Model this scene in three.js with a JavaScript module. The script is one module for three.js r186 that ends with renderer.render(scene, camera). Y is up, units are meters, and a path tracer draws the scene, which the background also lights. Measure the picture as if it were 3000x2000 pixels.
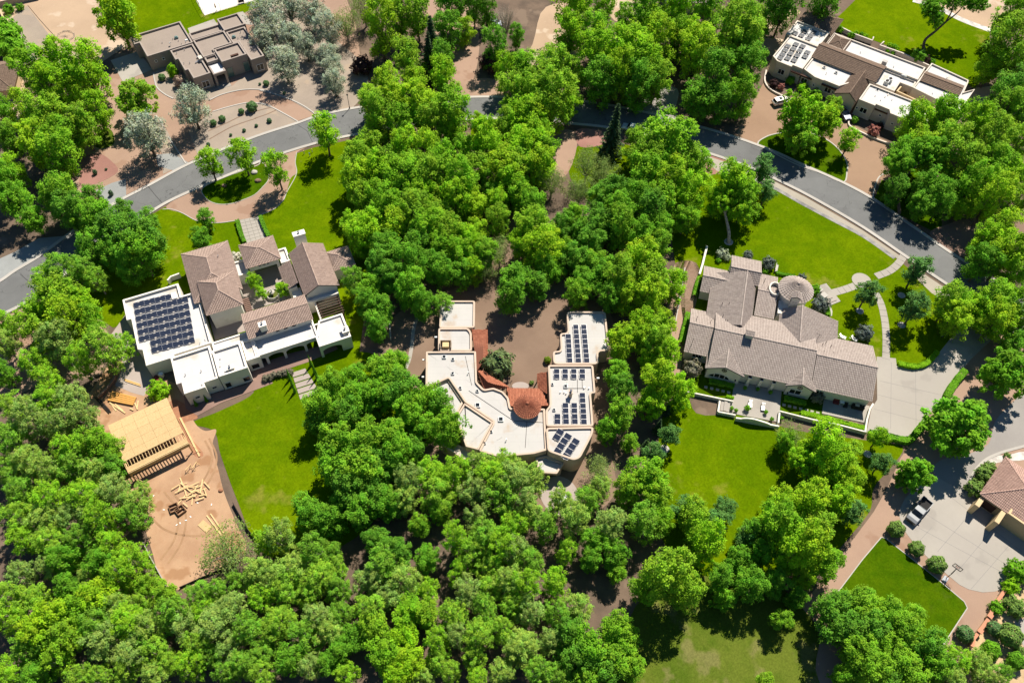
import * as THREE from 'three';
import { mergeGeometries } from 'three/addons/utils/BufferGeometryUtils.js';
import { RoundedBoxGeometry } from 'three/addons/geometries/RoundedBoxGeometry.js';

// ---------- camera, sky, sun, exposure ----------
const scene = new THREE.Scene();
const rad = (d) => d * Math.PI / 180;
const CAM_H = 132, PITCH = Math.atan2(2400, 1660), ROLL = rad(1.9), FOCAL = 2400;
const camera = new THREE.PerspectiveCamera(2 * Math.atan(1000 / FOCAL) * 180 / Math.PI, 1.5, 1, 6000);
camera.position.set(0, CAM_H, 0);
camera.rotation.order = 'YXZ';
camera.rotation.set(-PITCH, 0, ROLL);
scene.add(camera);
const renderer = new THREE.WebGLRenderer({ antialias: true });
renderer.toneMapping = THREE.LinearToneMapping;
renderer.toneMappingExposure = 1.85;
renderer.shadowMap.enabled = true;
const SUN_AZ = rad(25), SUN_EL = rad(54);
const sunDir = new THREE.Vector3(Math.sin(SUN_AZ) * Math.cos(SUN_EL), Math.sin(SUN_EL), -Math.cos(SUN_AZ) * Math.cos(SUN_EL));
{ // clear, deep blue summer sky: paler towards the horizon and round the sun, the same all the way round
  const w = 256, h = 128, d = new Float32Array(w * h * 4), mix = (x, y, t) => x + (y - x) * t, zen = [0.034, 0.078, 0.175], hor = [0.15, 0.19, 0.24], low = [0.08, 0.075, 0.06];
  for (let j = 0; j < h; j++) for (let i = 0; i < w; i++) {
    const el = (j + 0.5) / h * Math.PI - Math.PI / 2, az = (i + 0.5) / w * 2 * Math.PI - Math.PI, y = Math.sin(el), v = new THREE.Vector3(Math.cos(el) * Math.cos(az), y, Math.cos(el) * Math.sin(az));
    const t = Math.pow(1 - Math.max(0, y), 3.2), g = 0.12 * Math.pow(Math.max(0, v.dot(sunDir)), 40), k = 4 * (j * w + i);
    for (let c = 0; c < 3; c++) d[k + c] = y < 0 ? low[c] : mix(zen[c], hor[c], t) + g;
    d[k + 3] = 1;
  }
  const t = new THREE.DataTexture(d, w, h, THREE.RGBAFormat, THREE.FloatType);
  t.mapping = THREE.EquirectangularReflectionMapping; t.magFilter = THREE.LinearFilter; t.colorSpace = THREE.LinearSRGBColorSpace; t.needsUpdate = true;
  scene.background = t; scene.environment = t;
}
const sun = new THREE.DirectionalLight(0xfff5e8, 5);
sun.name = 'sun';
sun.position.set(0, 0, -110).addScaledVector(sunDir, 400);
sun.target.position.set(0, 0, -110);
sun.castShadow = true; sun.shadow.radius = 1.2;
Object.assign(sun.shadow.camera, { left: -190, right: 190, top: 160, bottom: -160, near: 50, far: 800 });
sun.shadow.mapSize.set(4096, 4096);
scene.add(sun, sun.target);

// ---------- random numbers and noise ----------
function rng(seed) { let a = seed >>> 0; return () => { a = (a + 0x6D2B79F5) | 0; let t = Math.imul(a ^ (a >>> 15), 1 | a); t = (t + Math.imul(t ^ (t >>> 7), 61 | t)) ^ t; return ((t ^ (t >>> 14)) >>> 0) / 4294967296; }; }
const hash = (x, y, s) => { let h = Math.imul(x, 374761393) ^ Math.imul(y, 668265263) ^ Math.imul(s, 1274126177); h = Math.imul(h ^ (h >>> 13), 1274126177); return ((h ^ (h >>> 16)) >>> 0) / 4294967296; };
function vnoise(u, v, n, s) { // tileable value noise, n cells over the unit square
  const x = u * n, y = v * n, xi = Math.floor(x), yi = Math.floor(y), fx = x - xi, fy = y - yi;
  const a = fx * fx * (3 - 2 * fx), b = fy * fy * (3 - 2 * fy), x0 = xi % n, y0 = yi % n, x1 = (x0 + 1) % n, y1 = (y0 + 1) % n;
  const p = hash(x0, y0, s), q = hash(x1, y0, s), r = hash(x0, y1, s), t = hash(x1, y1, s);
  return (p + (q - p) * a) * (1 - b) + (r + (t - r) * a) * b;
}
const fbm = (u, v, n, s, oct) => { let f = 0, a = 0.5, m = 0; for (let i = 0; i < oct; i++) { f += a * vnoise(u, v, n, s + i); m += a; a *= 0.55; n *= 2; } return f / m; };
const clamp = (x, a = 0, b = 1) => Math.min(b, Math.max(a, x));
const step = (a, b, x) => { const t = clamp((x - a) / (b - a)); return t * t * (3 - 2 * t); };

// ---------- textures (colour in linear light, uv in metres) ----------
const sr = (c) => Math.round(255 * (c <= 0.0031308 ? 12.92 * c : 1.055 * Math.pow(c, 1 / 2.4) - 0.055));
function texture(size, metres, fn) {
  const d = new Uint8Array(size * size * 4);
  for (let j = 0; j < size; j++) for (let i = 0; i < size; i++) {
    const c = fn(i / size, j / size), k = 4 * (j * size + i);
    d[k] = sr(clamp(c[0])); d[k + 1] = sr(clamp(c[1])); d[k + 2] = sr(clamp(c[2])); d[k + 3] = 255;
  }
  const t = new THREE.DataTexture(d, size, size, THREE.RGBAFormat);
  t.colorSpace = THREE.SRGBColorSpace; t.wrapS = t.wrapT = THREE.RepeatWrapping; t.magFilter = THREE.LinearFilter; t.minFilter = THREE.LinearMipmapLinearFilter;
  t.repeat.set(1 / metres, 1 / metres); t.needsUpdate = true;
  return t;
}
const mix3 = (a, b, t) => [a[0] + (b[0] - a[0]) * t, a[1] + (b[1] - a[1]) * t, a[2] + (b[2] - a[2]) * t];
const mul3 = (a, k) => [a[0] * k, a[1] * k, a[2] * k];
const std = (o) => new THREE.MeshPhysicalMaterial(Object.assign({ roughness: 0.9, metalness: 0, specularIntensity: 0.35 }, o));
const flat = (r, g, b, rough = 0.85, metal = 0) => { const m = std({ roughness: rough, metalness: metal }); m.color.setRGB(r, g, b); return m; };
function speckled(base, alt, seed, o = {}) { // granular ground: fine grain over broad patches
  const { metres = 36, size = 1024, patch = 5, grain = 0.35, spots = null, spotAt = 0.62 } = o;
  return std({ roughness: 0.95, map: texture(size, metres, (u, v) => {
    const big = fbm(u, v, patch, seed, 4), mid = fbm(u, v, 60, seed + 9, 3), fine = hash((u * size) | 0, (v * size) | 0, seed + 3);
    let c = mul3(mix3(base, alt, step(0.3, 0.7, big * 0.7 + mid * 0.3)), 0.88);
    c = mul3(c, 1 - grain / 2 + grain * (0.55 * fine + 0.45 * mid));
    if (spots) c = mix3(c, mul3(spots, 0.88), 0.75 * step(spotAt, spotAt + 0.12, fbm(u, v, 9, seed + 40, 4)));
    return c; }) });
}
const M = {
  soil: speckled([0.15, 0.108, 0.076], [0.1, 0.074, 0.054], 11, { grain: 0.7, patch: 14, spots: [0.19, 0.14, 0.1], spotAt: 0.6 }),
  tanGravel: speckled([0.285, 0.19, 0.125], [0.25, 0.165, 0.108], 23, { grain: 0.3 }),
  pinkGravel: speckled([0.325, 0.222, 0.16], [0.285, 0.192, 0.138], 21, { grain: 0.28, spots: [0.26, 0.162, 0.11], spotAt: 0.6 }),
  brownGravel: speckled([0.215, 0.15, 0.105], [0.175, 0.12, 0.084], 25, { grain: 0.4 }),
  greyGravel: speckled([0.315, 0.265, 0.21], [0.27, 0.225, 0.18], 31, { grain: 0.45, spots: [0.34, 0.27, 0.2], spotAt: 0.6 }),
  blueGravel: speckled([0.27, 0.285, 0.275], [0.23, 0.24, 0.235], 35, { grain: 0.5 }),
  redGravel: speckled([0.31, 0.165, 0.135], [0.24, 0.125, 0.1], 37, { grain: 0.5 }),
  tanDirt: speckled([0.41, 0.30, 0.20], [0.36, 0.262, 0.175], 41, { grain: 0.25, spots: [0.48, 0.39, 0.29], spotAt: 0.6 }),
  site: speckled([0.41, 0.265, 0.16], [0.33, 0.2, 0.118], 45, { grain: 0.4, patch: 9, spots: [0.28, 0.15, 0.075], spotAt: 0.56, metres: 30 }),
  siteDark: speckled([0.33, 0.205, 0.115], [0.28, 0.17, 0.095], 49, { grain: 0.5, patch: 30 }),
  siteWet: speckled([0.27, 0.13, 0.075], [0.36, 0.18, 0.1], 47, { grain: 0.4, patch: 7 }),
  sand: speckled([0.34, 0.31, 0.25], [0.29, 0.265, 0.21], 51, { grain: 0.4 }),
  cobbleBed: speckled([0.3, 0.29, 0.27], [0.17, 0.165, 0.16], 55, { grain: 1.1, patch: 20, metres: 20 }),
  pebble: speckled([0.5, 0.37, 0.21], [0.38, 0.27, 0.15], 57, { grain: 1.0, patch: 20, metres: 20 }),
  whiteRock: speckled([0.6, 0.57, 0.52], [0.36, 0.34, 0.31], 59, { grain: 1.0, patch: 24, metres: 20 }),
  concrete: speckled([0.35, 0.327, 0.285], [0.318, 0.296, 0.258], 61, { grain: 0.12, spots: [0.28, 0.26, 0.228], spotAt: 0.58 }),
  paving: speckled([0.36, 0.31, 0.275], [0.31, 0.265, 0.235], 63, { grain: 0.2 }),
  brickPave: speckled([0.25, 0.165, 0.13], [0.2, 0.13, 0.105], 65, { grain: 0.4 }),
  kerb: speckled([0.42, 0.4, 0.36], [0.37, 0.352, 0.315], 67, { grain: 0.2 }),
  chipseal: speckled([0.285, 0.27, 0.245], [0.25, 0.235, 0.215], 69, { grain: 0.3 }),
  asphalt: std({ roughness: 0.88, map: texture(2048, 46, (u, v) => {
    const b = fbm(u, v, 5, 71, 5), s = fbm(u, v, 22, 75, 4), g = hash((u * 2048) | 0, (v * 2048) | 0, 73), cr = Math.abs(fbm(u, v, 9, 79, 5) - 0.5), patch = step(0.63, 0.65, vnoise(u, v, 14, 83));
    let k = 0.128 + 0.05 * (b - 0.5) + 0.022 * (s - 0.5); k *= 1 - 0.06 * patch; k *= 0.86 + 0.28 * g; if (cr < 0.0035) k *= 0.55;
    return [k * 0.97, k, k * 0.98]; }) }),
  lawn: std({ roughness: 1, specularIntensity: 0, map: texture(2048, 52, (u, v) => grass(u, v, 81, [0.06, 0.112, 0.0008], [0.095, 0.148, 0.0012], [0.19, 0.175, 0.03], 0.68)) }),
  lawnDeep: std({ roughness: 1, specularIntensity: 0, map: texture(1024, 40, (u, v) => grass(u, v, 91, [0.032, 0.076, 0.001], [0.055, 0.1, 0.0015], [0.06, 0.075, 0.012], 0.7)) }),
  lawnDry: std({ roughness: 1, specularIntensity: 0, map: texture(1024, 40, (u, v) => grass(u, v, 95, [0.055, 0.09, 0.008], [0.088, 0.115, 0.015], [0.17, 0.15, 0.06], 0.58)) }),
};
function grass(u, v, s, a, b, dry, dryAt) {
  const big = fbm(u, v, 6, s, 3), mid = fbm(u, v, 34, s + 5, 3), fine = fbm(u, v, 240, s + 7, 2), g = hash((u * 2048) | 0, (v * 2048) | 0, s + 3);
  let c = mix3(a, b, step(0.28, 0.72, 0.65 * big + 0.35 * mid));
  c = mix3(c, dry, 0.55 * step(dryAt, dryAt + 0.16, fbm(u, v, 11, s + 20, 4)));
  return mul3(c, 0.62 + 0.5 * fine + 0.26 * g);
}

// ---------- object helpers ----------
const used = new Map();
function numbered(n) { const k = used.get(n) || 0; used.set(n, k + 1); return k ? n + '_' + String(k).padStart(3, '0') : n; }
function soft(m) { m.castShadow = true; m.receiveShadow = true; return m; }
function clean(g) { const o = g.index ? g.toNonIndexed() : g.clone(); for (const k of Object.keys(o.attributes)) if (!['position', 'normal', 'uv'].includes(k)) o.deleteAttribute(k); return o; }
const merge = (list) => list.length === 1 ? list[0] : mergeGeometries(list.map(clean));
function metricUV(g) { // uv in metres by the way each face points
  if (g.index) g = g.toNonIndexed();
  const p = g.attributes.position, n = g.attributes.normal, uv = new Float32Array(p.count * 2);
  for (let i = 0; i < p.count; i += 3) {
    const nx = Math.abs(n.getX(i) + n.getX(i + 1) + n.getX(i + 2)), ny = Math.abs(n.getY(i) + n.getY(i + 1) + n.getY(i + 2)), nz = Math.abs(n.getZ(i) + n.getZ(i + 1) + n.getZ(i + 2));
    for (let k = i; k < i + 3; k++) {
      const x = p.getX(k), y = p.getY(k), z = p.getZ(k);
      if (ny >= nx && ny >= nz) { uv[2 * k] = x; uv[2 * k + 1] = z; } else if (nx >= nz) { uv[2 * k] = z; uv[2 * k + 1] = y; } else { uv[2 * k] = x; uv[2 * k + 1] = y; }
    }
  }
  g.setAttribute('uv', new THREE.BufferAttribute(uv, 2));
  return g;
}
function part(name, geos, mat, parent, label) {
  let g = Array.isArray(geos) ? merge(geos) : geos;
  if (mat.map) g = metricUV(g);
  const m = soft(new THREE.Mesh(g, mat));
  m.name = parent ? name : numbered(name);
  if (label) m.userData.label = label;
  (parent || scene).add(m);
  return m;
}
function tag(o, label, category, group) { o.userData.label = label; o.userData.category = category; if (group) o.userData.group = group; return o; }
function thing(name, label, category, pos = [0, 0, 0], turn = 0, group) {
  const o = new THREE.Group(); o.name = numbered(name); o.position.set(...pos); o.rotation.y = turn; scene.add(o);
  return tag(o, label, category, group);
}
function box(w, h, d, x = 0, y = 0, z = 0, ry = 0) { const g = new THREE.BoxGeometry(w, h, d); if (ry) g.rotateY(ry); g.translate(x, y + h / 2, z); return g; } // y is its underside
function rbox(w, h, d, r, x = 0, y = 0, z = 0, ry = 0) { const g = new RoundedBoxGeometry(w, h, d, 2, r); if (ry) g.rotateY(ry); g.translate(x, y + h / 2, z); return g; }
const V3 = (x, y, z) => new THREE.Vector3(x, y, z);
function bar(a, b, r0, r1 = r0, n = 6) { // tapered round bar from a to b
  const d = V3().subVectors(b, a), L = d.length(), g = new THREE.CylinderGeometry(r1, r0, L, n, 1);
  g.applyQuaternion(new THREE.Quaternion().setFromUnitVectors(V3(0, 1, 0), d.divideScalar(L))); g.translate((a.x + b.x) / 2, (a.y + b.y) / 2, (a.z + b.z) / 2); return g;
}
function beam(a, b, w, h) { // squared timber from a to b
  const d = V3().subVectors(b, a), L = d.length(), g = new THREE.BoxGeometry(w, h, L);
  const q = new THREE.Quaternion().setFromRotationMatrix(new THREE.Matrix4().lookAt(b, a, V3(0, 1, 0)));
  g.applyQuaternion(q); g.translate((a.x + b.x) / 2, (a.y + b.y) / 2, (a.z + b.z) / 2); return g;
}

// ---------- site survey: where a point of the aerial survey lies on the site, at a known height above the ground ----------
const sP = Math.sin(PITCH), cP = Math.cos(PITCH), cR = Math.cos(ROLL), sR = Math.sin(ROLL);
function site(px, py, h = 0) {
  const x = px - 1500, y = py - 1000, u = (x * cR + y * sR) / FOCAL, v = (-x * sR + y * cR) / FOCAL;
  const t = (CAM_H - h) / (sP + v * cP);
  return V3(u * t, h, (-cP + v * sP) * t);
}
const metresPerUnit = (px, py, h = 0) => site(px, py, h).distanceTo(site(px + 1, py, h));
const sheetAt = (ox, oy, q) => (x, y) => [ox + x / q, oy + y / q];   // one enlarged sheet of the survey
const K = 1 / 0.34014;
const A1 = sheetAt(0, 0, K), A2 = sheetAt(740, 0, K), A3 = sheetAt(1480, 0, K), A4 = sheetAt(2200, 0, K), B1 = sheetAt(0, 480, K), B2 = sheetAt(740, 480, K), B3 = sheetAt(1480, 480, K), B4 = sheetAt(2200, 480, K), C1 = sheetAt(0, 980, K), C2 = sheetAt(740, 980, K), C3 = sheetAt(1480, 980, K), C4 = sheetAt(2200, 980, K), D1 = sheetAt(0, 1480, K), D4 = sheetAt(2200, 1480, K), PX = sheetAt(0, 0, 1);
const pairs = (f, a) => { const o = []; for (let i = 0; i < a.length; i += 2) o.push(f(a[i], a[i + 1])); return o; };
const ground = (f, a, h = 0) => pairs(f, a).map(([x, y]) => site(x, y, h));
function smooth(pts, closed, n = 6) { return new THREE.CatmullRomCurve3(pts, closed, 'centripetal').getPoints(pts.length * n); }
function sheetGeo(pts, y, thick = 0) {
  const s = new THREE.Shape(pts.map((p) => new THREE.Vector2(p.x, -p.z)));
  const g = thick ? new THREE.ExtrudeGeometry(s, { depth: thick, bevelEnabled: false }) : new THREE.ShapeGeometry(s);
  g.rotateX(-Math.PI / 2); g.translate(0, y - thick, 0); return g;
}
function struct(name, geo, mat, parent) { const m = part(name, geo, mat, parent); if (!parent) m.userData.kind = 'structure'; return m; }
function zone(name, pts, y, mat, smoothed) { return struct(name, sheetGeo(smoothed ? smooth(pts, true) : pts, y), mat); }
function bandGeo(pts, width, y0, y1) { // strip of square section that follows a line on the ground
  const pos = [], idx = [], n = pts.length, h = width / 2;
  for (let i = 0; i < n; i++) {
    const a = pts[Math.max(0, i - 1)], b = pts[Math.min(n - 1, i + 1)], dx = b.x - a.x, dz = b.z - a.z, L = Math.hypot(dx, dz) || 1, nx = -dz / L * h, nz = dx / L * h, p = pts[i];
    pos.push(p.x + nx, y0, p.z + nz, p.x + nx, y1, p.z + nz, p.x - nx, y1, p.z - nz, p.x - nx, y0, p.z - nz);
    if (i) { const k = 4 * i, j = k - 4; for (let e = 0; e < 3; e++) idx.push(j + e, j + e + 1, k + e, k + e, j + e + 1, k + e + 1); }
  }
  idx.push(0, 1, 2, 0, 2, 3); const k = 4 * (n - 1); idx.push(k, k + 2, k + 1, k, k + 3, k + 2);
  let g = new THREE.BufferGeometry(); g.setAttribute('position', new THREE.Float32BufferAttribute(pos, 3)); g.setIndex(idx);
  g = g.toNonIndexed(); g.computeVertexNormals(); g.setAttribute('uv', new THREE.Float32BufferAttribute(new Float32Array(g.attributes.position.count * 2), 2)); return g;
}

// ---------- the setting: ground, road, kerbs, drives, lawns ----------
{
  const far = [V3(-900, 0, 250), V3(900, 0, 250), V3(900, 0, -1500), V3(-900, 0, -1500)];
  zone('ground', far, 0, M.soil);
}
const roadNorth = smooth([[-160, 905], [0, 823], [39, 796], [112, 752], [190, 694], [316, 607], [432, 545], [558, 478], [747, 401], [873, 360], [930, 340], [1032, 318], [1180, 297], [1345, 286], [1457, 284], [1580, 287], [1704, 296], [1786, 308], [1905, 332], [2010, 360], [2157, 403], [2280, 449], [2346, 480], [2472, 536], [2557, 582], [2676, 664], [2778, 735], [2918, 823], [3060, 920], [3200, 1015]].map(([x, y]) => site(x, y)), false);
const roadSouth = smooth([[-160, 1015], [0, 925], [68, 890], [180, 810], [300, 722], [405, 647], [483, 596], [609, 538], [714, 494], [760, 473], [917, 422], [1032, 396], [1200, 366], [1417, 348], [1540, 350], [1670, 362], [1762, 371], [1900, 398], [2038, 437], [2215, 497], [2271, 524], [2360, 568], [2526, 664], [2645, 745], [2730, 803], [2800, 850], [2930, 945], [3060, 1040], [3200, 1140]].map(([x, y]) => site(x, y)), false);
{
  const n = 150, pos = [], idx = [];
  for (let i = 0; i <= n; i++) {
    const a = roadNorth[Math.round(i / n * (roadNorth.length - 1))], b = roadSouth[Math.round(i / n * (roadSouth.length - 1))];
    pos.push(a.x, 0.06, a.z, b.x, 0.06, b.z);
    if (i) { const k = 2 * i; idx.push(k - 2, k - 1, k, k, k - 1, k + 1); }
  }
  const g = new THREE.BufferGeometry(); g.setAttribute('position', new THREE.Float32BufferAttribute(pos, 3)); g.setIndex(idx); g.computeVertexNormals();
  struct('road', g, M.asphalt);
}
struct('kerb', bandGeo(roadNorth, 0.75, 0, 0.16), M.kerb);
struct('kerb', bandGeo(roadSouth, 0.75, 0, 0.16), M.kerb);
for (const c of [[1270, 190, 1330, 265, 1410, 355], [170, 950, 240, 1010, 330, 1050]]) struct('road_seam', bandGeo(ground(B1, c), 0.1, 0.06, 0.068), flat(0.03, 0.03, 0.032));
struct('road_seam', bandGeo(ground(A2, [385, 1075, 470, 1130, 520, 1235]), 0.09, 0.06, 0.068), flat(0.035, 0.035, 0.037));

// lot of the flat-roofed taupe house and its neighbours, north-west
zone('gravel_yard', ground(PX, [215, 640, 330, 590, 440, 535, 560, 470, 750, 393, 930, 335, 1030, 312, 1060, 200, 1040, 60, 1000, -40, 560, -40, 360, 190, 250, 260, 240, 420, 200, 560]), 0.02, M.pinkGravel);
zone('dirt_lot', ground(PX, [-160, -60, 300, -60, 292, 20, 300, 70, 375, 130, 300, 180, 230, 230, 150, 220, 70, 195, 45, 150, -10, 30]), 0.03, M.tanDirt);
zone('dirt_lot', ground(PX, [-200, 230, 60, 225, 110, 300, 120, 360, -200, 420]), 0.03, M.tanDirt);
zone('gravel_bed', ground(A1, [60, 190, 230, 50, 420, 300, 500, 400, 390, 440, 210, 510]), 0.036, M.greyGravel);
zone('gravel_bed', [...ground(A1, [1400, 1330, 1300, 1180, 1340, 990, 1400, 1060, 1450, 1150, 1600, 1400]), ...ground(B1, [1400, 90])], 0.04, M.greyGravel);
zone('gravel_bed', [...ground(A1, [1620, 1130, 1700, 1060, 1830, 960, 1980, 915, 2130, 885, 2250, 892, 2340, 918]), ...ground(A2, [160, 925, 390, 1052, 20, 1185]), ...ground(A1, [2200, 1195, 1720, 1385])], 0.045, M.greyGravel, false);
zone('gravel_bed', [...ground(A1, [1320, 640, 1345, 740, 1400, 800, 1480, 850, 1620, 870, 1800, 860, 1900, 815, 2080, 775, 2230, 772, 2352, 795]), ...ground(A2, [150, 805, 330, 865, 560, 1000, 860, 930, 1000, 780, 980, 560, 700, 330, 420, 60, 200, -60, 0, 100, 60, 520]), ...ground(A1, [2000, 740, 1700, 700, 1400, 560])], 0.045, M.greyGravel);
zone('gravel_bed', ground(B1, [800, 240, 960, 165, 1080, 130, 1085, 270, 930, 360]), 0.04, M.blueGravel);
zone('gravel_bed', ground(B1, [1360, 20, 1500, 60, 1640, 0, 1480, -90, 1330, -80]), 0.042, M.blueGravel);
zone('gravel_bed', [...ground(B1, [700, 200, 1010, 70, 960, -20, 840, -90, 720, -60, 690, 60])], 0.04, M.redGravel, true);
zone('gravel_bed', ground(B1, [120, 760, 330, 640, 560, 620, 330, 800, 0, 1000, -200, 1080, -200, 900]), 0.03, M.blueGravel);
for (const e of [[...ground(A1, [1320, 630, 1330, 690, 1355, 760, 1430, 820, 1490, 850])], [...ground(A1, [1800, 865, 1900, 818, 2080, 775, 2230, 772, 2352, 795]), ...ground(A2, [60, 780, 150, 800, 330, 860, 450, 920, 560, 1000])], [...ground(A1, [1830, 962, 1980, 918, 2130, 886, 2250, 892, 2340, 918]), ...ground(A2, [90, 900, 160, 922, 280, 985, 390, 1048])], [...ground(A1, [1340, 995, 1390, 1050, 1400, 1090])], [...ground(A1, [1450, 1180, 1520, 1290, 1600, 1410])]])
  struct('bed_edging', bandGeo(smooth(e, false, 4), 0.3, 0, 0.14), M.kerb);
for (const e of [[...ground(A1, [1790, 1130, 1950, 1060, 2100, 990, 2330, 925])], [...ground(A1, [1800, 1200, 2000, 1090, 2200, 1020]), ...ground(A2, [20, 1020, 120, 985, 210, 945])]])
  struct('wheel_rut', bandGeo(smooth(e, false, 4), 0.28, 0.04, 0.058), M.brownGravel);
zone('drive_slab', ground(A1, [950, 520, 1190, 440, 1310, 600, 1055, 705]), 0.055, M.concrete);
zone('lawn', [...ground(A1, [815, -120, 870, 70, 880, 200, 1150, 320, 1250, 330, 1560, 320, 1700, 270, 1900, 180, 2100, 110, 2230, 60, 2350, -60])], 0.04, M.lawn);
zone('lawn', ground(A1, [850, 1130, 940, 1110, 975, 1240, 870, 1280, 800, 1240]), 0.05, M.lawnDry, true);
zone('court_slab', ground(A1, [1665, -60, 1760, 135, 2230, -10, 2230, -160]), 0.07, flat(0.62, 0.57, 0.5));
zone('patio', ground(A1, [1615, 245, 1840, 165, 1900, 250, 1650, 330]), 0.07, M.concrete);
zone('patio', ground(A1, [2040, 110, 2090, 100, 2180, 215, 2110, 210]), 0.07, M.concrete);

// front of the courtyard house: lawns, circular drive, walk
zone('lawn', ground(PX, [395, 660, 440, 630, 483, 606, 609, 548, 714, 504, 917, 432, 1032, 408, 1120, 420, 1130, 560, 1090, 760, 1070, 900, 1050, 1050, 1040, 1120, 880, 1090, 640, 1000, 420, 930, 330, 960, 240, 900, 250, 780]), 0.03, M.lawn);
zone('circular_drive', smooth([...ground(B1, [1425, 372, 1570, 425, 1700, 492, 1880, 506, 2060, 482, 2230, 450]), ...ground(B2, [60, 445, 190, 385, 265, 310, 290, 250, 330, 120]), ...ground(A2, [375, 1490, 365, 1400, 375, 1320, 500, 1250, 300, 1310, 90, 1398, -40, 1450, -400, 1590])], true, 4), 0.045, M.pinkGravel);
const island = [...ground(B1, [1735, 225, 1790, 180, 2100, 55, 2230, 5])].concat(ground(sheetAt(640, 350, 3.585), [440, 445, 500, 500, 528, 560, 520, 640, 465, 708, 380, 790, 270, 840, 130, 885, 0, 890, -110, 850]));
zone('lawn', smooth(island, true, 4), 0.06, M.lawnDeep);
struct('bed_edging', bandGeo(smooth(island, true, 4), 0.16, 0, 0.1), M.kerb);
struct('bed_edging', bandGeo(smooth([...ground(B1, [1400, 392, 1470, 390, 1570, 425, 1700, 492, 1880, 508, 2060, 484])], false, 4), 0.16, 0, 0.1), M.kerb);
struct('bed_edging', bandGeo(smooth([...ground(B2, [60, 445, 190, 385, 265, 310, 290, 250]), ...ground(A2, [378, 1490, 366, 1400, 378, 1310])], false, 4), 0.16, 0, 0.1), M.kerb);
{
  const w0 = ground(B1, [2062, 484, 2228, 452]), w1 = ground(B1, [2120, 690, 2290, 640]);
  const walk = new THREE.Group(); walk.name = 'walk'; walk.userData.kind = 'structure'; scene.add(walk);
  const n = 7; for (let i = 0; i < n; i++) for (let j = 0; j < 4; j++) {
    const P = (s, t) => V3().lerpVectors(V3().lerpVectors(w0[0], w0[1], s), V3().lerpVectors(w1[0], w1[1], s), t), e = 0.004;
    part('paver', sheetGeo([P(j / 4 + e, i / n + e), P((j + 1) / 4 - e, i / n + e), P((j + 1) / 4 - e, (i + 1) / n - e), P(j / 4 + e, (i + 1) / n - e)], 0.09, 0.06), M.concrete, walk);
  }
}
zone('dirt_patch', ground(PX, [-200, 1050, 0, 935, 70, 900, 180, 850, 300, 950, 330, 1000, 290, 1100, 120, 1120, -200, 1300]), 0.022, M.pinkGravel);

// behind the courtyard house: lawn, terrace, building site
zone('lawn', smooth(ground(PX, [560, 1240, 640, 1205, 742, 1150, 740, 1118, 860, 1085, 985, 1060, 1060, 1030, 1160, 1080, 1230, 1180, 1240, 1320, 1140, 1480, 1000, 1600, 840, 1640, 760, 1610, 700, 1480, 645, 1330, 625, 1262]), true, 5), 0.035, M.lawn);
zone('terrace', ground(sheetAt(740, 1030, 5.27), [-100, 540, -60, 300, 80, 200, 560, 30, 1250, -140, 1320, -40, 860, 160, 560, 260, 180, 440]), 0.06, M.brickPave);
zone('terrace', ground(C1, [1600, 640, 1700, 700, 1900, 590, 2350, 420, 2320, 380, 1800, 520, 1580, 520]), 0.065, M.brickPave);
zone('building_site', smooth(ground(PX, [480, 1110, 560, 1150, 566, 1232, 600, 1262, 632, 1258, 622, 1300, 640, 1380, 655, 1440, 690, 1530, 720, 1610, 655, 1662, 535, 1728, 480, 1712, 440, 1600, 400, 1490, 330, 1420, 250, 1330, 240, 1200, 290, 1110, 330, 1060, 420, 1080]), true, 5), 0.04, M.site);
zone('damp_soil', smooth(ground(C1, [1500, 560, 1640, 640, 1700, 720, 1590, 760, 1620, 860, 1750, 1040, 1700, 1060, 1560, 860, 1480, 700, 1440, 600]), true, 5), 0.05, M.siteWet);
zone('garage_apron', ground(C1, [940, 20, 1120, -230, 1280, 200, 1310, 380, 1240, 530, 1130, 500, 990, 440, 1060, 260, 970, 0]), 0.055, M.paving);

// adobe house: forecourt and garden path
zone('gravel_yard', smooth(ground(PX, [1130, 1040, 1150, 930, 1250, 880, 1350, 830, 1380, 700, 1480, 560, 1560, 540, 1600, 640, 1620, 760, 1720, 860, 1780, 900, 1810, 1080, 1790, 1300, 1800, 1450, 1700, 1520, 1600, 1500, 1500, 1440, 1300, 1440, 1180, 1300, 1220, 1160]), true, 4), 0.025, M.brownGravel);
struct('garden_path', bandGeo(smooth(ground(B2, [1490, 1260, 1420, 1330, 1385, 1430, 1375, 1529, 1350, 1680, 1320, 1760]), false, 5), 0.7, 0, 0.06), M.concrete);
zone('gravel_yard', smooth(ground(PX, [1980, 770, 2040, 770, 2045, 860, 2020, 960, 2000, 1050, 1960, 1180, 1930, 1180, 1950, 1000]), true, 4), 0.03, M.pinkGravel);
zone('terrace', smooth(ground(C3, [420, 1220, 560, 1260, 640, 1400, 560, 1560, 380, 1520, 300, 1350]), true, 5), 0.06, M.paving);
zone('gravel_yard', smooth(ground(PX, [1290, 300, 1350, 290, 1400, 180, 1380, 30, 1260, -40, 1240, 60, 1330, 150]), true, 4), 0.03, M.pinkGravel);
zone('dirt_lot', smooth(ground(PX, [1520, 210, 1560, 130, 1600, 20, 1680, 10, 1700, 90, 1680, 170, 1600, 190]), true, 4), 0.03, M.tanDirt);
zone('dirt_lot', smooth(ground(PX, [1340, 290, 1360, 240, 1440, 230, 1500, 270, 1456, 284]), true, 4), 0.033, M.pinkGravel);
zone('dirt_lot', smooth(ground(PX, [1780, -20, 1850, -20, 1850, 60, 1800, 60]), true, 4), 0.03, M.tanDirt);
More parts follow.
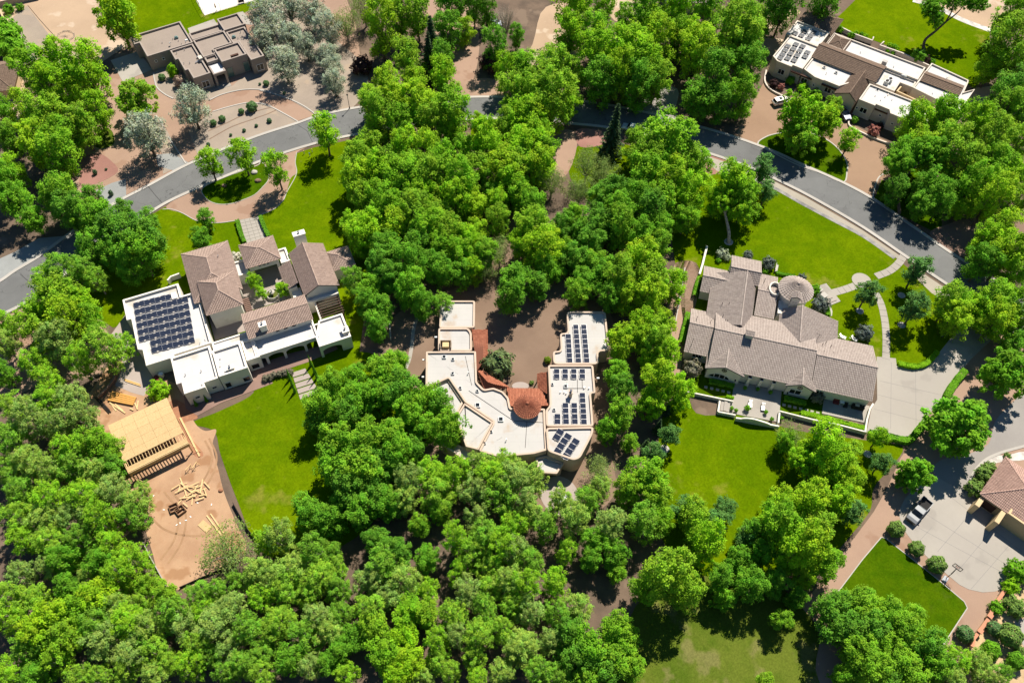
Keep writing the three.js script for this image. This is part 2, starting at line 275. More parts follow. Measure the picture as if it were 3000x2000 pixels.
zone('lawn', smooth(ground(PX, [1400, 352, 1460, 352, 1500, 400, 1440, 440, 1380, 400]), true, 4), 0.03, M.lawn);
zone('lawn', smooth(ground(PX, [1690, 430, 1760, 420, 1860, 430, 1900, 480, 1880, 600, 1780, 620, 1670, 520]), true, 4), 0.03, M.lawn);
zone('gravel_yard', smooth(ground(PX, [1620, 380, 1680, 385, 1690, 430, 1650, 520, 1620, 500]), true, 4), 0.035, M.pinkGravel);
zone('gravel_yard', smooth(ground(PX, [1690, 380, 1760, 385, 1770, 420, 1700, 430]), true, 4), 0.036, M.redGravel);
zone('gravel_yard', smooth(ground(PX, [1870, 310, 1920, 250, 1985, 260, 1980, 330, 2000, 350, 1930, 335]), true, 4), 0.03, M.chipseal);
zone('gravel_yard', smooth(ground(PX, [2040, 438, 2150, 475, 2140, 500, 2080, 510, 2030, 480]), true, 4), 0.03, M.redGravel);

// turret house: verge, lawns, walks, drive
zone('lawn', ground(PX, [1960, 640, 2000, 560, 2090, 510, 2180, 505, 2280, 552, 2360, 602, 2440, 648, 2530, 692, 2620, 752, 2700, 815, 2790, 870, 2860, 920, 2840, 960, 2780, 1020, 2730, 1060, 2690, 1085, 2630, 1078, 2500, 1090, 2200, 1040, 2010, 1000]), 0.03, M.lawn);
zone('verge', ground(PX, [2040, 446, 2130, 476, 2215, 506, 2271, 532, 2360, 577, 2526, 673, 2645, 754, 2640, 764, 2520, 688, 2430, 636, 2340, 588, 2250, 540, 2100, 500]), 0.034, M.sand);
zone('verge', ground(PX, [2690, 790, 2780, 850, 2830, 890, 2800, 900, 2730, 858, 2680, 810]), 0.034, M.sand);
struct('stone_border', bandGeo(smooth(ground(PX, [2120, 500, 2250, 542, 2350, 596, 2440, 644, 2530, 692, 2622, 756]), false, 4), 0.9, 0.03, 0.05), M.cobbleBed);
{
  const walk = (pts, w) => { const c = new THREE.CatmullRomCurve3(pts, false, 'centripetal'), L = c.getLength(), n = Math.round(L / 1.5), g = new THREE.Group(); g.name = numbered('walk'); g.userData.kind = 'structure'; scene.add(g);
    for (let i = 0; i < n; i++) { const q = []; for (let k = 0; k <= 3; k++) q.push(c.getPointAt(clamp((i + 0.02 + 0.96 * k / 3) / n))); part('paver', bandGeo(q, w, 0, 0.075), M.concrete, g); } };
  walk(ground(B4, [1320, 790, 1280, 850, 1200, 920, 1080, 970]), 1.6);
  walk(ground(B4, [900, 1050, 800, 1085, 710, 1110]), 1.7);
  walk(ground(B4, [1075, 1110, 1120, 1200, 1150, 1320, 1165, 1440, 1168, 1560, 1165, 1680]), 1.45);
  const c = site(...B4(955, 1005)); const g = new THREE.CylinderGeometry(2.0, 2.0, 0.085, 40); g.translate(c.x, 0.0425, c.z); struct('walk_circle', g, M.concrete);
  struct('kerb', bandGeo(ground(B4, [680, 1230, 695, 1270, 690, 1310]), 0.4, 0, 0.1), M.kerb);
  const entry = new THREE.Group(); entry.name = 'entry_steps'; entry.userData.kind = 'structure'; scene.add(entry);
  const E = (f) => ground(B4, f);
  part('landing', sheetGeo(E([560, 1060, 650, 1030, 775, 1185, 660, 1230, 600, 1200, 560, 1130]), 0.12, 0.12), M.concrete, entry);
  for (const q of [[640, 1168, 700, 1148, 705, 1156, 645, 1177], [665, 1196, 735, 1170, 740, 1178, 670, 1205]]) part('step', sheetGeo(E(q), 0.24, 0.22), M.paving, entry);
}
zone('lawn', smooth(ground(PX, [1950, 1200, 2010, 1150, 2040, 1210, 2180, 1215, 2330, 1260, 2540, 1290, 2646, 1310, 2610, 1370, 2560, 1430, 2552, 1490, 2500, 1560, 2420, 1640, 2300, 1680, 2160, 1680, 2020, 1680, 1950, 1600, 1920, 1480, 1925, 1340]), true, 4), 0.035, M.lawn);
zone('drive_slab', ground(C4, [1085, 190, 1250, 205, 1258, 268, 1320, 288, 1400, 296, 1500, 280, 1560, 220, 1620, 160, 1700, 60, 1800, -60, 1950, -260, 2080, -330, 2250, -280, 2180, -120, 2060, 60, 1900, 210, 1790, 340, 1650, 545, 1500, 735, 1330, 912, 1000, 832, 1040, 640, 1090, 560]), 0.05, M.concrete);
{ // saw-cut joints of the drive
  const j = flat(0.2, 0.19, 0.18);
  for (const q of [[1212, 240, 1205, 810], [1420, 290, 1425, 800], [1115, 400, 1640, 520], [1100, 520, 1560, 635], [1060, 640, 1480, 745]]) struct('slab_joint', bandGeo(ground(C4, q), 0.06, 0.045, 0.056), j);
}
// south-east lots
zone('gravel_yard', ground(PX, [2560, 1500, 2600, 1430, 2640, 1340, 2700, 1260, 2760, 1150, 2830, 1060, 2960, 900, 3200, 900, 3200, 2100, 2560, 2100, 2340, 2050, 2330, 1800, 2440, 1660, 2500, 1580]), 0.024, M.pinkGravel);
zone('lane', smooth(ground(C4, [2400, 470, 2240, 600, 2100, 760, 2050, 940, 1900, 1020, 1780, 1050, 1640, 1080, 1575, 1145, 1590, 1215, 1700, 1290, 1850, 1375, 1890, 1290, 1920, 1200, 2020, 1085, 2150, 1022, 2420, 950, 2800, 850, 2800, 300]), true, 4), 0.045, M.chipseal);
zone('drive_slab', [...ground(C4, [1590, 1218, 1500, 1270, 1400, 1335, 1330, 1410, 1285, 1500]), ...ground(D4, [1280, 90, 1300, 170, 1340, 240, 1420, 345, 1560, 485, 1700, 602, 1800, 685, 1880, 725, 2000, 750, 2110, 742, 2170, 715, 2240, 600, 2330, 480, 2500, 420, 2500, -150, 1900, -150]), ...ground(C4, [1865, 1385])], 0.055, M.concrete);
{
  const j = flat(0.2, 0.19, 0.18);
  for (const q of [[1400, 170, 2230, 610], [1500, 70, 2280, 560], [1660, -120, 2340, 400], [1460, 300, 1560, 190], [1610, 400, 1900, 60], [1790, 560, 2100, 190], [1900, 720, 2240, 330]]) struct('slab_joint', bandGeo(ground(D4, q), 0.06, 0.05, 0.061), j);
}
const court = ground(D4, [1125, 275, 1165, 287, 1400, 470, 1650, 670, 1840, 830, 1866, 885, 1820, 955, 1660, 1200, 1500, 1320, 1100, 1300, 740, 1080, 640, 900, 760, 735, 960, 470]);
zone('lawn', court, 0.05, M.lawnDeep);
struct('bed_edging', bandGeo([...court.slice(8), ...court.slice(0, 8), court[8]].slice(2), 0.15, 0, 0.09), M.kerb);
zone('pebble_bed', ground(D4, [1895, 1215, 1940, 1110, 2040, 980, 2130, 830, 2190, 740, 2260, 600, 2400, 560, 2500, 1650, 2100, 1650, 1950, 1300]), 0.05, M.pebble);
zone('terrace', ground(D4, [2270, 1000, 2400, 960, 2400, 1300, 2320, 1160]), 0.07, M.concrete);
zone('stone_border', smooth(ground(C4, [2020, 1085, 2100, 1040, 2200, 1040, 2352, 1010, 2420, 1040, 2352, 1080, 2200, 1090, 2060, 1110]), true, 4), 0.052, M.whiteRock);
struct('kerb', bandGeo(smooth(ground(C4, [1850, 1380, 1890, 1290, 1920, 1195, 2020, 1083, 2150, 1020, 2352, 962, 2600, 890]), false, 5), 0.5, 0, 0.12), M.kerb);
zone('lawn', smooth(ground(PX, [1830, 1900, 1860, 1780, 1960, 1700, 2200, 1650, 2330, 1760, 2400, 1850, 2390, 1960, 2420, 2080, 1800, 2080]), true, 4), 0.03, M.lawnDry);
// house with the tiled entry, north-east: drive, island lawn, fairway
zone('gravel_yard', [...ground(A3, [1985, 1185, 2060, 1000, 2180, 800, 2240, 690]), ...ground(A4, [130, 660, 130, 750, 280, 830, 560, 900, 850, 1060, 1250, 1250, 1400, 1380, 1250, 1600]), ...ground(B4, [1110, 130, 1050, 300, 800, 165]), ...ground(A4, [560, 1460, 200, 1320, 0, 1240])], 0.03, M.tanGravel);
zone('gravel_yard', smooth(ground(A4, [1500, 1150, 1650, 1100, 1760, 1200, 1700, 1300, 1560, 1300, 1480, 1220]), true, 4), 0.03, M.chipseal);
zone('gravel_yard', smooth(ground(A4, [110, 320, 280, 200, 430, 100, 300, 60, 150, 120, 60, 260, 120, 460, 180, 480, 280, 340]), true, 4), 0.03, M.tanDirt);
const isl = smooth([...ground(A4, [60, 1240, 130, 1180, 230, 1150, 400, 1130, 560, 1160, 680, 1220, 760, 1290, 815, 1370, 835, 1440]), ...ground(B4, [830, 60, 800, 160, 600, 80]), ...ground(A4, [400, 1420, 200, 1320])], true, 4);
zone('lawn', isl, 0.05, M.lawnDeep);
struct('bed_edging', bandGeo(isl, 0.3, 0, 0.13), M.kerb);
struct('bed_edging', bandGeo(smooth([...ground(B4, [1050, 300, 1065, 220, 1110, 110]), ...ground(A4, [1200, 1480, 1300, 1450, 1440, 1445])], false, 4), 0.3, 0, 0.13), M.kerb);
zone('lawn', ground(PX, [2560, 590, 2590, 510, 2700, 480, 2760, 540, 2760, 690, 2680, 650]), 0.028, M.lawnDeep);
zone('fairway', ground(A4, [700, 190, 800, 100, 900, 0, 950, -200, 1300, -200, 1400, 0, 1600, 80, 1900, 180, 2060, 250, 2060, 450, 1980, 700, 1930, 760, 1560, 560, 1200, 400, 740, 230]), 0.03, M.lawn);
zone('dirt_lot', ground(A4, [1310, -60, 1420, 10, 1700, 110, 2070, 260, 2130, 200, 2250, 60, 2260, -200, 1300, -200]), 0.035, M.tanDirt);
struct('rock_swale', bandGeo(smooth(ground(A4, [1400, 0, 1600, 60, 1800, 160, 1950, 220, 2070, 262]), false, 4), 2.0, 0.03, 0.06), M.whiteRock);
zone('gravel_yard', ground(A4, [1920, 760, 2080, 740, 2060, 960, 1980, 1060, 1840, 1000]), 0.03, M.tanDirt);
zone('drive_slab', smooth(ground(B4, [1540, 600, 1700, 520, 1880, 480, 1940, 640, 1820, 800]), true, 4), 0.03, M.brickPave);
zone('gravel_yard', ground(PX, [2870, 620, 3100, 560, 3200, 700, 2960, 720]), 0.03, M.brownGravel);
for (const q of [[480, 1440, 520, 1500, 510, 1580, 470, 1640], [500, 1436, 542, 1500, 532, 1585, 492, 1650], [600, 1290, 620, 1340, 600, 1400, 560, 1440], [612, 1284, 634, 1340, 615, 1405, 575, 1450], [430, 1500, 480, 1550, 560, 1570, 640, 1560]]) struct('tyre_track', bandGeo(smooth(ground(PX, q), false, 6), 0.35, 0.03, 0.052), M.siteDark);

// ---------- building helpers ----------
function plaster(r, g, b, seed) { return std({ roughness: 0.9, map: texture(256, 9, (u, v) => { const k = 0.9 + 0.2 * fbm(u, v, 5, seed, 4), d = step(0.62, 0.8, fbm(u, v, 8, seed + 9, 3)); return mix3([r * k, g * k, b * k], [r * 0.8, g * 0.76, b * 0.7], d * 0.35); }) }); }
function membrane(r, g, b, seed, stain) { return std({ roughness: 0.8, map: texture(512, 17, (u, v) => { const k = 0.94 + 0.12 * fbm(u, v, 6, seed, 4); let c = [r * k, g * k, b * k];
  c = mix3(c, stain, 0.62 * step(0.58, 0.8, fbm(u, v, 6, seed + 8, 5))); const seam = Math.abs(((v * 12) % 1) - 0.5) < 0.02 || Math.abs(((u * 4 + Math.floor(v * 12) * 0.37) % 1) - 0.5) < 0.006; return seam ? mul3(c, 0.9) : c; }) }); }
const W = {
  white: plaster(0.66, 0.63, 0.56, 201), cream: plaster(0.6, 0.58, 0.5, 205), taupe: plaster(0.285, 0.245, 0.212, 209), adobe: plaster(0.45, 0.36, 0.28, 213), tan: plaster(0.5, 0.38, 0.22, 217), bone: plaster(0.52, 0.47, 0.4, 219),
  roofWhite: membrane(0.45, 0.445, 0.43, 221, [0.38, 0.32, 0.23]), roofCream: membrane(0.385, 0.378, 0.355, 225, [0.33, 0.25, 0.17]), roofTaupe: membrane(0.24, 0.2, 0.166, 229, [0.205, 0.17, 0.14]), roofGrey: membrane(0.45, 0.46, 0.47, 231, [0.62, 0.62, 0.62]),
  tileGrey: std({ roughness: 0.85, vertexColors: true }), deckGrey: flat(0.12, 0.1, 0.09), deckRed: flat(0.13, 0.05, 0.03),
  glass: (() => { const m = new THREE.MeshPhysicalMaterial({ roughness: 0.06, metalness: 0 }); m.color.setRGB(0.012, 0.016, 0.018); return m; })(),
  teal: (() => { const m = new THREE.MeshPhysicalMaterial({ roughness: 0.12 }); m.color.setRGB(0.1, 0.17, 0.15); return m; })(),
  frame: flat(0.7, 0.68, 0.63, 0.5), dark: flat(0.03, 0.026, 0.024), timber: flat(0.07, 0.045, 0.032), metal: flat(0.42, 0.43, 0.44, 0.35, 0.7), plastic: flat(0.55, 0.56, 0.55, 0.5), copper: flat(0.12, 0.2, 0.19, 0.5), brown: flat(0.075, 0.04, 0.03),
  cell: (() => { const m = new THREE.MeshPhysicalMaterial({ roughness: 0.14, clearcoat: 1, clearcoatRoughness: 0.05 }); m.color.setRGB(0.018, 0.022, 0.036); return m; })(),
  cellGreyGlare: (() => { const m = new THREE.MeshPhysicalMaterial({ roughness: 0.5, specularIntensity: 0.4 }); m.color.setRGB(0.075, 0.082, 0.09); return m; })(),  // paler than cell: the grey holds part of the sun glare
  rail: flat(0.5, 0.5, 0.5, 0.4, 0.6), block: flat(0.36, 0.34, 0.31),
};
const TILE = { taupe: [[0.3, 0.225, 0.185], [0.268, 0.2, 0.165], [0.325, 0.246, 0.204]], grey: [[0.325, 0.278, 0.245], [0.295, 0.25, 0.22], [0.35, 0.302, 0.266]], brown: [[0.165, 0.117, 0.085], [0.145, 0.102, 0.075], [0.182, 0.13, 0.095]], red: [[0.32, 0.12, 0.068], [0.275, 0.1, 0.056], [0.355, 0.142, 0.082]], rust: [[0.25, 0.09, 0.052], [0.215, 0.078, 0.046], [0.28, 0.105, 0.06]], rose: [[0.35, 0.235, 0.19], [0.315, 0.21, 0.17], [0.385, 0.262, 0.212]] };
function insetPoly(p, d) { // moves every side of a polygon inwards
  const n = p.length; let area = 0; for (let i = 0; i < n; i++) { const a = p[i], b = p[(i + 1) % n]; area += a[0] * b[1] - b[0] * a[1]; }
  const s = area > 0 ? 1 : -1;
  return p.map((c, i) => {
    const a = p[(i + n - 1) % n], b = p[(i + 1) % n];
    let x1 = c[0] - a[0], y1 = c[1] - a[1], x2 = b[0] - c[0], y2 = b[1] - c[1]; const l1 = Math.hypot(x1, y1), l2 = Math.hypot(x2, y2); x1 /= l1; y1 /= l1; x2 /= l2; y2 /= l2;
    const nx = -y1 - y2, ny = x1 + x2, k = d * s / Math.max(0.35, 1 + x1 * x2 + y1 * y2); return [c[0] + nx * k, c[1] + ny * k];
  });
}
const shapeOf = (p) => new THREE.Shape(p.map(([x, z]) => new THREE.Vector2(x, -z)));
function upright(shape, y0, y1, bevel = 0) { const g = new THREE.ExtrudeGeometry(shape, { depth: y1 - y0 - 2 * bevel, bevelEnabled: bevel > 0, bevelThickness: bevel, bevelSize: bevel, bevelOffset: -bevel, bevelSegments: 1, curveSegments: 10 }); g.rotateX(-Math.PI / 2); g.translate(0, y0 + bevel, 0); return g; }
class House {
  constructor(name, label, category, px, deg, group) {
    const p = site(...px); this.o = p; this.t = rad(deg); this.g = thing(name, label, category, [p.x, 0, p.z], this.t, group); this.walls = [];
  }
  L([px, py], h = 0) { const p = site(px, py, h), dx = p.x - this.o.x, dz = p.z - this.o.z, c = Math.cos(this.t), s = Math.sin(this.t); return [dx * c - dz * s, dx * s + dz * c]; }
  poly(f, a, h, snap = true) {
    const p = pairs(f, a).map((q) => this.L(q, h)); if (!snap) return p; const n = p.length;
    for (let pass = 0; pass < 3; pass++) for (let i = 0; i < n; i++) { const a1 = p[i], b = p[(i + 1) % n], dx = Math.abs(a1[0] - b[0]), dz = Math.abs(a1[1] - b[1]);
      if (dz < 0.4 * dx) a1[1] = b[1] = (a1[1] + b[1]) / 2; else if (dx < 0.4 * dz) a1[0] = b[0] = (a1[0] + b[0]) / 2; }
    return p;
  }
  // flat-roofed block with a parapet
  flat(f, a, h, o = {}) {
    const { drop = 0.5, wall = W.white, roof = W.roofWhite, snap = true, thick = 0.32, round = 0, from = 0, label } = o;
    let p = this.poly(f, a, h, snap); if (round) p = roundPoly(p, round);
    const q = insetPoly(p, thick), s = shapeOf(p); s.holes.push(new THREE.Path(q.map(([x, z]) => new THREE.Vector2(x, -z))));
    part('wall', upright(s, from, h, 0.05), wall, this.g, label);
    part('roof', upright(shapeOf(insetPoly(p, thick - 0.03)), h - drop - 0.15, h - drop), roof, this.g);
    this.walls.push(p); return p;
  }
  box(f, a, h, o = {}) { const { mat = W.white, name = 'wall', from = 0, snap = true } = o; const p = this.poly(f, a, h, snap); part(name, upright(shapeOf(p), from, h, 0.04), mat, this.g); this.walls.push(p); return p; }
  rect(p) { const xs = p.map((q) => q[0]), zs = p.map((q) => q[1]); return [Math.min(...xs), Math.max(...xs), Math.min(...zs), Math.max(...zs)]; }
  // gable roof: ridge between two surveyed points, eaves through one or two more
  gable(f, ridge, eaves, he, hr, o = {}) {
    const { wall = W.white, tone = 'taupe', inset = 0.45, ext = 0.0 } = o;
    const [r0, r1] = pairs(f, ridge).map((q) => this.L(q, hr)), es = pairs(f, eaves).map((q) => this.L(q, he));
    const alongX = Math.abs(r1[0] - r0[0]) > Math.abs(r1[1] - r0[1]), A = alongX ? 0 : 1, B = 1 - A;
    const c = (r0[B] + r1[B]) / 2, s0 = Math.min(r0[A], r1[A]) - ext, s1 = Math.max(r0[A], r1[A]) + ext;
    let e0 = Math.min(...es.map((e) => e[B])), e1 = Math.max(...es.map((e) => e[B])); if (e0 > c - 0.8) e0 = 2 * c - e1; if (e1 < c + 0.8) e1 = 2 * c - e0;
    const P = (s, d, y) => alongX ? V3(s, y, d) : V3(d, y, s);
    this.plane([P(s0, e0, he), P(s1, e0, he), P(s1, c, hr), P(s0, c, hr)], tone); this.plane([P(s1, e1, he), P(s0, e1, he), P(s0, c, hr), P(s1, c, hr)], tone);
    this.cap(P(s0, c, hr), P(s1, c, hr), tone);
    const i = inset, k0 = he + (hr - he) * i / (c - e0) - 0.1, k1 = he + (hr - he) * i / (e1 - c) - 0.1, sh = new THREE.Shape([[e0 + i, 0], [e1 - i, 0], [e1 - i, k1], [c, hr - 0.12], [e0 + i, k0]].map(([x, y]) => new THREE.Vector2(x, y)));
    const g = new THREE.ExtrudeGeometry(sh, { depth: s1 - s0 - 2 * 0.3, bevelEnabled: false }); // along +z
    if (alongX) { g.rotateY(Math.PI / 2); g.scale(1, 1, -1); flip(g); g.translate(s0 + 0.3, 0, 0); } else g.translate(0, 0, s0 + 0.3);
    part('wall', g, wall, this.g);
    const wl = [P(s0 + 0.3, e0 + i, 0), P(s1 - 0.3, e0 + i, 0), P(s1 - 0.3, e1 - i, 0), P(s0 + 0.3, e1 - i, 0)].map((p) => [p.x, p.z]); this.walls.push(wl);
    return { s0, s1, e0, e1, c, alongX };
  }
  hip(f, a, he, hr, o = {}) {
    const { wall = W.white, tone = 'taupe', inset = 0.5, base = 0 } = o;
    const [x0, x1, z0, z1] = this.rect(pairs(f, a).map((q) => this.L(q, he))), w = x1 - x0, d = z1 - z0, r = Math.min(w, d) / 2, cx = (x0 + x1) / 2, cz = (z0 + z1) / 2;
    const R0 = w > d ? V3(x0 + r, hr, cz) : V3(cx, hr, z0 + r), R1 = w > d ? V3(x1 - r, hr, cz) : V3(cx, hr, z1 - r), a0 = V3(x0, he, z0), a1 = V3(x1, he, z0), a2 = V3(x1, he, z1), a3 = V3(x0, he, z1);
    const single = R0.distanceTo(R1) < 0.25;
    if (w > d) { this.plane(single ? [a0, a1, R0] : [a0, a1, R1, R0], tone); this.plane([a1, a2, R1], tone); this.plane(single ? [a2, a3, R0] : [a2, a3, R0, R1], tone); this.plane([a3, a0, R0], tone); for (const [p, q] of [[a0, R0], [a3, R0], [a1, R1], [a2, R1]]) this.cap(p, q, tone); }
    else { this.plane([a0, a1, R0], tone); this.plane(single ? [a1, a2, R0] : [a1, a2, R1, R0], tone); this.plane([a2, a3, R1], tone); this.plane(single ? [a3, a0, R0] : [a3, a0, R0, R1], tone); for (const [p, q] of [[a0, R0], [a1, R0], [a2, R1], [a3, R1]]) this.cap(p, q, tone); }
    if (!single) this.cap(R0, R1, tone);
    const p = [[x0 + inset, z0 + inset], [x1 - inset, z0 + inset], [x1 - inset, z1 - inset], [x0 + inset, z1 - inset]];
    part('wall', upright(shapeOf(p), base, he + 0.25), wall, this.g); this.walls.push(p);
    part('soffit', upright(shapeOf([[x0 + 0.06, z0 + 0.06], [x1 - 0.06, z0 + 0.06], [x1 - 0.06, z1 - 0.06], [x0 + 0.06, z1 - 0.06]]), he - 0.16, he - 0.03), W.bone, this.g);
    return { x0, x1, z0, z1, cx, cz };
  }
  // one slope: deck and rows of barrel tiles; the first two points are the eave
  plane(pts, tone) {
    const u = V3().subVectors(pts[1], pts[0]).normalize(), n = V3().crossVectors(u, V3().subVectors(pts[pts.length - 1], pts[0])).normalize(); if (n.y < 0) n.negate();
    const v = V3().crossVectors(n, u); if (v.y < 0) v.negate();
    const q = pts.map((p) => { const d = V3().subVectors(p, pts[0]); return [d.dot(u), d.dot(v)]; });
    const red = tone === 'red' || tone === 'rust';
    const deck = new THREE.BufferGeometry(), dp = []; const th = n.clone().multiplyScalar(-0.14);
    for (let i = 1; i < pts.length - 1; i++) dp.push(pts[0], pts[i], pts[i + 1]);
    for (let i = 0; i < pts.length; i++) { const a = pts[i], b = pts[(i + 1) % pts.length], c = a.clone().add(th), d = b.clone().add(th); dp.push(a, c, b, b, c, d); }
    deck.setFromPoints(dp); deck.computeVertexNormals(); part('roof_deck', deck, red ? W.deckRed : W.deckGrey, this.g);
    const pitch = red ? 0.27 : 0.3, course = 0.42, T = TILE[tone], rn = rng(Math.round(q[1][0] * 1000) + pts.length * 77 + Math.round(pts[0].x * 31));
    const smin = Math.min(...q.map((a) => a[0])), smax = Math.max(...q.map((a) => a[0])), cols = Math.max(2, Math.round((smax - smin) / pitch)), w = (smax - smin) / cols;
    const pos = [], col = [], idx = [], ARC = [[-0.46, 0.0], [-0.26, 0.075], [0, 0.105], [0.26, 0.075], [0.46, 0.0]];
    for (let i = 0; i < cols; i++) {
      const s = smin + (i + 0.5) * w; let t0 = 1e9, t1 = -1e9;
      for (let k = 0; k < q.length; k++) { const a = q[k], b = q[(k + 1) % q.length]; if ((a[0] - s) * (b[0] - s) > 0 || a[0] === b[0]) continue; const t = a[1] + (b[1] - a[1]) * (s - a[0]) / (b[0] - a[0]); t0 = Math.min(t0, t); t1 = Math.max(t1, t); }
      if (t1 - t0 < 0.05) continue; t0 -= 0.05;
      for (let k = Math.floor(t0 / course); k * course < t1; k++) {
        const c0 = Math.max(t0, k * course), c1 = Math.min(t1, (k + 1) * course + 0.02); if (c1 - c0 < 0.03) continue;
        const r = rn(), m = r < 0.55 ? T[0] : r < 0.8 ? T[1] : T[2], kk = 0.95 + 0.1 * rn(), b0 = pos.length / 3;
        for (const [t, lift] of [[c0, 0.05], [c1, 0.006]]) for (const [a, hh] of ARC) { const x = s + a * w, y = hh + lift; pos.push(pts[0].x + u.x * x + v.x * t + n.x * y, pts[0].y + u.y * x + v.y * t + n.y * y, pts[0].z + u.z * x + v.z * t + n.z * y); col.push(m[0] * kk, m[1] * kk, m[2] * kk); }
        for (let e = 0; e < 4; e++) idx.push(b0 + e, b0 + e + 1, b0 + 5 + e, b0 + 5 + e, b0 + e + 1, b0 + 6 + e);
      }
    }
    if (!idx.length) return;
    const g = new THREE.BufferGeometry(); g.setAttribute('position', new THREE.Float32BufferAttribute(pos, 3)); g.setAttribute('color', new THREE.Float32BufferAttribute(col, 3)); g.setIndex(idx); g.computeVertexNormals();
    const m = part('roof_tiles', g, W.tileGrey, this.g); m.userData.kind = 'stuff';
  }
  cap(a, b, tone) { // ridge or hip tiles
    const L = a.distanceTo(b), n = Math.max(2, Math.round(L / 0.45)), T = TILE[tone], gs = [], rn = rng(Math.round(L * 1000));
    for (let i = 0; i < n; i++) { const g = bar(V3().lerpVectors(a, b, i / n), V3().lerpVectors(a, b, (i + 1.05) / n), 0.17, 0.14, 7); g.translate(0, 0.05, 0); const m = T[Math.floor(rn() * 3)], c = new Float32Array(g.attributes.position.count * 3); for (let k = 0; k < c.length; k += 3) { c[k] = m[0]; c[k + 1] = m[1]; c[k + 2] = m[2]; } const h = g.toNonIndexed(), c2 = new Float32Array(h.attributes.position.count * 3); for (let k = 0; k < c2.length; k += 3) { c2[k] = m[0]; c2[k + 1] = m[1]; c2[k + 2] = m[2]; } h.setAttribute('color', new THREE.BufferAttribute(c2, 3)); gs.push(h); }
    const m = soft(new THREE.Mesh(mergeGeometries(gs), W.tileGrey)); m.name = 'ridge_tiles'; m.userData.kind = 'stuff'; this.g.add(m);
  }
  cone(px, r, he, ha, tone, ribs = 40) {
    const [cx, cz] = this.L(px, he), T = TILE[tone], rn = rng(ribs * 91), pos = [], col = [], idx = [];
    const deck = new THREE.ConeGeometry(r, ha - he, 40); deck.translate(cx, (he + ha) / 2 - 0.03, cz); part('roof_deck', deck, tone === 'rust' ? W.deckRed : W.deckGrey, this.g);
    const rows = Math.round(r / 0.36), sl = Math.hypot(r, ha - he), nr = (ha - he) / sl;
    for (let i = 0; i < ribs; i++) { const a = 2 * Math.PI * i / ribs;
      for (let k = 0; k < rows; k++) { const m = T[Math.floor(rn() * 3)], kk = 0.92 + 0.16 * rn(), b0 = pos.length / 3;
        for (const [t, lift] of [[k / rows, 0.05], [(k + 1.04) / rows, 0.008]]) { const R = r * 1.03 * (1 - t) + 0.02, y = he + (ha - he) * t, w = Math.PI * R / ribs * 0.94;
          for (const [e, hh] of [[-1, 0], [-0.55, 0.07], [0, 0.1], [0.55, 0.07], [1, 0]]) { const hq = hh * Math.min(1, R / 0.8) + lift; pos.push(cx + Math.cos(a) * (R + hq * nr) - Math.sin(a) * e * w, y + hq * r / sl, cz + Math.sin(a) * (R + hq * nr) + Math.cos(a) * e * w); col.push(m[0] * kk, m[1] * kk, m[2] * kk); } }
        for (let e = 0; e < 4; e++) idx.push(b0 + e, b0 + e + 1, b0 + 5 + e, b0 + 5 + e, b0 + e + 1, b0 + 6 + e); } }
    const g = new THREE.BufferGeometry(); g.setAttribute('position', new THREE.Float32BufferAttribute(pos, 3)); g.setAttribute('color', new THREE.Float32BufferAttribute(col, 3)); g.setIndex(idx); g.computeVertexNormals();
    part('roof_tiles', g, W.tileGrey, this.g).userData.kind = 'stuff';
    const k = new THREE.SphereGeometry(0.3, 12, 8, 0, Math.PI * 2, 0, Math.PI / 2); k.translate(cx, ha - 0.08, cz); const fm = flat(...T[0]); part('finial', k, fm, this.g);
    return [cx, cz];
  }
  // window on the wall nearest to a surveyed point; n panes side by side
  win(px, yc, face, w, h, n = 1, o = {}) {
    const { glass = W.glass, frame = W.frame, name = 'window', arch = false } = o;
    let [x, z] = this.L(px, yc); let best = 2.2;
    const fx = face === 'E' || face === 'W'; let at = fx ? x : z;
    for (const p of this.walls) for (let i = 0; i < p.length; i++) { const a = p[i], b = p[(i + 1) % p.length], d = fx ? Math.abs(a[0] - b[0]) : Math.abs(a[1] - b[1]); if (d > 0.06) continue; const lo = fx ? Math.min(a[1], b[1]) : Math.min(a[0], b[0]), hi = fx ? Math.max(a[1], b[1]) : Math.max(a[0], b[0]), q = fx ? z : x; if (q < lo - 0.3 || q > hi + 0.3) continue; const k = fx ? a[0] : a[1], e = Math.abs(k - at); if (e < best) { best = e; if (fx) x = k; else z = k; } }
    const ry = { S: 0, N: Math.PI, E: Math.PI / 2, W: -Math.PI / 2 }[face], g = new THREE.Group(); g.name = name; g.position.set(x, yc, z); g.rotation.y = ry; this.g.add(g);
    const t = 0.09, fr = [];
    if (arch) { const s = new THREE.Shape(); s.moveTo(-w / 2, -h / 2); s.lineTo(w / 2, -h / 2); s.absellipse(0, -h / 2, w / 2, h, 0, Math.PI, false); const hole = new THREE.Path(); hole.moveTo(-w / 2 + t, -h / 2 + t); hole.lineTo(w / 2 - t, -h / 2 + t); hole.absellipse(0, -h / 2 + t, w / 2 - t, h - 2 * t, 0, Math.PI, false); const pane = new THREE.Shape(s.getPoints(12)); s.holes.push(hole); const e = new THREE.ExtrudeGeometry(s, { depth: 0.1, bevelEnabled: false }); e.translate(0, 0, 0.0); fr.push(e); for (let i = 1; i < n; i++) fr.push(box(0.09, h * 0.8, 0.08, -w / 2 + w * i / n, -h / 2, 0.05)); const pg = new THREE.ExtrudeGeometry(pane, { depth: 0.03, bevelEnabled: false }); part('frame', fr, frame, g); part('pane', pg, glass, g); return; }
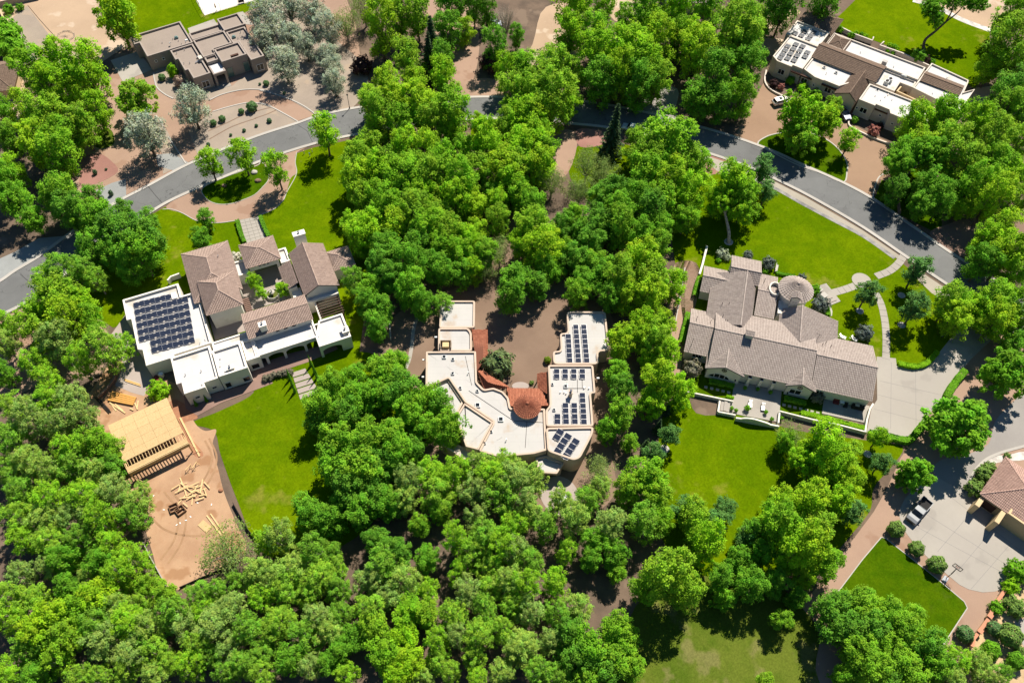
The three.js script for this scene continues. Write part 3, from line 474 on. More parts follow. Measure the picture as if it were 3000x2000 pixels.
    fr.push(box(w + 2 * t, t, 0.12, 0, h / 2, 0.05), box(w + 2 * t, t * 1.2, 0.18, 0, -h / 2 - t * 1.2, 0.07), box(t, h, 0.12, -w / 2 - t / 2, -h / 2, 0.05), box(t, h, 0.12, w / 2 + t / 2, -h / 2, 0.05));
    for (let i = 1; i < n; i++) fr.push(box(0.08, h, 0.1, -w / 2 + w * i / n, -h / 2, 0.04));
    part('frame', fr, frame, g);
    for (let i = 0; i < n; i++) part('pane', box(w / n - 0.07, h, 0.03, -w / 2 + w * (i + 0.5) / n, -h / 2, 0.02), glass, g);
  }
  at(px, y, name, geos, mat) { const [x, z] = this.L(px, y); const g = Array.isArray(geos) ? merge(geos) : geos; g.translate(x, y, z); return part(name, g, mat, this.g); }
  chimney(px, ytop, w, d, ybase, mat = W.white) {
    const [x, z] = this.L(px, ytop), g = new THREE.Group(); g.name = 'chimney'; this.g.add(g);
    part('stack', rbox(w, ytop - ybase, d, 0.06, x, ybase, z), mat, g); part('crown', rbox(w + 0.24, 0.16, d + 0.24, 0.04, x, ytop, z), mat, g);
    const c = new THREE.CylinderGeometry(0.16, 0.16, 0.4, 10); c.translate(x, ytop + 0.36, z); const k = new THREE.ConeGeometry(0.26, 0.18, 10); k.translate(x, ytop + 0.64, z); part('flue_cap', [c, k], W.metal, g);
  }
  skylight(px, y, w, d, glass = W.glass) { const [x, z] = this.L(px, y + 0.3), g = new THREE.Group(); g.name = 'skylight'; g.position.set(x, y, z); this.g.add(g); part('curb', rbox(w, 0.3, d, 0.04), W.plastic, g); part('pane', rbox(w * 0.7, 0.06, d * 0.7, 0.02, 0, 0.3), glass, g); }
  vent(px, y) { const [x, z] = this.L(px, y + 0.3); part('vent_pipe', [bar(V3(x, y, z), V3(x, y + 0.42, z), 0.07, 0.07, 7), bar(V3(x, y + 0.42, z), V3(x, y + 0.5, z), 0.12, 0.1, 7)], W.metal, this.g); }
  // rows of panels: each entry is the surveyed middle of a panel
  solar(list, y, w, d, tilt, turn, mat = W.cell, lift = 0.18) {
    const g = new THREE.Group(); g.name = 'solar_array'; this.g.add(g); const pg = new THREE.BoxGeometry(w, 0.04, d), fg = merge([box(w, 0.045, 0.025, 0, -0.022, d / 2), box(w, 0.045, 0.025, 0, -0.022, -d / 2), box(0.025, 0.045, d, w / 2, -0.022, 0), box(0.025, 0.045, d, -w / 2, -0.022, 0)]), rails = [];
    for (const px of list) { const [x, z] = this.L(px, y + lift + 0.15);
      const a = soft(new THREE.Mesh(pg, mat)), b = soft(new THREE.Mesh(fg, W.rail)); a.name = 'solar_panel'; b.name = 'panel_frame';
      a.position.set(x, y + lift + Math.sin(Math.abs(tilt)) * d / 2, z); a.rotation.order = 'YXZ'; a.rotation.set(tilt, turn, 0); g.add(a); a.add(b);
      const c = Math.cos(turn), s = Math.sin(turn); for (const e of [-1, 1]) { const bx = rbox(0.36, 0.22 + (tilt * e < 0 ? Math.sin(Math.abs(tilt)) * d * 0.8 : 0), 0.3, 0.03, x + s * e * (d / 2 - 0.05), y, z + c * e * (d / 2 - 0.05)); rails.push(bx); } }
    part('ballast_block', rails, W.block, g).userData.kind = 'stuff';
  }
}
function flip(g) { const p = g.index ? null : g.attributes; if (g.index) { const a = g.index.array; for (let i = 0; i < a.length; i += 3) { const t = a[i]; a[i] = a[i + 2]; a[i + 2] = t; } } else for (const k of Object.keys(p)) { const a = p[k].array, n = p[k].itemSize; for (let i = 0; i < a.length; i += 3 * n) for (let j = 0; j < n; j++) { const t = a[i + j]; a[i + j] = a[i + 2 * n + j]; a[i + 2 * n + j] = t; } } g.computeVertexNormals(); return g; }
function roundPoly(p, r) { const o = [], n = p.length; for (let i = 0; i < n; i++) { const a = p[(i + n - 1) % n], c = p[i], b = p[(i + 1) % n], l1 = Math.hypot(a[0] - c[0], a[1] - c[1]), l2 = Math.hypot(b[0] - c[0], b[1] - c[1]), k = Math.min(r, l1 * 0.45, l2 * 0.45), s = [c[0] + (a[0] - c[0]) * k / l1, c[1] + (a[1] - c[1]) * k / l1], e = [c[0] + (b[0] - c[0]) * k / l2, c[1] + (b[1] - c[1]) * k / l2]; for (let t = 0; t <= 3; t++) { const q = t / 3; o.push([(1 - q) * (1 - q) * s[0] + 2 * q * (1 - q) * c[0] + q * q * e[0], (1 - q) * (1 - q) * s[1] + 2 * q * (1 - q) * c[1] + q * q * e[1]]); } } return o; }

// ---------- white courtyard house with hipped tile roofs (west) ----------
{
  const R = sheetAt(340, 640, 2.7028), H = new House('courtyard_house', 'white stucco courtyard house with taupe hip roofs and a big rooftop solar array', 'house', R(900, 700), 25);
  H.flat(R, [50, 640, 490, 512, 512, 610, 650, 572, 745, 985, 460, 1075, 455, 1095, 235, 1165, 205, 1040, 170, 1035, 115, 800, 75, 800], 3.9, { drop: 0.55 });
  H.flat(R, [455, 1092, 745, 1000, 800, 1262, 695, 1300, 702, 1332, 540, 1390, 512, 1300, 465, 1315, 432, 1215], 4.1, { drop: 0.5 });
  H.flat(R, [757, 1045, 968, 978, 1048, 1172, 808, 1258], 4.6, { drop: 0.5 });
  H.flat(R, [975, 975, 1085, 940, 1140, 1092, 1042, 1122], 3.7, { drop: 0.4 });
  H.flat(R, [750, 980, 1035, 895, 1060, 955, 768, 1040], 3.4, { drop: 0.25 });
  // arcade roof and end pavilion
  const ar = H.flat(R, [1040, 930, 1560, 760, 1585, 945, 1110, 1085], 3.55, { drop: 0.35, from: 3.0 });
  const ep = H.flat(R, [1600, 805, 1785, 750, 1865, 935, 1605, 1012, 1578, 940], 3.75, { drop: 0.4, from: 3.05 });
  const arch = (x0, x1, z, yTop, openings, depth = 0.45) => { const s = new THREE.Shape([[x0, 0], [x1, 0], [x1, yTop], [x0, yTop]].map((p) => new THREE.Vector2(...p))); for (const [a, b] of openings) { const r = (b - a) / 2, sp = Math.min(2.05, 2.6 - r * 0.42), h = new THREE.Path(); h.moveTo(a, 0.02); h.lineTo(a, sp); h.absellipse((a + b) / 2, sp, r, r * 0.42, Math.PI, 0, true); h.lineTo(b, 0.02); s.holes.push(h); } const g = new THREE.ExtrudeGeometry(s, { depth, bevelEnabled: false, curveSegments: 12 }); g.translate(0, 0, z - depth); part('arcade', g, W.white, H.g); };
  { const [x0, x1, z0, z1] = H.rect(ar), w = (x1 - x0) / 9; arch(x0, x1, z1 - 0.02, 3.0, [[x0 + 0.35, x0 + 1.6], [x0 + 2.1, x0 + 5.0], [x0 + 5.5, x0 + 9.0], [x0 + 9.5, x1 - 0.4]].map(([a, b]) => [a, Math.min(b, x1 - 0.2)]).filter(([a, b]) => b - a > 0.5)); part('wall', box(x1 - x0, 3.0, 0.3, (x0 + x1) / 2, 0, z0 + 0.2), W.white, H.g);
    const [a0, a1, b0, b1] = H.rect(ep); arch(a0, a1, b1 - 0.02, 3.05, [[a0 + 0.5, a1 - 2.1]]); part('wall', [box(0.32, 3.05, b1 - b0 - 0.4, a1 - 0.18, 0, (b0 + b1) / 2), box(a1 - a0 - 0.4, 3.05, 0.3, (a0 + a1) / 2, 0, b0 + 0.18)], W.white, H.g); }
  // tiled roofs
  H.hip(R, [515, 285, 875, 180, 1000, 560, 640, 640], 4.2, 6.1);
  H.hip(R, [642, 503, 922, 428, 1005, 680, 725, 763], 5.2, 7.2);
  { const e = H.hip(R, [970, 215, 1240, 140, 1295, 320, 1045, 395], 4.6, 6.0, { base: 2.9 }); for (const x of [e.x0 + 0.8, e.x1 - 0.8]) for (const z of [e.z0 + 0.8, e.z1 - 0.8]) part('gateway_pier', box(0.58, 2.9, 0.58, x, 0, z), W.white, H.g); for (const x of [e.x0 + 0.7, e.x1 - 0.7]) part('wall', box(0.3, 2.88, e.z1 - e.z0 - 2.3, x, 0, e.cz), W.white, H.g); }
  H.gable(R, [1000, 825, 1520, 680], [1055, 955, 1490, 605], 4.9, 6.2);
  H.gable(R, [1475, 190, 1600, 530], [1335, 185, 1755, 500], 4.7, 6.6);
  H.hip(R, [1645, 275, 1815, 230, 1895, 365, 1740, 410], 3.6, 4.6);
  { const p = H.poly(R, [1285, 385, 1365, 350, 1430, 535, 1345, 560], 3.6); const [x0, x1, z0, z1] = H.rect(p); H.plane([V3(x0, 3.2, z1), V3(x0, 3.2, z0), V3(x1 + 0.4, 4.5, z0), V3(x1 + 0.4, 4.5, z1)], 'taupe'); part('wall', upright(shapeOf([[x0 + 0.4, z0 + 0.2], [x1, z0 + 0.2], [x1, z1 - 0.2], [x0 + 0.4, z1 - 0.2]]), 0, 3.2), W.white, H.g); }
  H.flat(R, [903, 345, 1010, 325, 1055, 420, 940, 470], 3.0, { drop: 0.4 });
  H.flat(R, [1278, 240, 1350, 225, 1368, 330, 1296, 360], 3.2, { drop: 0.4 });
  H.flat(R, [1500, 625, 1742, 535, 1758, 590, 1520, 665], 3.6, { drop: 0.3, roof: W.roofGrey });
  H.box(R, [1385, 560, 1460, 545, 1475, 610, 1400, 630], 2.2);
  H.chimney(R(1445, 118), 7.0, 2.3, 1.1, 0.5); H.chimney(R(1155, 838), 6.9, 1.25, 1.0, 5.2); H.chimney(R(1812, 880), 4.1, 1.2, 1.2, 3.2); H.chimney(R(900, 1180), 4.9, 1.3, 0.7, 4.0);
  for (const q of [[1285, 912], [1350, 893], [1415, 874]]) H.win(R(...q), 4.3, 'S', 0.7, 0.5, 1, { frame: W.white });
  for (const q of [[1150, 408], [1182, 398], [1212, 389]]) H.win(R(...q), 4.0, 'S', 0.45, 0.4, 1, { frame: W.white });
  H.win(R(885, 1305), 1.3, 'S', 1.0, 1.5, 1, { frame: W.white }); H.win(R(775, 1328), 1.7, 'S', 0.8, 0.55, 1, { frame: W.white }); H.win(R(1030, 1260), 1.3, 'S', 1.2, 1.3, 1, { frame: W.white }); H.win(R(640, 1402), 1.9, 'S', 0.8, 0.5, 1, { frame: W.white }); H.win(R(1105, 1172), 1.3, 'S', 1.4, 1.4, 1, { frame: W.white }); H.win(R(1820, 415), 1.6, 'S', 1.4, 1.0, 2, { frame: W.white }); H.win(R(1640, 560), 4.0, 'S', 1.0, 0.8);
  // solar array: 8 rows
  const list = []; for (let r = 0; r < 8; r++) for (let c = 0; c < 5; c++) { if (r === 0 && c > 3) continue; if (r >= 6 && c < 1) continue; if (r === 0 && c === 3.5) continue; const bx = 178 + c * 84 + r * 8.5, by = 676 - c * 21 + r * 53.5; list.push(R(bx, by)); }
  H.solar(list, 3.35, 2.06, 1.22, rad(6), 0, W.cell);
  part('roof_hatch', rbox(1.0, 0.5, 1.6, 0.05, ...(() => { const [x, z] = H.L(R(455, 610), 3.8); return [x, 3.35, z]; })()), W.white, H.g); 
  for (const q of [[545, 1235], [670, 1205], [160, 1000]]) H.vent(R(...q), 3.6);
  for (const q of [[822, 1115], [822, 1175], [660, 990], [700, 965]]) H.vent(R(...q), 3.8);
  H.vent(R(805, 295), 5.3);
  // pergola
  { const p = H.poly(R, [1588, 658, 1758, 612, 1795, 742, 1635, 795], 3.0), [x0, x1, z0, z1] = H.rect(p), g = new THREE.Group(); g.name = 'pergola'; H.g.add(g); for (const x of [x0 + 0.1, x1 - 0.1]) for (const z of [z0 + 0.1, z1 - 0.1]) part('post', box(0.22, 2.8, 0.22, x, 0, z), W.timber, g); for (const x of [x0 + 0.1, x1 - 0.1]) part('beam', box(0.16, 0.26, z1 - z0 + 0.4, x, 2.8, (z0 + z1) / 2), W.timber, g); const n = 7; for (let i = 0; i < n; i++) part('slat', box(x1 - x0 + 0.5, 0.2, 0.16, (x0 + x1) / 2, 3.06, z0 + (z1 - z0) * (i + 0.5) / n), W.timber, g); part('wall', box(0.3, 2.9, z1 - z0 + 0.8, x0 - 0.35, 0, (z0 + z1) / 2), W.white, g); }
  { const g = upright(shapeOf(H.poly(R, [915, 470, 1310, 360, 1420, 640, 1010, 720], 0.05)), 0.02, 0.075); part('courtyard_floor', g, M.paving, H.g); part('garden_floor', upright(shapeOf(H.poly(R, [750, 770, 970, 700, 1030, 890, 760, 970], 0.05)), 0.02, 0.07), M.paving, H.g); }
  { const [x, z] = H.L(R(1035, 680), 1), g = new THREE.Group(); g.name = 'stair'; H.g.add(g); for (let i = 0; i < 8; i++) part('step', box(1.3, 0.19 * (i + 1), 0.3, x, 0, z + 1.2 - i * 0.32), M.brickPave, g); part('railing', [bar(V3(x - 0.6, 1.0, z + 1.3), V3(x - 0.6, 2.5, z - 1.2), 0.03), bar(V3(x - 0.6, 0, z + 1.3), V3(x - 0.6, 1, z + 1.3), 0.03), bar(V3(x - 0.6, 1.5, z - 1.2), V3(x - 0.6, 2.5, z - 1.2), 0.03)], W.dark, g); }
  part('garden_wall', bandGeo(pairs(R, [405, 490, 430, 460, 500, 435]).map((q) => { const [x, z] = H.L(q, 1.2); return V3(x, 0, z); }), 0.3, 0, 1.3), W.white, H.g);
}
// ---------- taupe flat-roofed house (north-west) ----------
{
  const R = sheetAt(370, 20, 5.47), H = new House('flat_roofed_house', 'taupe stucco house with stepped flat roofs and dark parapets beside a back lawn', 'house', R(1200, 700), 32.6), o = { wall: W.taupe, roof: W.roofTaupe };
  H.flat(R, [60, 478, 860, 213, 1048, 558, 335, 800, 200, 570, 112, 600], 4.3, o);
  H.flat(R, [1000, 415, 1480, 270, 1562, 376, 1040, 522], 4.0, o);
  H.flat(R, [1050, 530, 1560, 378, 1690, 570, 1400, 665, 1432, 742, 1235, 800], 4.7, o);
  H.flat(R, [1440, 190, 1780, 95, 1912, 270, 1562, 372], 4.6, o);
  H.flat(R, [1600, 400, 1888, 310, 2210, 780, 1985, 850, 1930, 740, 1800, 560, 1690, 578], 4.4, o);
  H.flat(R, [1395, 675, 1790, 560, 1930, 745, 1525, 885], 5.0, o);
  H.flat(R, [1238, 805, 1430, 745, 1480, 832, 1290, 892], 4.5, o);
  const b = H.flat(R, [700, 690, 1052, 590, 1350, 1050, 1070, 1145, 985, 1000, 930, 1015, 830, 830, 770, 845], 4.15, o);
  const pr = H.flat(R, [1300, 930, 1490, 872, 1602, 1022, 1385, 1078], 3.7, { wall: W.taupe, roof: W.roofGrey, drop: 0.08, from: 3.0 });
  { const [x0, x1, z0, z1] = H.rect(pr); for (const x of [x0 + 0.25, x1 - 0.25]) part('porch_column', box(0.5, 3.0, 0.5, x, 0, z1 - 0.26), W.taupe, H.g); part('porch_floor', box(x1 - x0, 0.09, z1 - z0 + 1.2, (x0 + x1) / 2, 0, (z0 + z1) / 2 + 0.6), M.concrete, H.g); part('wall', box(x1 - x0 - 0.2, 3.0, 0.3, (x0 + x1) / 2, 0, z0 - 0.4), W.taupe, H.g); }
  { const [x, z] = H.L(R(1735, 790), 4.9); part('accent_wall', box(1.9, 5.35, 0.5, x, 0, z - 0.05), W.brown, H.g); }
  H.win(R(1655, 1030), 1.5, 'S', 1.5, 2.6, 1, { glass: W.teal, frame: W.taupe }); H.win(R(1925, 950), 1.7, 'S', 1.4, 2.6, 1, { glass: W.teal, frame: W.taupe });
  H.win(R(1285, 1255), 1.6, 'S', 1.6, 1.6, 2); H.win(R(2140, 955), 1.7, 'S', 1.6, 1.6, 2); H.win(R(480, 882), 2.4, 'S', 0.5, 0.5); H.win(R(600, 845), 2.4, 'S', 0.5, 0.5);
  H.at(R(800, 505), 3.8, 'roof_cooler', [rbox(0.9, 0.45, 0.7, 0.08), rbox(0.5, 0.2, 0.45, 0.05, 0, 0.45)], W.copper); H.at(R(1722, 495), 3.9, 'roof_cooler', [rbox(0.9, 0.45, 0.7, 0.08), rbox(0.5, 0.2, 0.45, 0.05, 0, 0.45)], W.copper);
  { const [x, z] = H.L(R(1180, 815), 4.4); part('rooftop_unit', rbox(0.9, 1.0, 1.4, 0.05, x, 3.65, z), W.bone, H.g); part('duct', [bar(V3(x - 1.6, 3.9, z + 0.5), V3(x - 0.3, 4.0, z + 0.3), 0.14), rbox(0.6, 0.5, 0.5, 0.05, x - 0.3, 3.65, z - 1.2)], W.metal, H.g); }
  for (const q of [[570, 575], [740, 515], [830, 540], [880, 590], [945, 570], [925, 680], [1010, 890], [915, 900], [1160, 650], [1150, 585], [800, 735]]) H.vent(R(...q), 3.65);
  for (const q of [[1825, 400], [1785, 490], [1985, 650], [1870, 625], [1985, 590], [2055, 700]]) H.vent(R(...q), 3.9);
  H.at(R(960, 535), 3.8, 'skylight', rbox(0.7, 0.2, 0.5, 0.05), W.plastic);
  { const [x, z] = H.L(R(710, 620), 3.9); part('satellite_dish', [bar(V3(x, 3.8, z), V3(x, 4.5, z), 0.03), (() => { const d = new THREE.SphereGeometry(0.4, 12, 5, 0, Math.PI * 2, 0, 0.9); d.rotateX(-0.9); d.translate(x, 4.4, z); return d; })()], W.plastic, H.g); }
}
// ---------- adobe house with white roofs, red tiled portal and rust cone (centre) ----------
{
  const R = sheetAt(1220, 860, 2.9033), H = new House('adobe_house', 'rounded adobe house with white flat roofs, red tiled portal and a rust conical roof', 'house', R(900, 800), 2.3), o = { wall: W.adobe, roof: W.roofCream, drop: 0.35, round: 0.5 };
  H.flat(R, [205, 60, 496, 55, 498, 290, 190, 290], 3.5, o);
  H.flat(R, [185, 290, 440, 290, 470, 330, 472, 487, 182, 487], 3.9, { ...o, snap: false });
  H.flat(R, [80, 490, 506, 488, 516, 752, 575, 812, 655, 798, 735, 828, 785, 885, 802, 972, 1095, 976, 1100, 1130, 1112, 1330, 1000, 1362, 700, 1390, 530, 1335, 655, 1088, 410, 922, 272, 718, 108, 792, 76, 792], 4.3, { ...o, snap: false, round: 0.3 });
  H.flat(R, [112, 796, 270, 724, 402, 918, 345, 1030, 180, 990], 3.8, { ...o, snap: false, round: 0.2 });
  H.flat(R, [408, 928, 654, 1092, 527, 1328, 420, 1300, 330, 1050], 4.7, { ...o, snap: false, round: 0.15 });
  H.flat(R, [210, 1280, 255, 1235, 420, 1310, 540, 1345, 480, 1430, 400, 1410], 3.2, { ...o, snap: false, round: 0.2 });
  H.flat(R, [1120, 605, 1502, 605, 1528, 845, 1482, 848, 1512, 1125, 1104, 1130, 1098, 990, 1132, 950], 4.5, { ...o, round: 0.5 });
  H.flat(R, [1100, 1138, 1512, 1130, 1500, 1195, 1395, 1395, 1340, 1418, 1115, 1340], 4.8, { ...o, snap: false, round: 0.7 });
  H.flat(R, [1280, 150, 1615, 150, 1638, 485, 1547, 490, 1552, 600, 1162, 600, 1162, 488, 1224, 484, 1224, 336, 1284, 330], 4.0, { ...o, round: 0.9 });
  H.flat(R, [1010, 1395, 1100, 1372, 1258, 1440, 1195, 1532, 1040, 1522], 2.9, { ...o, snap: false, round: 0.2, from: 2.3 });
  H.box(R, [1030, 1410, 1075, 1400, 1085, 1440, 1040, 1450], 2.3, { mat: W.adobe, name: 'porch_column' }); H.box(R, [1190, 1470, 1230, 1455, 1235, 1490, 1200, 1510], 2.3, { mat: W.adobe, name: 'porch_column' });
  const Q = (x, y, h) => { const [a, b] = H.L(R(x, y), h); return V3(a, h, b); };
  H.plane([Q(602, 306, 2.6), Q(606, 510, 2.6), Q(516, 655, 3.6), Q(470, 305, 3.6)], 'red');
  H.plane([Q(565, 655, 2.6), Q(792, 800, 2.6), Q(640, 806, 3.6), Q(576, 812, 3.6), Q(520, 660, 3.6)], 'red');
  H.plane([Q(768, 806, 2.7), Q(1062, 810, 2.7), Q(1122, 952, 3.9), Q(800, 958, 3.9)], 'red');
  H.plane([Q(1112, 850, 3.6), Q(1108, 665, 3.6), Q(1030, 680, 2.6), Q(1034, 800, 2.6)].slice(2).concat([Q(1112, 850, 3.6), Q(1108, 665, 3.6)]), 'red');
  for (const q of [[598, 312], [600, 400], [602, 490], [770, 790], [700, 745], [772, 812], [1058, 816], [1033, 690]]) { const p = Q(q[0], q[1], 2.5); part('portal_post', bar(V3(p.x, 0, p.z), V3(p.x, 2.5, p.z), 0.13, 0.13, 8), W.timber, H.g); }
  const [cx, cz] = H.cone(R(942, 962), 2.35, 5.3, 6.6, 'rust', 40); { const c = new THREE.CylinderGeometry(2.0, 2.0, 5.3, 32); c.translate(cx, 2.65, cz); part('tower_wall', c, W.adobe, H.g); }
  const S = []; for (let i = 0; i < 4; i++) for (const y of [658, 700]) S.push(R(1193 + i * 73, y)); for (const y of [1042, 1085]) S.push(R(1200, y)); for (const x of [1268, 1343]) for (const y of [948, 993, 1042, 1085]) S.push(R(x + (y - 948) * 0.04, y)); for (const y of [862, 905, 952, 997, 1042, 1088]) S.push(R(1412 + (y - 862) * 0.06, y));
  H.solar(S, 4.15, 1.05, 0.98, rad(8), 0, W.cell, 0.22);
  const N = []; for (let k = 0; k < 8; k++) if (k > 1) { N.push(R(1292 + (k - 2) * 2.4, 362 + (k - 2) * 41)); } for (let k = 0; k < 8; k++) { N.push(R(1356 + k * 3.2, 282 + k * 41)); N.push(R(1424 + k * 3.6, 282 + k * 41)); }
  H.solar(N, 3.65, 1.05, 1.08, rad(8), 0, W.cell, 0.22);
  const E = []; const D = [[1222, 1175], [1195, 1218], [1288, 1212], [1258, 1252], [1230, 1295], [1202, 1338], [1355, 1255], [1326, 1298], [1298, 1340], [1270, 1382]]; for (const q of D) E.push(R(...q));
  H.solar(E, 4.45, 1.25, 1.0, rad(8), rad(-33), W.cell, 0.22);
  for (const [x, y, w] of [[235, 535, 0.75], [310, 555, 0.6], [308, 675, 0.6], [372, 800, 0.6], [518, 825, 0.55], [520, 945, 0.95], [718, 1065, 0.95]]) H.skylight(R(x, y), 3.95, w, w); for (const [x, y, w] of [[1157, 768, 0.5], [1270, 785, 0.75], [1172, 985, 0.55]]) H.skylight(R(x, y), 4.15, w, w);
  for (const [x, y] of [[635, 1170], [578, 1268]]) H.skylight(R(x, y), 3.95, 0.55, 0.4);
  { const [x, z] = H.L(R(248, 437), 4.3), g = new THREE.Group(); g.name = 'roof_cooler'; H.g.add(g); part('cabinet', rbox(1.25, 0.95, 1.1, 0.06, x, 3.55, z), flat(0.5, 0.38, 0.2), g); part('screen', [box(2.1, 1.1, 0.12, x, 3.55, z - 0.85), box(0.12, 1.1, 1.6, x - 1.0, 3.55, z), box(0.12, 1.1, 1.6, x + 1.0, 3.55, z)], flat(0.25, 0.19, 0.13), g); }
  H.chimney(R(1315, 835), 5.6, 0.5, 0.8, 4.1, W.adobe);
  for (const q of [[1428, 800], [1468, 802], [1225, 835], [1258, 835], [1275, 845], [765, 1240], [440, 670]]) H.vent(R(...q), 4.1);
  part('conduit', [[[415, 530], [470, 780]], [[445, 825], [825, 1080]], [[830, 1082], [1125, 1098]], [[940, 1090], [925, 1310]]].map(([a, b]) => { const p = Q(...a, 3.98), q = Q(...b, 3.98); return bar(p, q, 0.04, 0.04, 5); }), W.dark, H.g);
  part('conduit', [[[1370, 730], [1370, 840]], [[1255, 805], [1440, 805]], [[1410, 735], [1412, 800]]].map(([a, b]) => bar(Q(...a, 4.2), Q(...b, 4.2), 0.04, 0.04, 5)), W.dark, H.g);
  for (const q of [[165, 372], [62, 565], [57, 710], [1545, 720]]) { const p = Q(q[0], q[1], 3.0); part('canale', box(0.5, 0.18, 0.3, p.x, 3.0, p.z), W.plastic, H.g); }
  { const p = Q(885, 785, 0.1); part('portal_step', upright(roundShape(p.x, p.z, 1.6, 0.9), 0, 0.12), M.paving, H.g); }
}
function roundShape(x, z, a, b) { const s = new THREE.Shape(); s.absellipse(x, -z, a, b, 0, Math.PI * 2); return s; }
// ---------- tiled house with a turret (east) ----------
{
  const R = sheetAt(1960, 720, 2.7515), H = new House('turret_house', 'cream house with grey barrel-tile gables and a round turret between two lawns', 'house', R(800, 750), -13.2), o = { wall: W.cream, tone: 'grey' };
  const mg = H.gable(R, [372, 662, 1195, 852], [610, 1032, 385, 505], 3.5, 6.2, o);
  H.gable(R, [1195, 878, 1688, 985], [1672, 1262, 1320, 742], 3.3, 5.9, o);
  H.gable(R, [168, 620, 372, 662], [118, 850, 180, 508], 3.0, 5.2, o);
  H.gable(R, [582, 640, 632, 205], [315, 480, 670, 560], 3.5, 5.9, o);
  H.gable(R, [502, 172, 750, 215], [492, 275, 752, 130], 4.0, 5.6, o);
  H.gable(R, [276, 240, 500, 285], [285, 165, 255, 365], 3.0, 4.6, o);
  H.gable(R, [720, 355, 880, 385], [885, 258, 690, 395], 3.0, 4.4, o);
  H.gable(R, [1058, 770, 1078, 480], [895, 560, 1358, 690], 3.3, 5.7, o);
  H.gable(R, [485, 800, 465, 985], [300, 960, 606, 1038], 3.3, 4.9, o);
  H.gable(R, [1092, 920, 1078, 1122], [948, 1100, 1184, 1160], 3.3, 4.7, o);
  const [tx, tz] = H.cone(R(1025, 352), 3.3, 5.6, 7.6, 'grey', 34); { const c = new THREE.CylinderGeometry(2.9, 2.9, 5.6, 36); c.translate(tx, 2.8, tz); part('turret_wall', c, W.cream, H.g); }
  { const [x, z] = H.L(R(1035, 390), 7), g = new THREE.Group(); g.name = 'chimney'; H.g.add(g); part('stack', rbox(1.5, 6.9, 1.3, 0.06, x, 0.5, z + 0.4), W.cream, g); }
  { const [x, z] = H.L(R(1035, 385), 7.6); const P = (a, b, c) => V3(x + a, b, z + 0.4 + c); H.plane([P(-0.9, 7.4, 0.8), P(-0.9, 7.4, -0.8), P(0, 7.9, -0.8), P(0, 7.9, 0.8)], 'grey'); H.plane([P(0.9, 7.4, -0.8), P(0.9, 7.4, 0.8), P(0, 7.9, 0.8), P(0, 7.9, -0.8)], 'grey'); }
  { const [x, z] = H.L(R(655, 705), 7.0), g = new THREE.Group(); g.name = 'chimney'; H.g.add(g); part('stack', rbox(1.3, 2.2, 1.2, 0.05, x, 5.0, z), W.cream, g); const P = (a, b, c) => V3(x + a, b, z + c); H.plane([P(0.85, 7.2, 0.8), P(-0.85, 7.2, 0.8), P(-0.85, 7.6, 0), P(0.85, 7.6, 0)], 'grey'); H.plane([P(-0.85, 7.2, -0.8), P(0.85, 7.2, -0.8), P(0.85, 7.6, 0), P(-0.85, 7.6, 0)], 'grey'); }
  { const s = new THREE.Shape(); const [x, z] = H.L(R(858, 345), 4.6); s.absellipse(x, -z, 1.25, 1.7, 0, Math.PI * 2); const h = new THREE.Path(); h.absellipse(x, -z, 0.95, 1.4, 0, Math.PI * 2); s.holes.push(h); part('stair_wall', upright(s, 0, 4.8, 0.05), W.cream, H.g); const d = new THREE.Shape(); d.absellipse(x, -z, 1.0, 1.45, 0, Math.PI * 2); part('stair_roof', upright(d, 3.7, 3.9), W.roofCream, H.g); }
  part('courtyard_floor', upright(shapeOf(H.poly(R, [680, 480, 890, 500, 890, 615, 670, 580], 0.1)), 0.02, 0.08), M.paving, H.g);
  part('turret_link', upright(shapeOf(H.poly(R, [880, 430, 1000, 470, 960, 560, 885, 540], 3.6)), 0, 3.6), W.cream, H.g);
  H.win(R(768, 455), 1.9, 'S', 1.5, 1.3, 2, { frame: W.cream });
  H.win(R(405, 1070), 1.5, 'S', 4.0, 1.5, 4, { arch: true }); H.win(R(1018, 1185), 1.7, 'S', 2.0, 1.3, 2); H.win(R(225, 890), 1.9, 'S', 1.7, 1.0, 3); H.win(R(1215, 1145), 1.9, 'S', 1.5, 0.9, 2);
  for (const q of [[447, 1008], [1058, 1148]]) { const [x, z] = H.L(R(...q), 3.6); let zz = z; for (const p of H.walls) for (const a of p) if (Math.abs(a[1] - z) < 0.9) zz = Math.max(zz, a[1]); const t = new THREE.TorusGeometry(0.42, 0.06, 6, 20); t.translate(x, 3.7, zz + 0.05); part('wall_medallion', [t, box(0.08, 0.7, 0.05, x, 3.35, zz + 0.04), box(0.7, 0.08, 0.05, x, 3.66, zz + 0.04)], W.dark, H.g); }
  for (const q of [[533, 1090], [955, 1190], [1425, 1220]]) { const [x, z] = H.L(R(...q), 2.0); part('wall_lantern', [box(0.18, 0.42, 0.2, x, 1.9, z), box(0.26, 0.06, 0.28, x, 2.32, z)], W.dark, H.g); }
  // loggia columns under the main eave
  { for (const q of [[640, 1090], [732, 1110], [832, 1132]]) { const [x, z] = H.L(R(...q), 1.5); part('loggia_column', [box(0.5, 2.9, 0.5, x, 0.1, z), box(0.7, 0.25, 0.7, x, 0.05, z), box(0.7, 0.2, 0.7, x, 2.8, z)], W.cream, H.g); } }
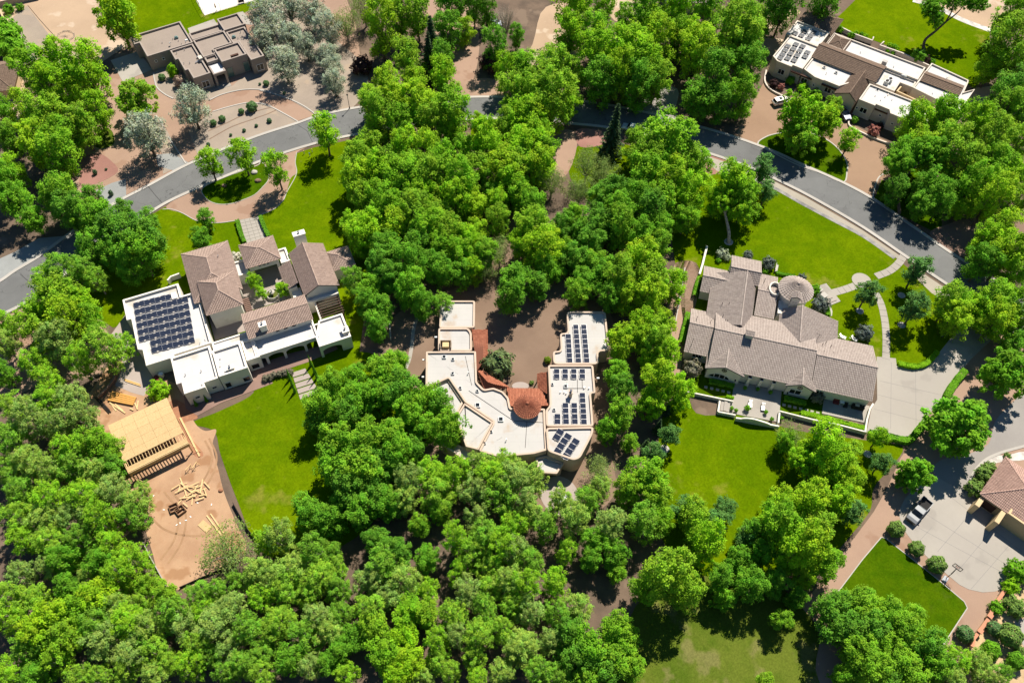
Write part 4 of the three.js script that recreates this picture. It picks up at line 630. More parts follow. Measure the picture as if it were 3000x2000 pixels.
  for (const q of [[228, 580], [222, 600], [340, 608], [195, 760], [437, 565], [455, 605], [472, 607], [430, 468], [485, 468], [775, 275], [803, 330], [1097, 795], [1113, 797], [1240, 795], [1268, 780], [1308, 810], [1250, 855], [1322, 868], [1285, 950]]) { const [x, z] = H.L(R(...q), 5.0); part('vent_pipe', bar(V3(x, 3.6, z), V3(x, 5.5, z), 0.05, 0.05, 6), W.dark, H.g); }
  { const [x, z] = H.L(R(1205, 740), 5.5); part('antenna', [bar(V3(x, 4, z), V3(x, 6.6, z), 0.03), bar(V3(x - 0.5, 6.4, z - 0.2), V3(x + 0.5, 6.4, z + 0.2), 0.02)], W.dark, H.g); }
  // rear terrace: floor, low walls, steps
  const loc = (q, h) => { const [x, z] = H.L(q, h); return V3(x, 0, z); }, low = (a, h, w = 0.24) => part('terrace_wall', bandGeo(pairs(R, a).map((q) => loc(q, h)), w, 0, h), W.cream, H.g);
  part('terrace_floor', upright(shapeOf(H.poly(R, [530, 1090, 910, 1170, 885, 1420, 400, 1330, 410, 1240, 505, 1245], 0.12, false)), 0, 0.14), M.concrete, H.g);
  part('terrace_floor', upright(shapeOf(H.poly(R, [1255, 1200, 1620, 1290, 1600, 1430, 1235, 1350], 0.12, false)), 0, 0.13), M.concrete, H.g);
  low([90, 1160, 300, 1205, 520, 1250], 0.9); low([895, 1330, 1150, 1395, 1370, 1440, 1600, 1500], 1.1); low([885, 1425, 895, 1330], 0.9, 0.3); low([1585, 1500, 1600, 1400, 1625, 1310, 1650, 1270], 1.2, 0.3); low([398, 1335, 540, 1362], 0.9, 0.24); low([398, 1335, 412, 1248], 0.9, 0.3);
  { // curved parapet of the terrace
    const a = H.L(R(545, 1375), 1.2), b = H.L(R(895, 1440), 1.2), L = Math.hypot(b[0] - a[0], b[1] - a[1]); const s = new THREE.Shape(); s.moveTo(0, 0); s.lineTo(L, 0); s.lineTo(L, 0.9); s.lineTo(L * 0.8, 0.9); s.quadraticCurveTo(L * 0.72, 1.35, L * 0.4, 1.75); s.quadraticCurveTo(L * 0.2, 1.75, L * 0.12, 1.1); s.lineTo(0, 1.0); const g = new THREE.ExtrudeGeometry(s, { depth: 0.3, bevelEnabled: false, curveSegments: 14 }); g.rotateY(-Math.atan2(b[1] - a[1], b[0] - a[0])); g.translate(a[0], 0, a[1]); part('terrace_wall', g, W.cream, H.g); }
  { const g = new THREE.Group(); g.name = 'terrace_steps'; H.g.add(g); for (let i = 0; i < 4; i++) part('step', upright(shapeOf(H.poly(R, [398 + i * 24, 1250 + i * 5, 422 + i * 24, 1255 + i * 5, 412 + i * 24, 1330 + i * 5, 388 + i * 24, 1325 + i * 5], 0.3, false)), 0, 0.2 + 0.17 * (3 - Math.abs(i - 2))), M.concrete, g); }
}
// ---------- white-roofed house with a brown tiled entry (north-east) ----------
{
  const R = A4, H = new House('white_roofed_house', 'long bone-coloured house with white flat roofs, brown tile gables and rooftop panels by the fairway', 'house', R(1000, 600), -33, undefined), o = { wall: W.bone, roof: W.roofWhite, drop: 0.4 };
  H.flat(R, [295, 290, 410, 170, 695, 290, 575, 388], 4.2, o);
  H.flat(R, [180, 475, 345, 310, 600, 395, 450, 590, 360, 560, 352, 575, 230, 522], 4.6, o);
  H.flat(R, [450, 588, 610, 410, 1000, 560, 900, 700, 760, 742, 640, 688, 620, 690, 552, 660], 4.4, o);
  H.flat(R, [640, 372, 742, 265, 1505, 600, 1430, 692, 1130, 560], 4.5, o);
  H.flat(R, [1080, 700, 1140, 600, 1440, 690, 1400, 748, 1300, 718, 1215, 795], 4.0, o);
  H.flat(R, [930, 850, 1030, 718, 1590, 940, 1560, 1010, 1490, 1100, 1210, 965, 1195, 945, 1085, 893, 1070, 908], 4.6, o);
  H.flat(R, [1255, 782, 1310, 716, 1540, 820, 1640, 880, 1580, 935], 3.4, { wall: W.tan, roof: M.tanDirt, drop: 3.2, snap: false });
  H.flat(R, [1398, 752, 1560, 540, 1885, 690, 1840, 790, 1935, 765, 1812, 945, 1655, 880], 4.6, { ...o, snap: false });
  const g1 = { wall: W.bone, tone: 'brown', inset: 0.3 };
  H.gable(R, [590, 378, 1145, 602], [540, 492, 1070, 705], 4.5, 6.0, g1);
  H.gable(R, [995, 602, 850, 800], [745, 775, 965, 790], 3.6, 5.2, g1);
  H.gable(R, [1490, 640, 1835, 755], [1450, 690, 1800, 805], 4.5, 5.2, g1);
  H.hip(R, [660, 372, 780, 315, 845, 385, 740, 425], 4.5, 5.4, { wall: W.bone, tone: 'brown', inset: 0.2 });
  H.hip(R, [425, 155, 640, 112, 722, 270, 520, 250], 3.2, 4.9, { wall: W.bone, tone: 'brown' });
  const s = []; for (const q of [[385, 280], [468, 265], [440, 297], [545, 270], [520, 300], [498, 328]]) s.push(R(...q)); H.solar(s, 3.8, 1.3, 1.6, rad(-6), rad(0), W.cellGreyGlare);
  const t = []; for (let i = 0; i < 4; i++) { if (i) t.push(R(320 - (i - 1) * 22, 390 + (i - 1) * 36)); t.push(R(392 - i * 24, 375 + i * 40)); t.push(R(448 - i * 24, 392 + i * 40)); } t.push(R(490, 445), R(470, 480), R(256, 492)); H.solar(t, 4.2, 1.3, 1.6, rad(-6), 0, W.cellGreyGlare);
  for (const [x, y] of [[252, 630], [460, 693], [655, 787]]) H.win(R(x, y), 2.2, 'S', 1.5, 1.3, 2, { frame: W.frame }); H.win(R(960, 965), 2.2, 'S', 1.6, 1.3, 2); for (const [x, y] of [[915, 928], [700, 802], [530, 747], [1115, 992], [1218, 1065]]) H.win(R(x, y), 2.2, 'S', 0.45, 0.45); for (const [x, y] of [[1330, 803], [1468, 866], [1543, 880]]) H.win(R(x, y), 2.0, 'S', 0.7, 0.55, 1, { frame: W.tan });
  for (const [a, b] of [[[350, 610], [525, 685]], [[612, 722], [742, 775]], [[1070, 935], [1195, 985]]]) { const p = H.L(R(...a), 3.3), q = H.L(R(...b), 3.3), L = Math.hypot(q[0] - p[0], q[1] - p[1]); part('fascia_band', box(L, 0.4, 0.3, (p[0] + q[0]) / 2, 3.1, (p[1] + q[1]) / 2), W.brown, H.g); }
  for (const [x, y] of [[1205, 680], [1175, 700]]) { const [a, b] = H.L(R(x, y), 4.4), g = new THREE.Group(); g.name = 'rooftop_unit'; H.g.add(g); part('cabinet', rbox(1.1, 1.0, 1.1, 0.05, a, 3.6, b), W.plastic, g); const c = new THREE.CylinderGeometry(0.42, 0.42, 0.08, 16); c.translate(a, 4.63, b); part('fan_grille', c, W.dark, g); }
  H.at(R(1148, 550), 4.1, 'rooftop_unit', rbox(1.1, 0.9, 1.0, 0.05), W.block);
  for (const [x, y] of [[635, 577], [738, 622], [1092, 772], [1632, 758], [1540, 645]]) H.skylight(R(x, y), 4.0, 0.8, 0.7); for (const [x, y] of [[1200, 590], [1325, 645]]) H.skylight(R(x, y), 4.1, 1.3, 0.5, W.plastic);
  for (const [x, y] of [[655, 625], [950, 445], [1235, 568], [1695, 665], [1075, 822], [1160, 830], [1185, 815], [1220, 855], [1122, 858], [1570, 800], [1695, 825], [410, 460], [480, 300]]) H.vent(R(x, y), 4.1);
  const loc = (q, h) => { const [x, z] = H.L(q, h); return V3(x, 0, z); };
  part('garden_wall', bandGeo(pairs(R, [705, 218, 760, 220, 900, 290, 1050, 345, 1060, 315]).map((q) => loc(q, 1.2)), 0.35, 0, 1.2), W.bone, H.g); part('garden_wall', bandGeo(pairs(R, [1150, 355, 1115, 385, 1300, 450, 1540, 560]).map((q) => loc(q, 1.2)), 0.35, 0, 1.2), W.bone, H.g);
  part('planter_wall', bandGeo(smooth(pairs(R, [135, 600, 125, 700, 180, 770, 370, 860]).map((q) => loc(q, 0.5)), false, 4), 0.35, 0, 0.5), W.bone, H.g); part('planter_wall', bandGeo(smooth(pairs(R, [850, 1010, 850, 1070, 900, 1105, 1080, 1190, 1250, 1250]).map((q) => loc(q, 0.5)), false, 4), 0.35, 0, 0.5), W.bone, H.g);
}
// ---------- hip-roofed house with garages (south-east edge) ----------
{
  const R = sheetAt(2580, 1300, 1.8667), H = new House('garage_house', 'tan house with a rose tile hip roof and garage terrace at the concrete court', 'house', R(760, 330), -42.5), o = { wall: W.tan, tone: 'rose' };
  const P = (x, y, h) => { const [a, b] = H.L(R(x, y), h); return [a, b]; };
  H.hip(R, [545, 275, 690, 75, 1010, 330, 760, 420], 3.4, 5.6, { ...o, inset: 0.6 });
  H.flat(R, [690, 362, 790, 270, 1010, 420, 900, 530], 3.9, { wall: W.tan, roof: M.concrete, drop: 0.8, snap: true });
  H.flat(R, [900, 530, 1010, 420, 1100, 520, 1000, 640], 3.6, { wall: W.tan, roof: M.concrete, drop: 0.6 });
  H.box(R, [515, 330, 550, 290, 575, 305, 540, 345], 3.0, { mat: W.tan, name: 'buttress' }); H.box(R, [612, 415, 680, 365, 700, 385, 640, 430], 3.4, { mat: W.tan, name: 'buttress' });
  for (const [x, y] of [[580, 345], [725, 440]]) H.win(R(x, y), 1.2, 'S', 2.6, 2.2, 1, { glass: W.brown, frame: W.tan, name: 'garage_door' });
}
// ---------- neighbours that reach into the picture ----------
{
  const H = new House('dark_roofed_house', 'house corner with a dark brown hip roof behind a tan wall', 'house', [-20, 215], 12);
  H.hip(PX, [-260, 205, 5, 195, 45, 236, -240, 290], 3.2, 5.6, { wall: W.tan, tone: 'brown' });
  const F = new House('hidden_house', 'grey tiled roof peeping out between bright treetops at the top edge', 'house', [2020, -10], 5);
  F.hip(PX, [1960, -60, 2080, -60, 2080, 8, 1960, 8], 3.4, 5.4, { wall: W.bone, tone: 'grey' });
  const wl = (name, label, cat, pts, w, h, mat, cope) => { const b = pts[0].clone(), g = thing(name, label, cat, [b.x, 0, b.z]); const L = pts.map((p) => V3(p.x - b.x, 0, p.z - b.z)); part('wall_body', bandGeo(L, w, 0, h), mat, g); if (cope) part('coping', bandGeo(L, w + 0.12, h, h + 0.1), cope, g); return g; };
  wl('boundary_wall', 'tan stucco wall stepping along the left side of the bare tan lot', 'wall', ground(A1, [0, 90, 60, 220, 130, 370, 185, 470, 205, 510, 145, 520, 155, 570]), 0.3, 1.8, W.tan, W.tan);
  wl('boundary_wall', 'tan stucco wall below the dark brown roof at the left edge', 'wall', ground(A1, [-200, 790, 0, 735, 115, 700]), 0.3, 1.6, W.tan, W.tan);
  wl('boundary_wall', 'low brown wall across the top left corner of the tan lot', 'wall', ground(A1, [-60, 75, 140, 30, 350, -15]), 0.35, 1.6, W.adobe, W.adobe);
  wl('retaining_wall', 'stepped terracotta capped wall between the pink gravel and the pebble garden', 'wall', ground(D4, [1885, 1230, 1900, 1160, 1950, 1095, 2040, 970, 2070, 880, 2130, 800, 2190, 710]), 0.4, 0.9, W.tan, flat(0.45, 0.2, 0.12));
  for (const [i, q] of [[0, [1950, 1100]], [1, [2035, 970]]]) { const p = site(...D4(...q)), g = thing('wall_pier', ['square terracotta capped pier at the lower bend of the garden wall', 'square terracotta capped pier halfway along the garden wall'][i], 'pier', [p.x, 0, p.z], rad(45)); part('shaft', box(0.6, 1.15, 0.6, 0, 0, 0), W.tan, g); part('cap', rbox(0.8, 0.12, 0.8, 0.03, 0, 1.15, 0), flat(0.45, 0.2, 0.12), g); }
  wl('garden_wall', 'low white wall beside the paved strip left of the turret house', 'wall', ground(B3, [1730, 740, 1715, 800, 1690, 900, 1665, 980]), 0.3, 1.2, W.cream, W.cream);
  wl('block_wall', 'thin grey boundary wall along the gravel strip between adobe and turret houses', 'wall', ground(B3, [1545, 910, 1500, 1180, 1460, 1400]), 0.2, 0.7, W.block);
  wl('block_wall', 'pale wall end under the trees below the end pavilion of the courtyard house', 'wall', ground(B2, [1180, 1300, 1185, 1420, 1190, 1520]), 0.25, 0.9, W.block);
  wl('site_fence', 'black silt fence along the lawn side of the bare building site', 'fence', ground(D1, [2010, -10, 2060, 80, 2140, 220, 2220, 320]), 0.08, 0.8, W.dark);
  wl('site_fence', 'dark timber form along the bottom end of the bare building site', 'fence', ground(D1, [1550, 715, 1740, 630, 1930, 545]), 0.1, 0.6, W.dark);
  wl('site_fence', 'grey silt fence along the left side of the bare building site', 'fence', ground(D1, [1240, 330, 1290, 440, 1360, 560, 1440, 710]), 0.08, 0.7, W.block);
}

// ---------- trees ----------
const leafMat = (r, g, b, t = 0.45) => { const m = new THREE.MeshPhysicalMaterial({ roughness: 0.9, specularIntensity: 0.15, vertexColors: true, side: THREE.DoubleSide, transmission: t, thickness: 0 }); m.color.setRGB(r, g, b); return m; };
const LEAF = { b: leafMat(0.265, 0.52, 0.012), m: leafMat(0.18, 0.43, 0.018), d: leafMat(0.155, 0.385, 0.02), o: leafMat(0.255, 0.47, 0.032), s: leafMat(0.34, 0.40, 0.26, 0.2), g: leafMat(0.095, 0.23, 0.045, 0.2), p: leafMat(0.25, 0.36, 0.08), c: leafMat(0.055, 0.1, 0.038, 0.15), k: leafMat(0.19, 0.185, 0.125, 0.15), v: leafMat(0.12, 0.15, 0.125, 0.15), r: leafMat(0.4, 0.09, 0.09, 0.2), w: leafMat(0.055, 0.03, 0.028, 0.15) };
const BARK = std({ roughness: 0.95, map: texture(128, 2, (u, v) => { const k = 0.6 + 0.8 * fbm(u, v, 8, 301, 3); return [0.115 * k, 0.088 * k, 0.066 * k]; }) });
const PALEBARK = std({ roughness: 0.95, map: texture(128, 2, (u, v) => { const k = 0.6 + 0.8 * fbm(u, v, 8, 305, 3); return [0.33 * k, 0.29 * k, 0.235 * k]; }) });
function crownBuilder() { const pos = [], nor = [], col = [], idx = [];
  return {
    leaf(c, n, len, wid, spin, tone) { // one spray of leaves: a small lozenge of four corners, folded along its middle
      const a = Math.abs(n.y) > 0.9 ? V3(1, 0, 0) : V3(0, 1, 0), u = V3().crossVectors(a, n).normalize(), v = V3().crossVectors(n, u), cs = Math.cos(spin), sn = Math.sin(spin);
      const e = V3().addScaledVector(u, cs).addScaledVector(v, sn), f = V3().addScaledVector(u, -sn).addScaledVector(v, cs), k = pos.length / 3;
      const put = (l, w, h) => { pos.push(c.x + e.x * l + f.x * w + n.x * h, c.y + e.y * l + f.y * w + n.y * h, c.z + e.z * l + f.z * w + n.z * h); nor.push(n.x, n.y, n.z); col.push(...tone); };
      put(-len, 0, 0); put(0, -wid, -wid * 0.35); put(len, 0, -len * 0.2); put(0, wid, -wid * 0.35);
      idx.push(k, k + 1, k + 2, k, k + 2, k + 3);
    },
    done() { const g = new THREE.BufferGeometry(); g.setAttribute('position', new THREE.Float32BufferAttribute(pos, 3)); g.setAttribute('color', new THREE.Float32BufferAttribute(col, 3)); g.setIndex(idx); g.computeVertexNormals(); return g; }
  };
}
const onSphere = (r) => { const z = 2 * r() - 1, a = 2 * Math.PI * r(), s = Math.sqrt(1 - z * z); return V3(s * Math.cos(a), z, s * Math.sin(a)); };
// broadleaf crown of unit 1 m radius scaled to R: boughs, each with tufts, each tuft of leaf sprays
function broadleaf(seed, o) {
  const { R = 3.6, lobes = 8, tufts = 11, leaves = 62, tuftR = 0.62, leafL = 0.2, leafW = 0.13, lobeR = 0.46, squash = 0.98, centre = 1.25, bough = 1, loose = 0, vert = 0.6, lift = 0.3 } = o, r = rng(seed), cb = crownBuilder(), wood = [], cy = centre * R, limbs = [];
  const lobeList = [];
  for (let i = 0; i < lobes; i++) {
    const a = 2 * Math.PI * (i * 0.618 + 0.15 * r()), t = lobes > 1 ? i / (lobes - 1) : 0, up = 0.85 - 1.85 * t + 0.25 * (r() - 0.5), wide = Math.sqrt(Math.max(0.05, 1 - Math.pow(0.85 * up, 2))); // from the top of the crown downwards
    const d = i === 0 ? 0.08 : (0.44 + 0.2 * r()) * wide;
    lobeList.push({ c: V3(Math.cos(a) * d * R, cy + up * R * vert, Math.sin(a) * d * R), r: R * lobeR * (0.78 + 0.42 * r()) });
  }
  for (const L of lobeList) {
    limbs.push(L.c); const lobeTone = 0.86 + 0.28 * r();
    for (let j = 0; j < tufts; j++) {
      const n = onSphere(r); if (n.y < -0.35) n.y *= -0.6; n.normalize(); const tc = L.c.clone().add(V3(n.x * L.r, n.y * L.r * squash, n.z * L.r).multiplyScalar(0.72 + 0.36 * r())), tr = tuftR * (0.65 + 0.7 * r()) * R / 3.6, tt = lobeTone * (0.82 + 0.36 * r()), warm = r();
      for (let k = 0; k < leaves; k++) {
        const q = onSphere(r); if (q.y < -0.2 && r() < 0.6) q.y = -q.y; const dist = Math.pow(r(), 0.4) * (1 + loose * r()), c = tc.clone().add(V3(q.x * tr * dist, q.y * tr * 1.1 * dist, q.z * tr * dist));
        const nn = q.clone().multiplyScalar(0.65).add(V3(0, lift, 0)).add(onSphere(r).multiplyScalar(0.6)).normalize(), s = (0.7 + 0.7 * r()) * R / 3.6, e = tt * (0.8 + 0.4 * r());
        cb.leaf(c, nn, leafL * s, leafW * s, r() * 6.283, [e * (0.86 + 0.3 * warm), e, e * (0.8 + 0.5 * r())]);
      }
    }
  }
  const fork = V3(0.06 * R * (r() - 0.5), Math.max(R * 0.35, cy - R * (vert + 0.25)), 0.06 * R * (r() - 0.5));
  wood.push(bar(V3(0, -0.15, 0), fork, R * 0.075, R * 0.055, 8));
  for (const c of limbs) { const mid = fork.clone().lerp(c, 0.55); mid.y += 0.08 * R * (r() - 0.3); mid.x += 0.1 * R * (r() - 0.5); wood.push(bar(fork, mid, R * 0.036, R * 0.024, 6), bar(mid, c, R * 0.024, R * 0.008, 5)); if (bough) for (let k = 0; k < 3; k++) wood.push(bar(mid.clone().lerp(c, 0.3 + 0.2 * k), c.clone().add(onSphere(r).multiplyScalar(R * 0.34)), R * 0.011, R * 0.004, 4)); }
  return { crown: cb.done(), wood: metricUV(merge(wood)), centre: cy, R };
}
function conifer(seed, o) { // tapering tree of whorled boughs
  const { R = 1.9, h = 9, rows = 17, needles = 46, from = 0.08, leafL = 0.24, leafW = 0.07 } = o, r = rng(seed), cb = crownBuilder(), wood = [bar(V3(0, -0.15, 0), V3(0, h * 0.98, 0), 0.2, 0.03, 7)];
  for (let i = 0; i < rows; i++) { const t = i / (rows - 1), y = h * (from + (0.98 - from) * t), rr = R * (1 - t * 0.94) * (0.85 + 0.3 * r()), nb = Math.max(4, Math.round(9 - 5 * t));
    for (let b = 0; b < nb; b++) { const a = 2 * Math.PI * (b / nb + 0.37 * i) + 0.5 * (r() - 0.5), L = rr * (0.75 + 0.4 * r()), tone = 0.75 + 0.5 * r(); wood.push(bar(V3(0, y, 0), V3(Math.cos(a) * L * 0.9, y - 0.18 * L, Math.sin(a) * L * 0.9), 0.03, 0.01, 4));
      for (let k = 0; k < needles; k++) { const s = Math.pow(r(), 0.7), w = 0.34 * (1 - 0.6 * s) * L, c = V3(Math.cos(a) * L * s, y - 0.2 * L * s + 0.12 * r(), Math.sin(a) * L * s).add(onSphere(r).multiplyScalar(w * 0.5)); const nn = V3(Math.cos(a) * 0.4, 0.8, Math.sin(a) * 0.4).add(onSphere(r).multiplyScalar(0.6)).normalize(), e = tone * (0.75 + 0.5 * r()); cb.leaf(c, nn, leafL * (0.7 + 0.6 * r()), leafW, a + (r() - 0.5) * 1.6, [e, e, e * (0.85 + 0.4 * r())]); } } }
  return { crown: cb.done(), wood: metricUV(merge(wood)), centre: h * 0.5, R };
}
function roundShrub(seed, o) { // close ball of small leaves, with stems inside
  const { R = 1, leaves = 2600, rough = 0.12, squash = 0.92, leafL = 0.11, leafW = 0.05 } = o, r = rng(seed), cb = crownBuilder(), ph = [r() * 9, r() * 9, r() * 9];
  for (let k = 0; k < leaves; k++) { const n = onSphere(r); if (n.y < -0.75) continue; const bump = 1 + rough * (Math.sin(n.x * 7 + ph[0]) * Math.sin(n.y * 6 + ph[1]) + Math.sin(n.z * 8 + ph[2]) * 0.7), d = R * bump * (1 - 0.28 * r() * r()); const c = V3(n.x * d, R * squash + n.y * d * squash, n.z * d), nn = n.clone().add(V3(0, 0.25, 0)).add(onSphere(r).multiplyScalar(0.6)).normalize(), e = 0.72 + 0.56 * r(); cb.leaf(c, nn, leafL * (0.7 + 0.7 * r()), leafW * (0.7 + 0.7 * r()), r() * 6.283, [e * (0.9 + 0.2 * r()), e, e * (0.8 + 0.4 * r())]); }
  const wood = []; for (let i = 0; i < 5; i++) { const a = i * 1.257; wood.push(bar(V3(0, -0.08, 0), V3(Math.cos(a) * R * 0.5, R * 1.0, Math.sin(a) * R * 0.5), R * 0.05, R * 0.02, 5)); }
  return { crown: cb.done(), wood: metricUV(merge(wood)), centre: R * squash, R };
}
const KIND = {
  full: [1, 2, 3].map((i) => broadleaf(400 + i * 17, { lobes: 13, tufts: 10, leaves: 62, centre: 1.2, vert: 0.72, leafL: 0.165, leafW: 0.11, lift: 0.5 })),
  tall: [1, 2, 3, 4, 5, 6, 7].map((i) => broadleaf(500 + i * 17, { lobes: 13 + (i % 3), tufts: 10, leaves: 58, centre: 1.75, vert: 0.95 + 0.15 * (i % 4), tuftR: 0.7, loose: 0.3, leafL: 0.165, leafW: 0.11, lift: 0.5, lobeR: 0.42 + 0.03 * (i % 3) })),
  airy: [1, 2, 3, 4, 5, 6].map((i) => broadleaf(600 + i * 13, { lobes: 14 + (i % 3), tufts: 11, leaves: 44, tuftR: 0.52, leafL: 0.16, leafW: 0.075, lobeR: 0.4, loose: 0.3, centre: 1.75, vert: 1.05 + 0.1 * (i % 3), lift: 0.5 })),
  soft: [1, 2, 3].map((i) => broadleaf(650 + i * 13, { lobes: 13, tufts: 12, leaves: 46, tuftR: 0.6, leafL: 0.17, leafW: 0.06, lobeR: 0.44, loose: 0.4, centre: 1.15, vert: 0.75, lift: 0.5 })),
  young: [1, 2, 3].map((i) => broadleaf(700 + i * 19, { lobes: 11, tufts: 11, leaves: 40, centre: 1.75, vert: 0.95, lobeR: 0.42, leafL: 0.2, leafW: 0.1, loose: 0.5, lift: 0.5 })),
  thin: [1, 2].map((i) => broadleaf(760 + i * 23, { lobes: 12, tufts: 10, leaves: 30, tuftR: 0.8, leafL: 0.16, leafW: 0.055, loose: 0.8, lobeR: 0.5, vert: 0.6 })),
  neat: [1, 2].map((i) => broadleaf(800 + i * 29, { lobes: 16, tufts: 13, leaves: 60, tuftR: 0.5, leafL: 0.17, leafW: 0.11, lobeR: 0.44, squash: 0.98, centre: 1.05, vert: 0.7, lift: 0.5 })),
  cone: [1, 2].map((i) => conifer(850 + i * 7, {})),
  ball: [1, 2].map((i) => roundShrub(870 + i * 11, {})),
  bush: [1, 2, 3].map((i) => roundShrub(890 + i * 13, { rough: 0.3, leaves: 1500, leafL: 0.17, leafW: 0.07 })),
};
const VAR = { b: [LEAF.b, leafMat(0.215, 0.46, 0.016), leafMat(0.30, 0.52, 0.014), leafMat(0.24, 0.45, 0.02)], m: [LEAF.m, leafMat(0.21, 0.44, 0.02), leafMat(0.14, 0.35, 0.024)], o: [LEAF.o, leafMat(0.195, 0.41, 0.03), leafMat(0.29, 0.46, 0.065), leafMat(0.255, 0.5, 0.02), leafMat(0.27, 0.42, 0.08)] };
const SPECIES = { // material, form, everyday look
  b: [LEAF.b, 'tall', 'bright yellow-green leafy', 'cottonwood_tree'], m: [LEAF.m, 'tall', 'mid-green leafy', 'broadleaf_tree'], d: [LEAF.d, 'tall', 'shade-darkened green', 'shade_green_tree'], o: [LEAF.o, 'airy', 'olive-green feathery', 'woodland_tree'], s: [LEAF.s, 'soft', 'silver-grey', 'olive_tree'],
  g: [LEAF.g, 'young', 'glossy blue-green', 'pear_tree'], y: [LEAF.b, 'young', 'slim young yellow-green', 'young_tree'], p: [LEAF.p, 'thin', 'pale sparse see-through', 'sparse_tree'], c: [LEAF.c, 'cone', 'dark pointed', 'conifer_tree'], n: [LEAF.m, 'neat', 'neat rounded', 'round_tree'],
};
// landmarks that the labels refer to
const MARKS = [[640, 150, 'the taupe flat-roofed house'], [660, 900, 'the courtyard house'], [1530, 1130, 'the adobe house'], [2270, 980, 'the turret house'], [2500, 200, 'the white-roofed house'], [425, 1290, 'the plywood shed'], [2685, 1490, 'the pickup truck'], [2805, 1665, 'the basketball hoop'], [2287, 297, 'the silver car'], [1022, 300, 'the street lamp'], [1450, 70, 'the grey car in the shade'], [1845, 370, 'the pale truck on the road'], [540, 1620, 'the bare orange site'], [2240, 1420, 'the lawn behind the turret house'], [2420, 700, 'the lawn before the turret house'], [820, 1330, 'the lawn behind the courtyard house'], [760, 520, 'the circular drive'], [60, 900, 'the left end of the road'], [2880, 800, 'the right end of the road'], [130, 130, 'the bare tan lot'], [2770, 130, 'the fairway'], [1960, 1900, 'the olive lawn patch at the bottom'], [2560, 1690, 'the fenced square lawn'], [1690, 1470, 'the grey spa cover'], [30, 1300, 'the left edge wood'], [300, 1960, 'the bottom left corner wood'], [1050, 1950, 'the bottom middle wood'], [1560, 560, 'the gravel gap in the middle wood'], [1560, 140, 'the pale dirt clearing at the top'], [2960, 300, 'the right edge grove']];
const ORD = ['', ...'second third fourth fifth sixth seventh eighth ninth tenth eleventh twelfth thirteenth fourteenth fifteenth sixteenth seventeenth eighteenth nineteenth twentieth'.split(' ')].map((w) => w && w + '-'); for (const w of 'first second third fourth fifth sixth seventh eighth ninth'.split(' ')) ORD.push('twenty-' + w + '-'); for (const w of ['thirtieth', 'thirty-first', 'thirty-second', 'thirty-third']) ORD.push(w + '-');
const TREES = [];
const grove = (sp, a, o = {}) => { for (let i = 0; i < a.length; i += 3) TREES.push({ x: a[i], y: a[i + 1], r: a[i + 2], sp, ...o }); };
// north-west
grove('b', [102, 211, 66, 177, 192, 58, 252, 165, 34, 258, 220, 60, 143, 262, 60, 218, 268, 50, 284, 328, 46, 82, 326, 50, 143, 354, 60, 190, 392, 55, 240, 376, 50, 102, 425, 62, 178, 452, 60, 34, 503, 44]);
grove('b', [347, 61, 70, 398, 289, 66, 2336, 340, 66, 2411, 357, 54, 2441, 313, 30, 2343, 398, 54], { solo: 1 });
grove('m', [10, 333, 38, 24, 408, 44, 27, 530, 46, 45, 588, 52, 95, 642, 42]);
grove('s', [561, 318, 62, 428, 398, 66, 780, 55, 60, 845, 25, 46, 852, 112, 42, 912, 34, 52, 832, 190, 52, 896, 143, 36, 962, 88, 50, 958, 163, 40, 973, 200, 36, 978, 243, 42, 770, 115, 40]);
grove('p', [1012, 75, 44, 1066, 22, 48]);
grove('y', [612, 475, 40, 707, 448, 48, 951, 388, 48, 808, 493, 46]);
// north middle
grove('b', [1114, 85, 62, 1165, 41, 50, 1223, 44, 50, 1362, 88, 32, 1202, 177, 50, 1131, 252, 46, 1209, 231, 42, 1304, 231, 52, 1083, 300, 36, 1148, 292, 58, 1233, 306, 62, 1318, 328, 62, 1107, 345, 56, 1182, 360, 50, 1267, 370, 54, 1322, 388, 46, 1396, 357, 30]);
grove('d', [1390, 10, 44, 1430, 30, 34, 1318, 10, 52, 1311, 85, 48, 1300, 185, 44, 1447, 146, 42, 1512, 110, 26]);
grove('c', [1270, 120, 40, 1255, 165, 34]);
grove('b', [1080, 425, 42, 1182, 445, 52, 1250, 449, 50, 1046, 483, 50, 1131, 492, 52, 1301, 495, 52, 1216, 500, 50, 1420, 425, 60, 1471, 483, 58, 1400, 500, 52, 1478, 218, 40, 1522, 200, 42, 1505, 286, 54, 1535, 345, 62, 1488, 372, 44, 1365, 450, 44]);
grove('b', [1684, 34, 62, 1769, 20, 46, 1670, 95, 54, 1745, 112, 50, 1823, 65, 36, 1905, 31, 60, 1915, 75, 50, 1990, 41, 60, 2075, 41, 62, 2160, 27, 60, 2201, 75, 46, 1837, 143, 74, 1752, 170, 64, 1888, 192, 68, 1935, 118, 56, 1820, 225, 58, 1922, 236, 50, 2041, 160, 60, 2024, 115, 50, 2160, 112, 72, 2180, 150, 55, 2177, 285, 50, 1985, 110, 44]);
grove('d', [2191, 205, 52, 2092, 232, 62, 2045, 285, 52, 2110, 300, 46, 1760, 240, 56, 1870, 262, 50, 2300, 8, 60, 2420, 2, 52, 2250, 45, 44]);
grove('b', [1540, 206, 46, 1623, 197, 58, 1670, 214, 46, 1616, 289, 72, 1560, 290, 54, 1668, 300, 44, 1575, 345, 58, 1568, 405, 56, 1524, 436, 56, 1592, 452, 46, 1582, 497, 50, 1514, 492, 52]);
grove('c', [1796, 380, 40]);
grove('b', [1956, 408, 78, 1888, 470, 60, 2007, 469, 57, 1862, 425, 46, 1922, 503, 56, 2041, 496, 46]);
grove('p', [1720, 488, 46, 1770, 508, 40, 1616, 540, 42, 1698, 562, 44]);
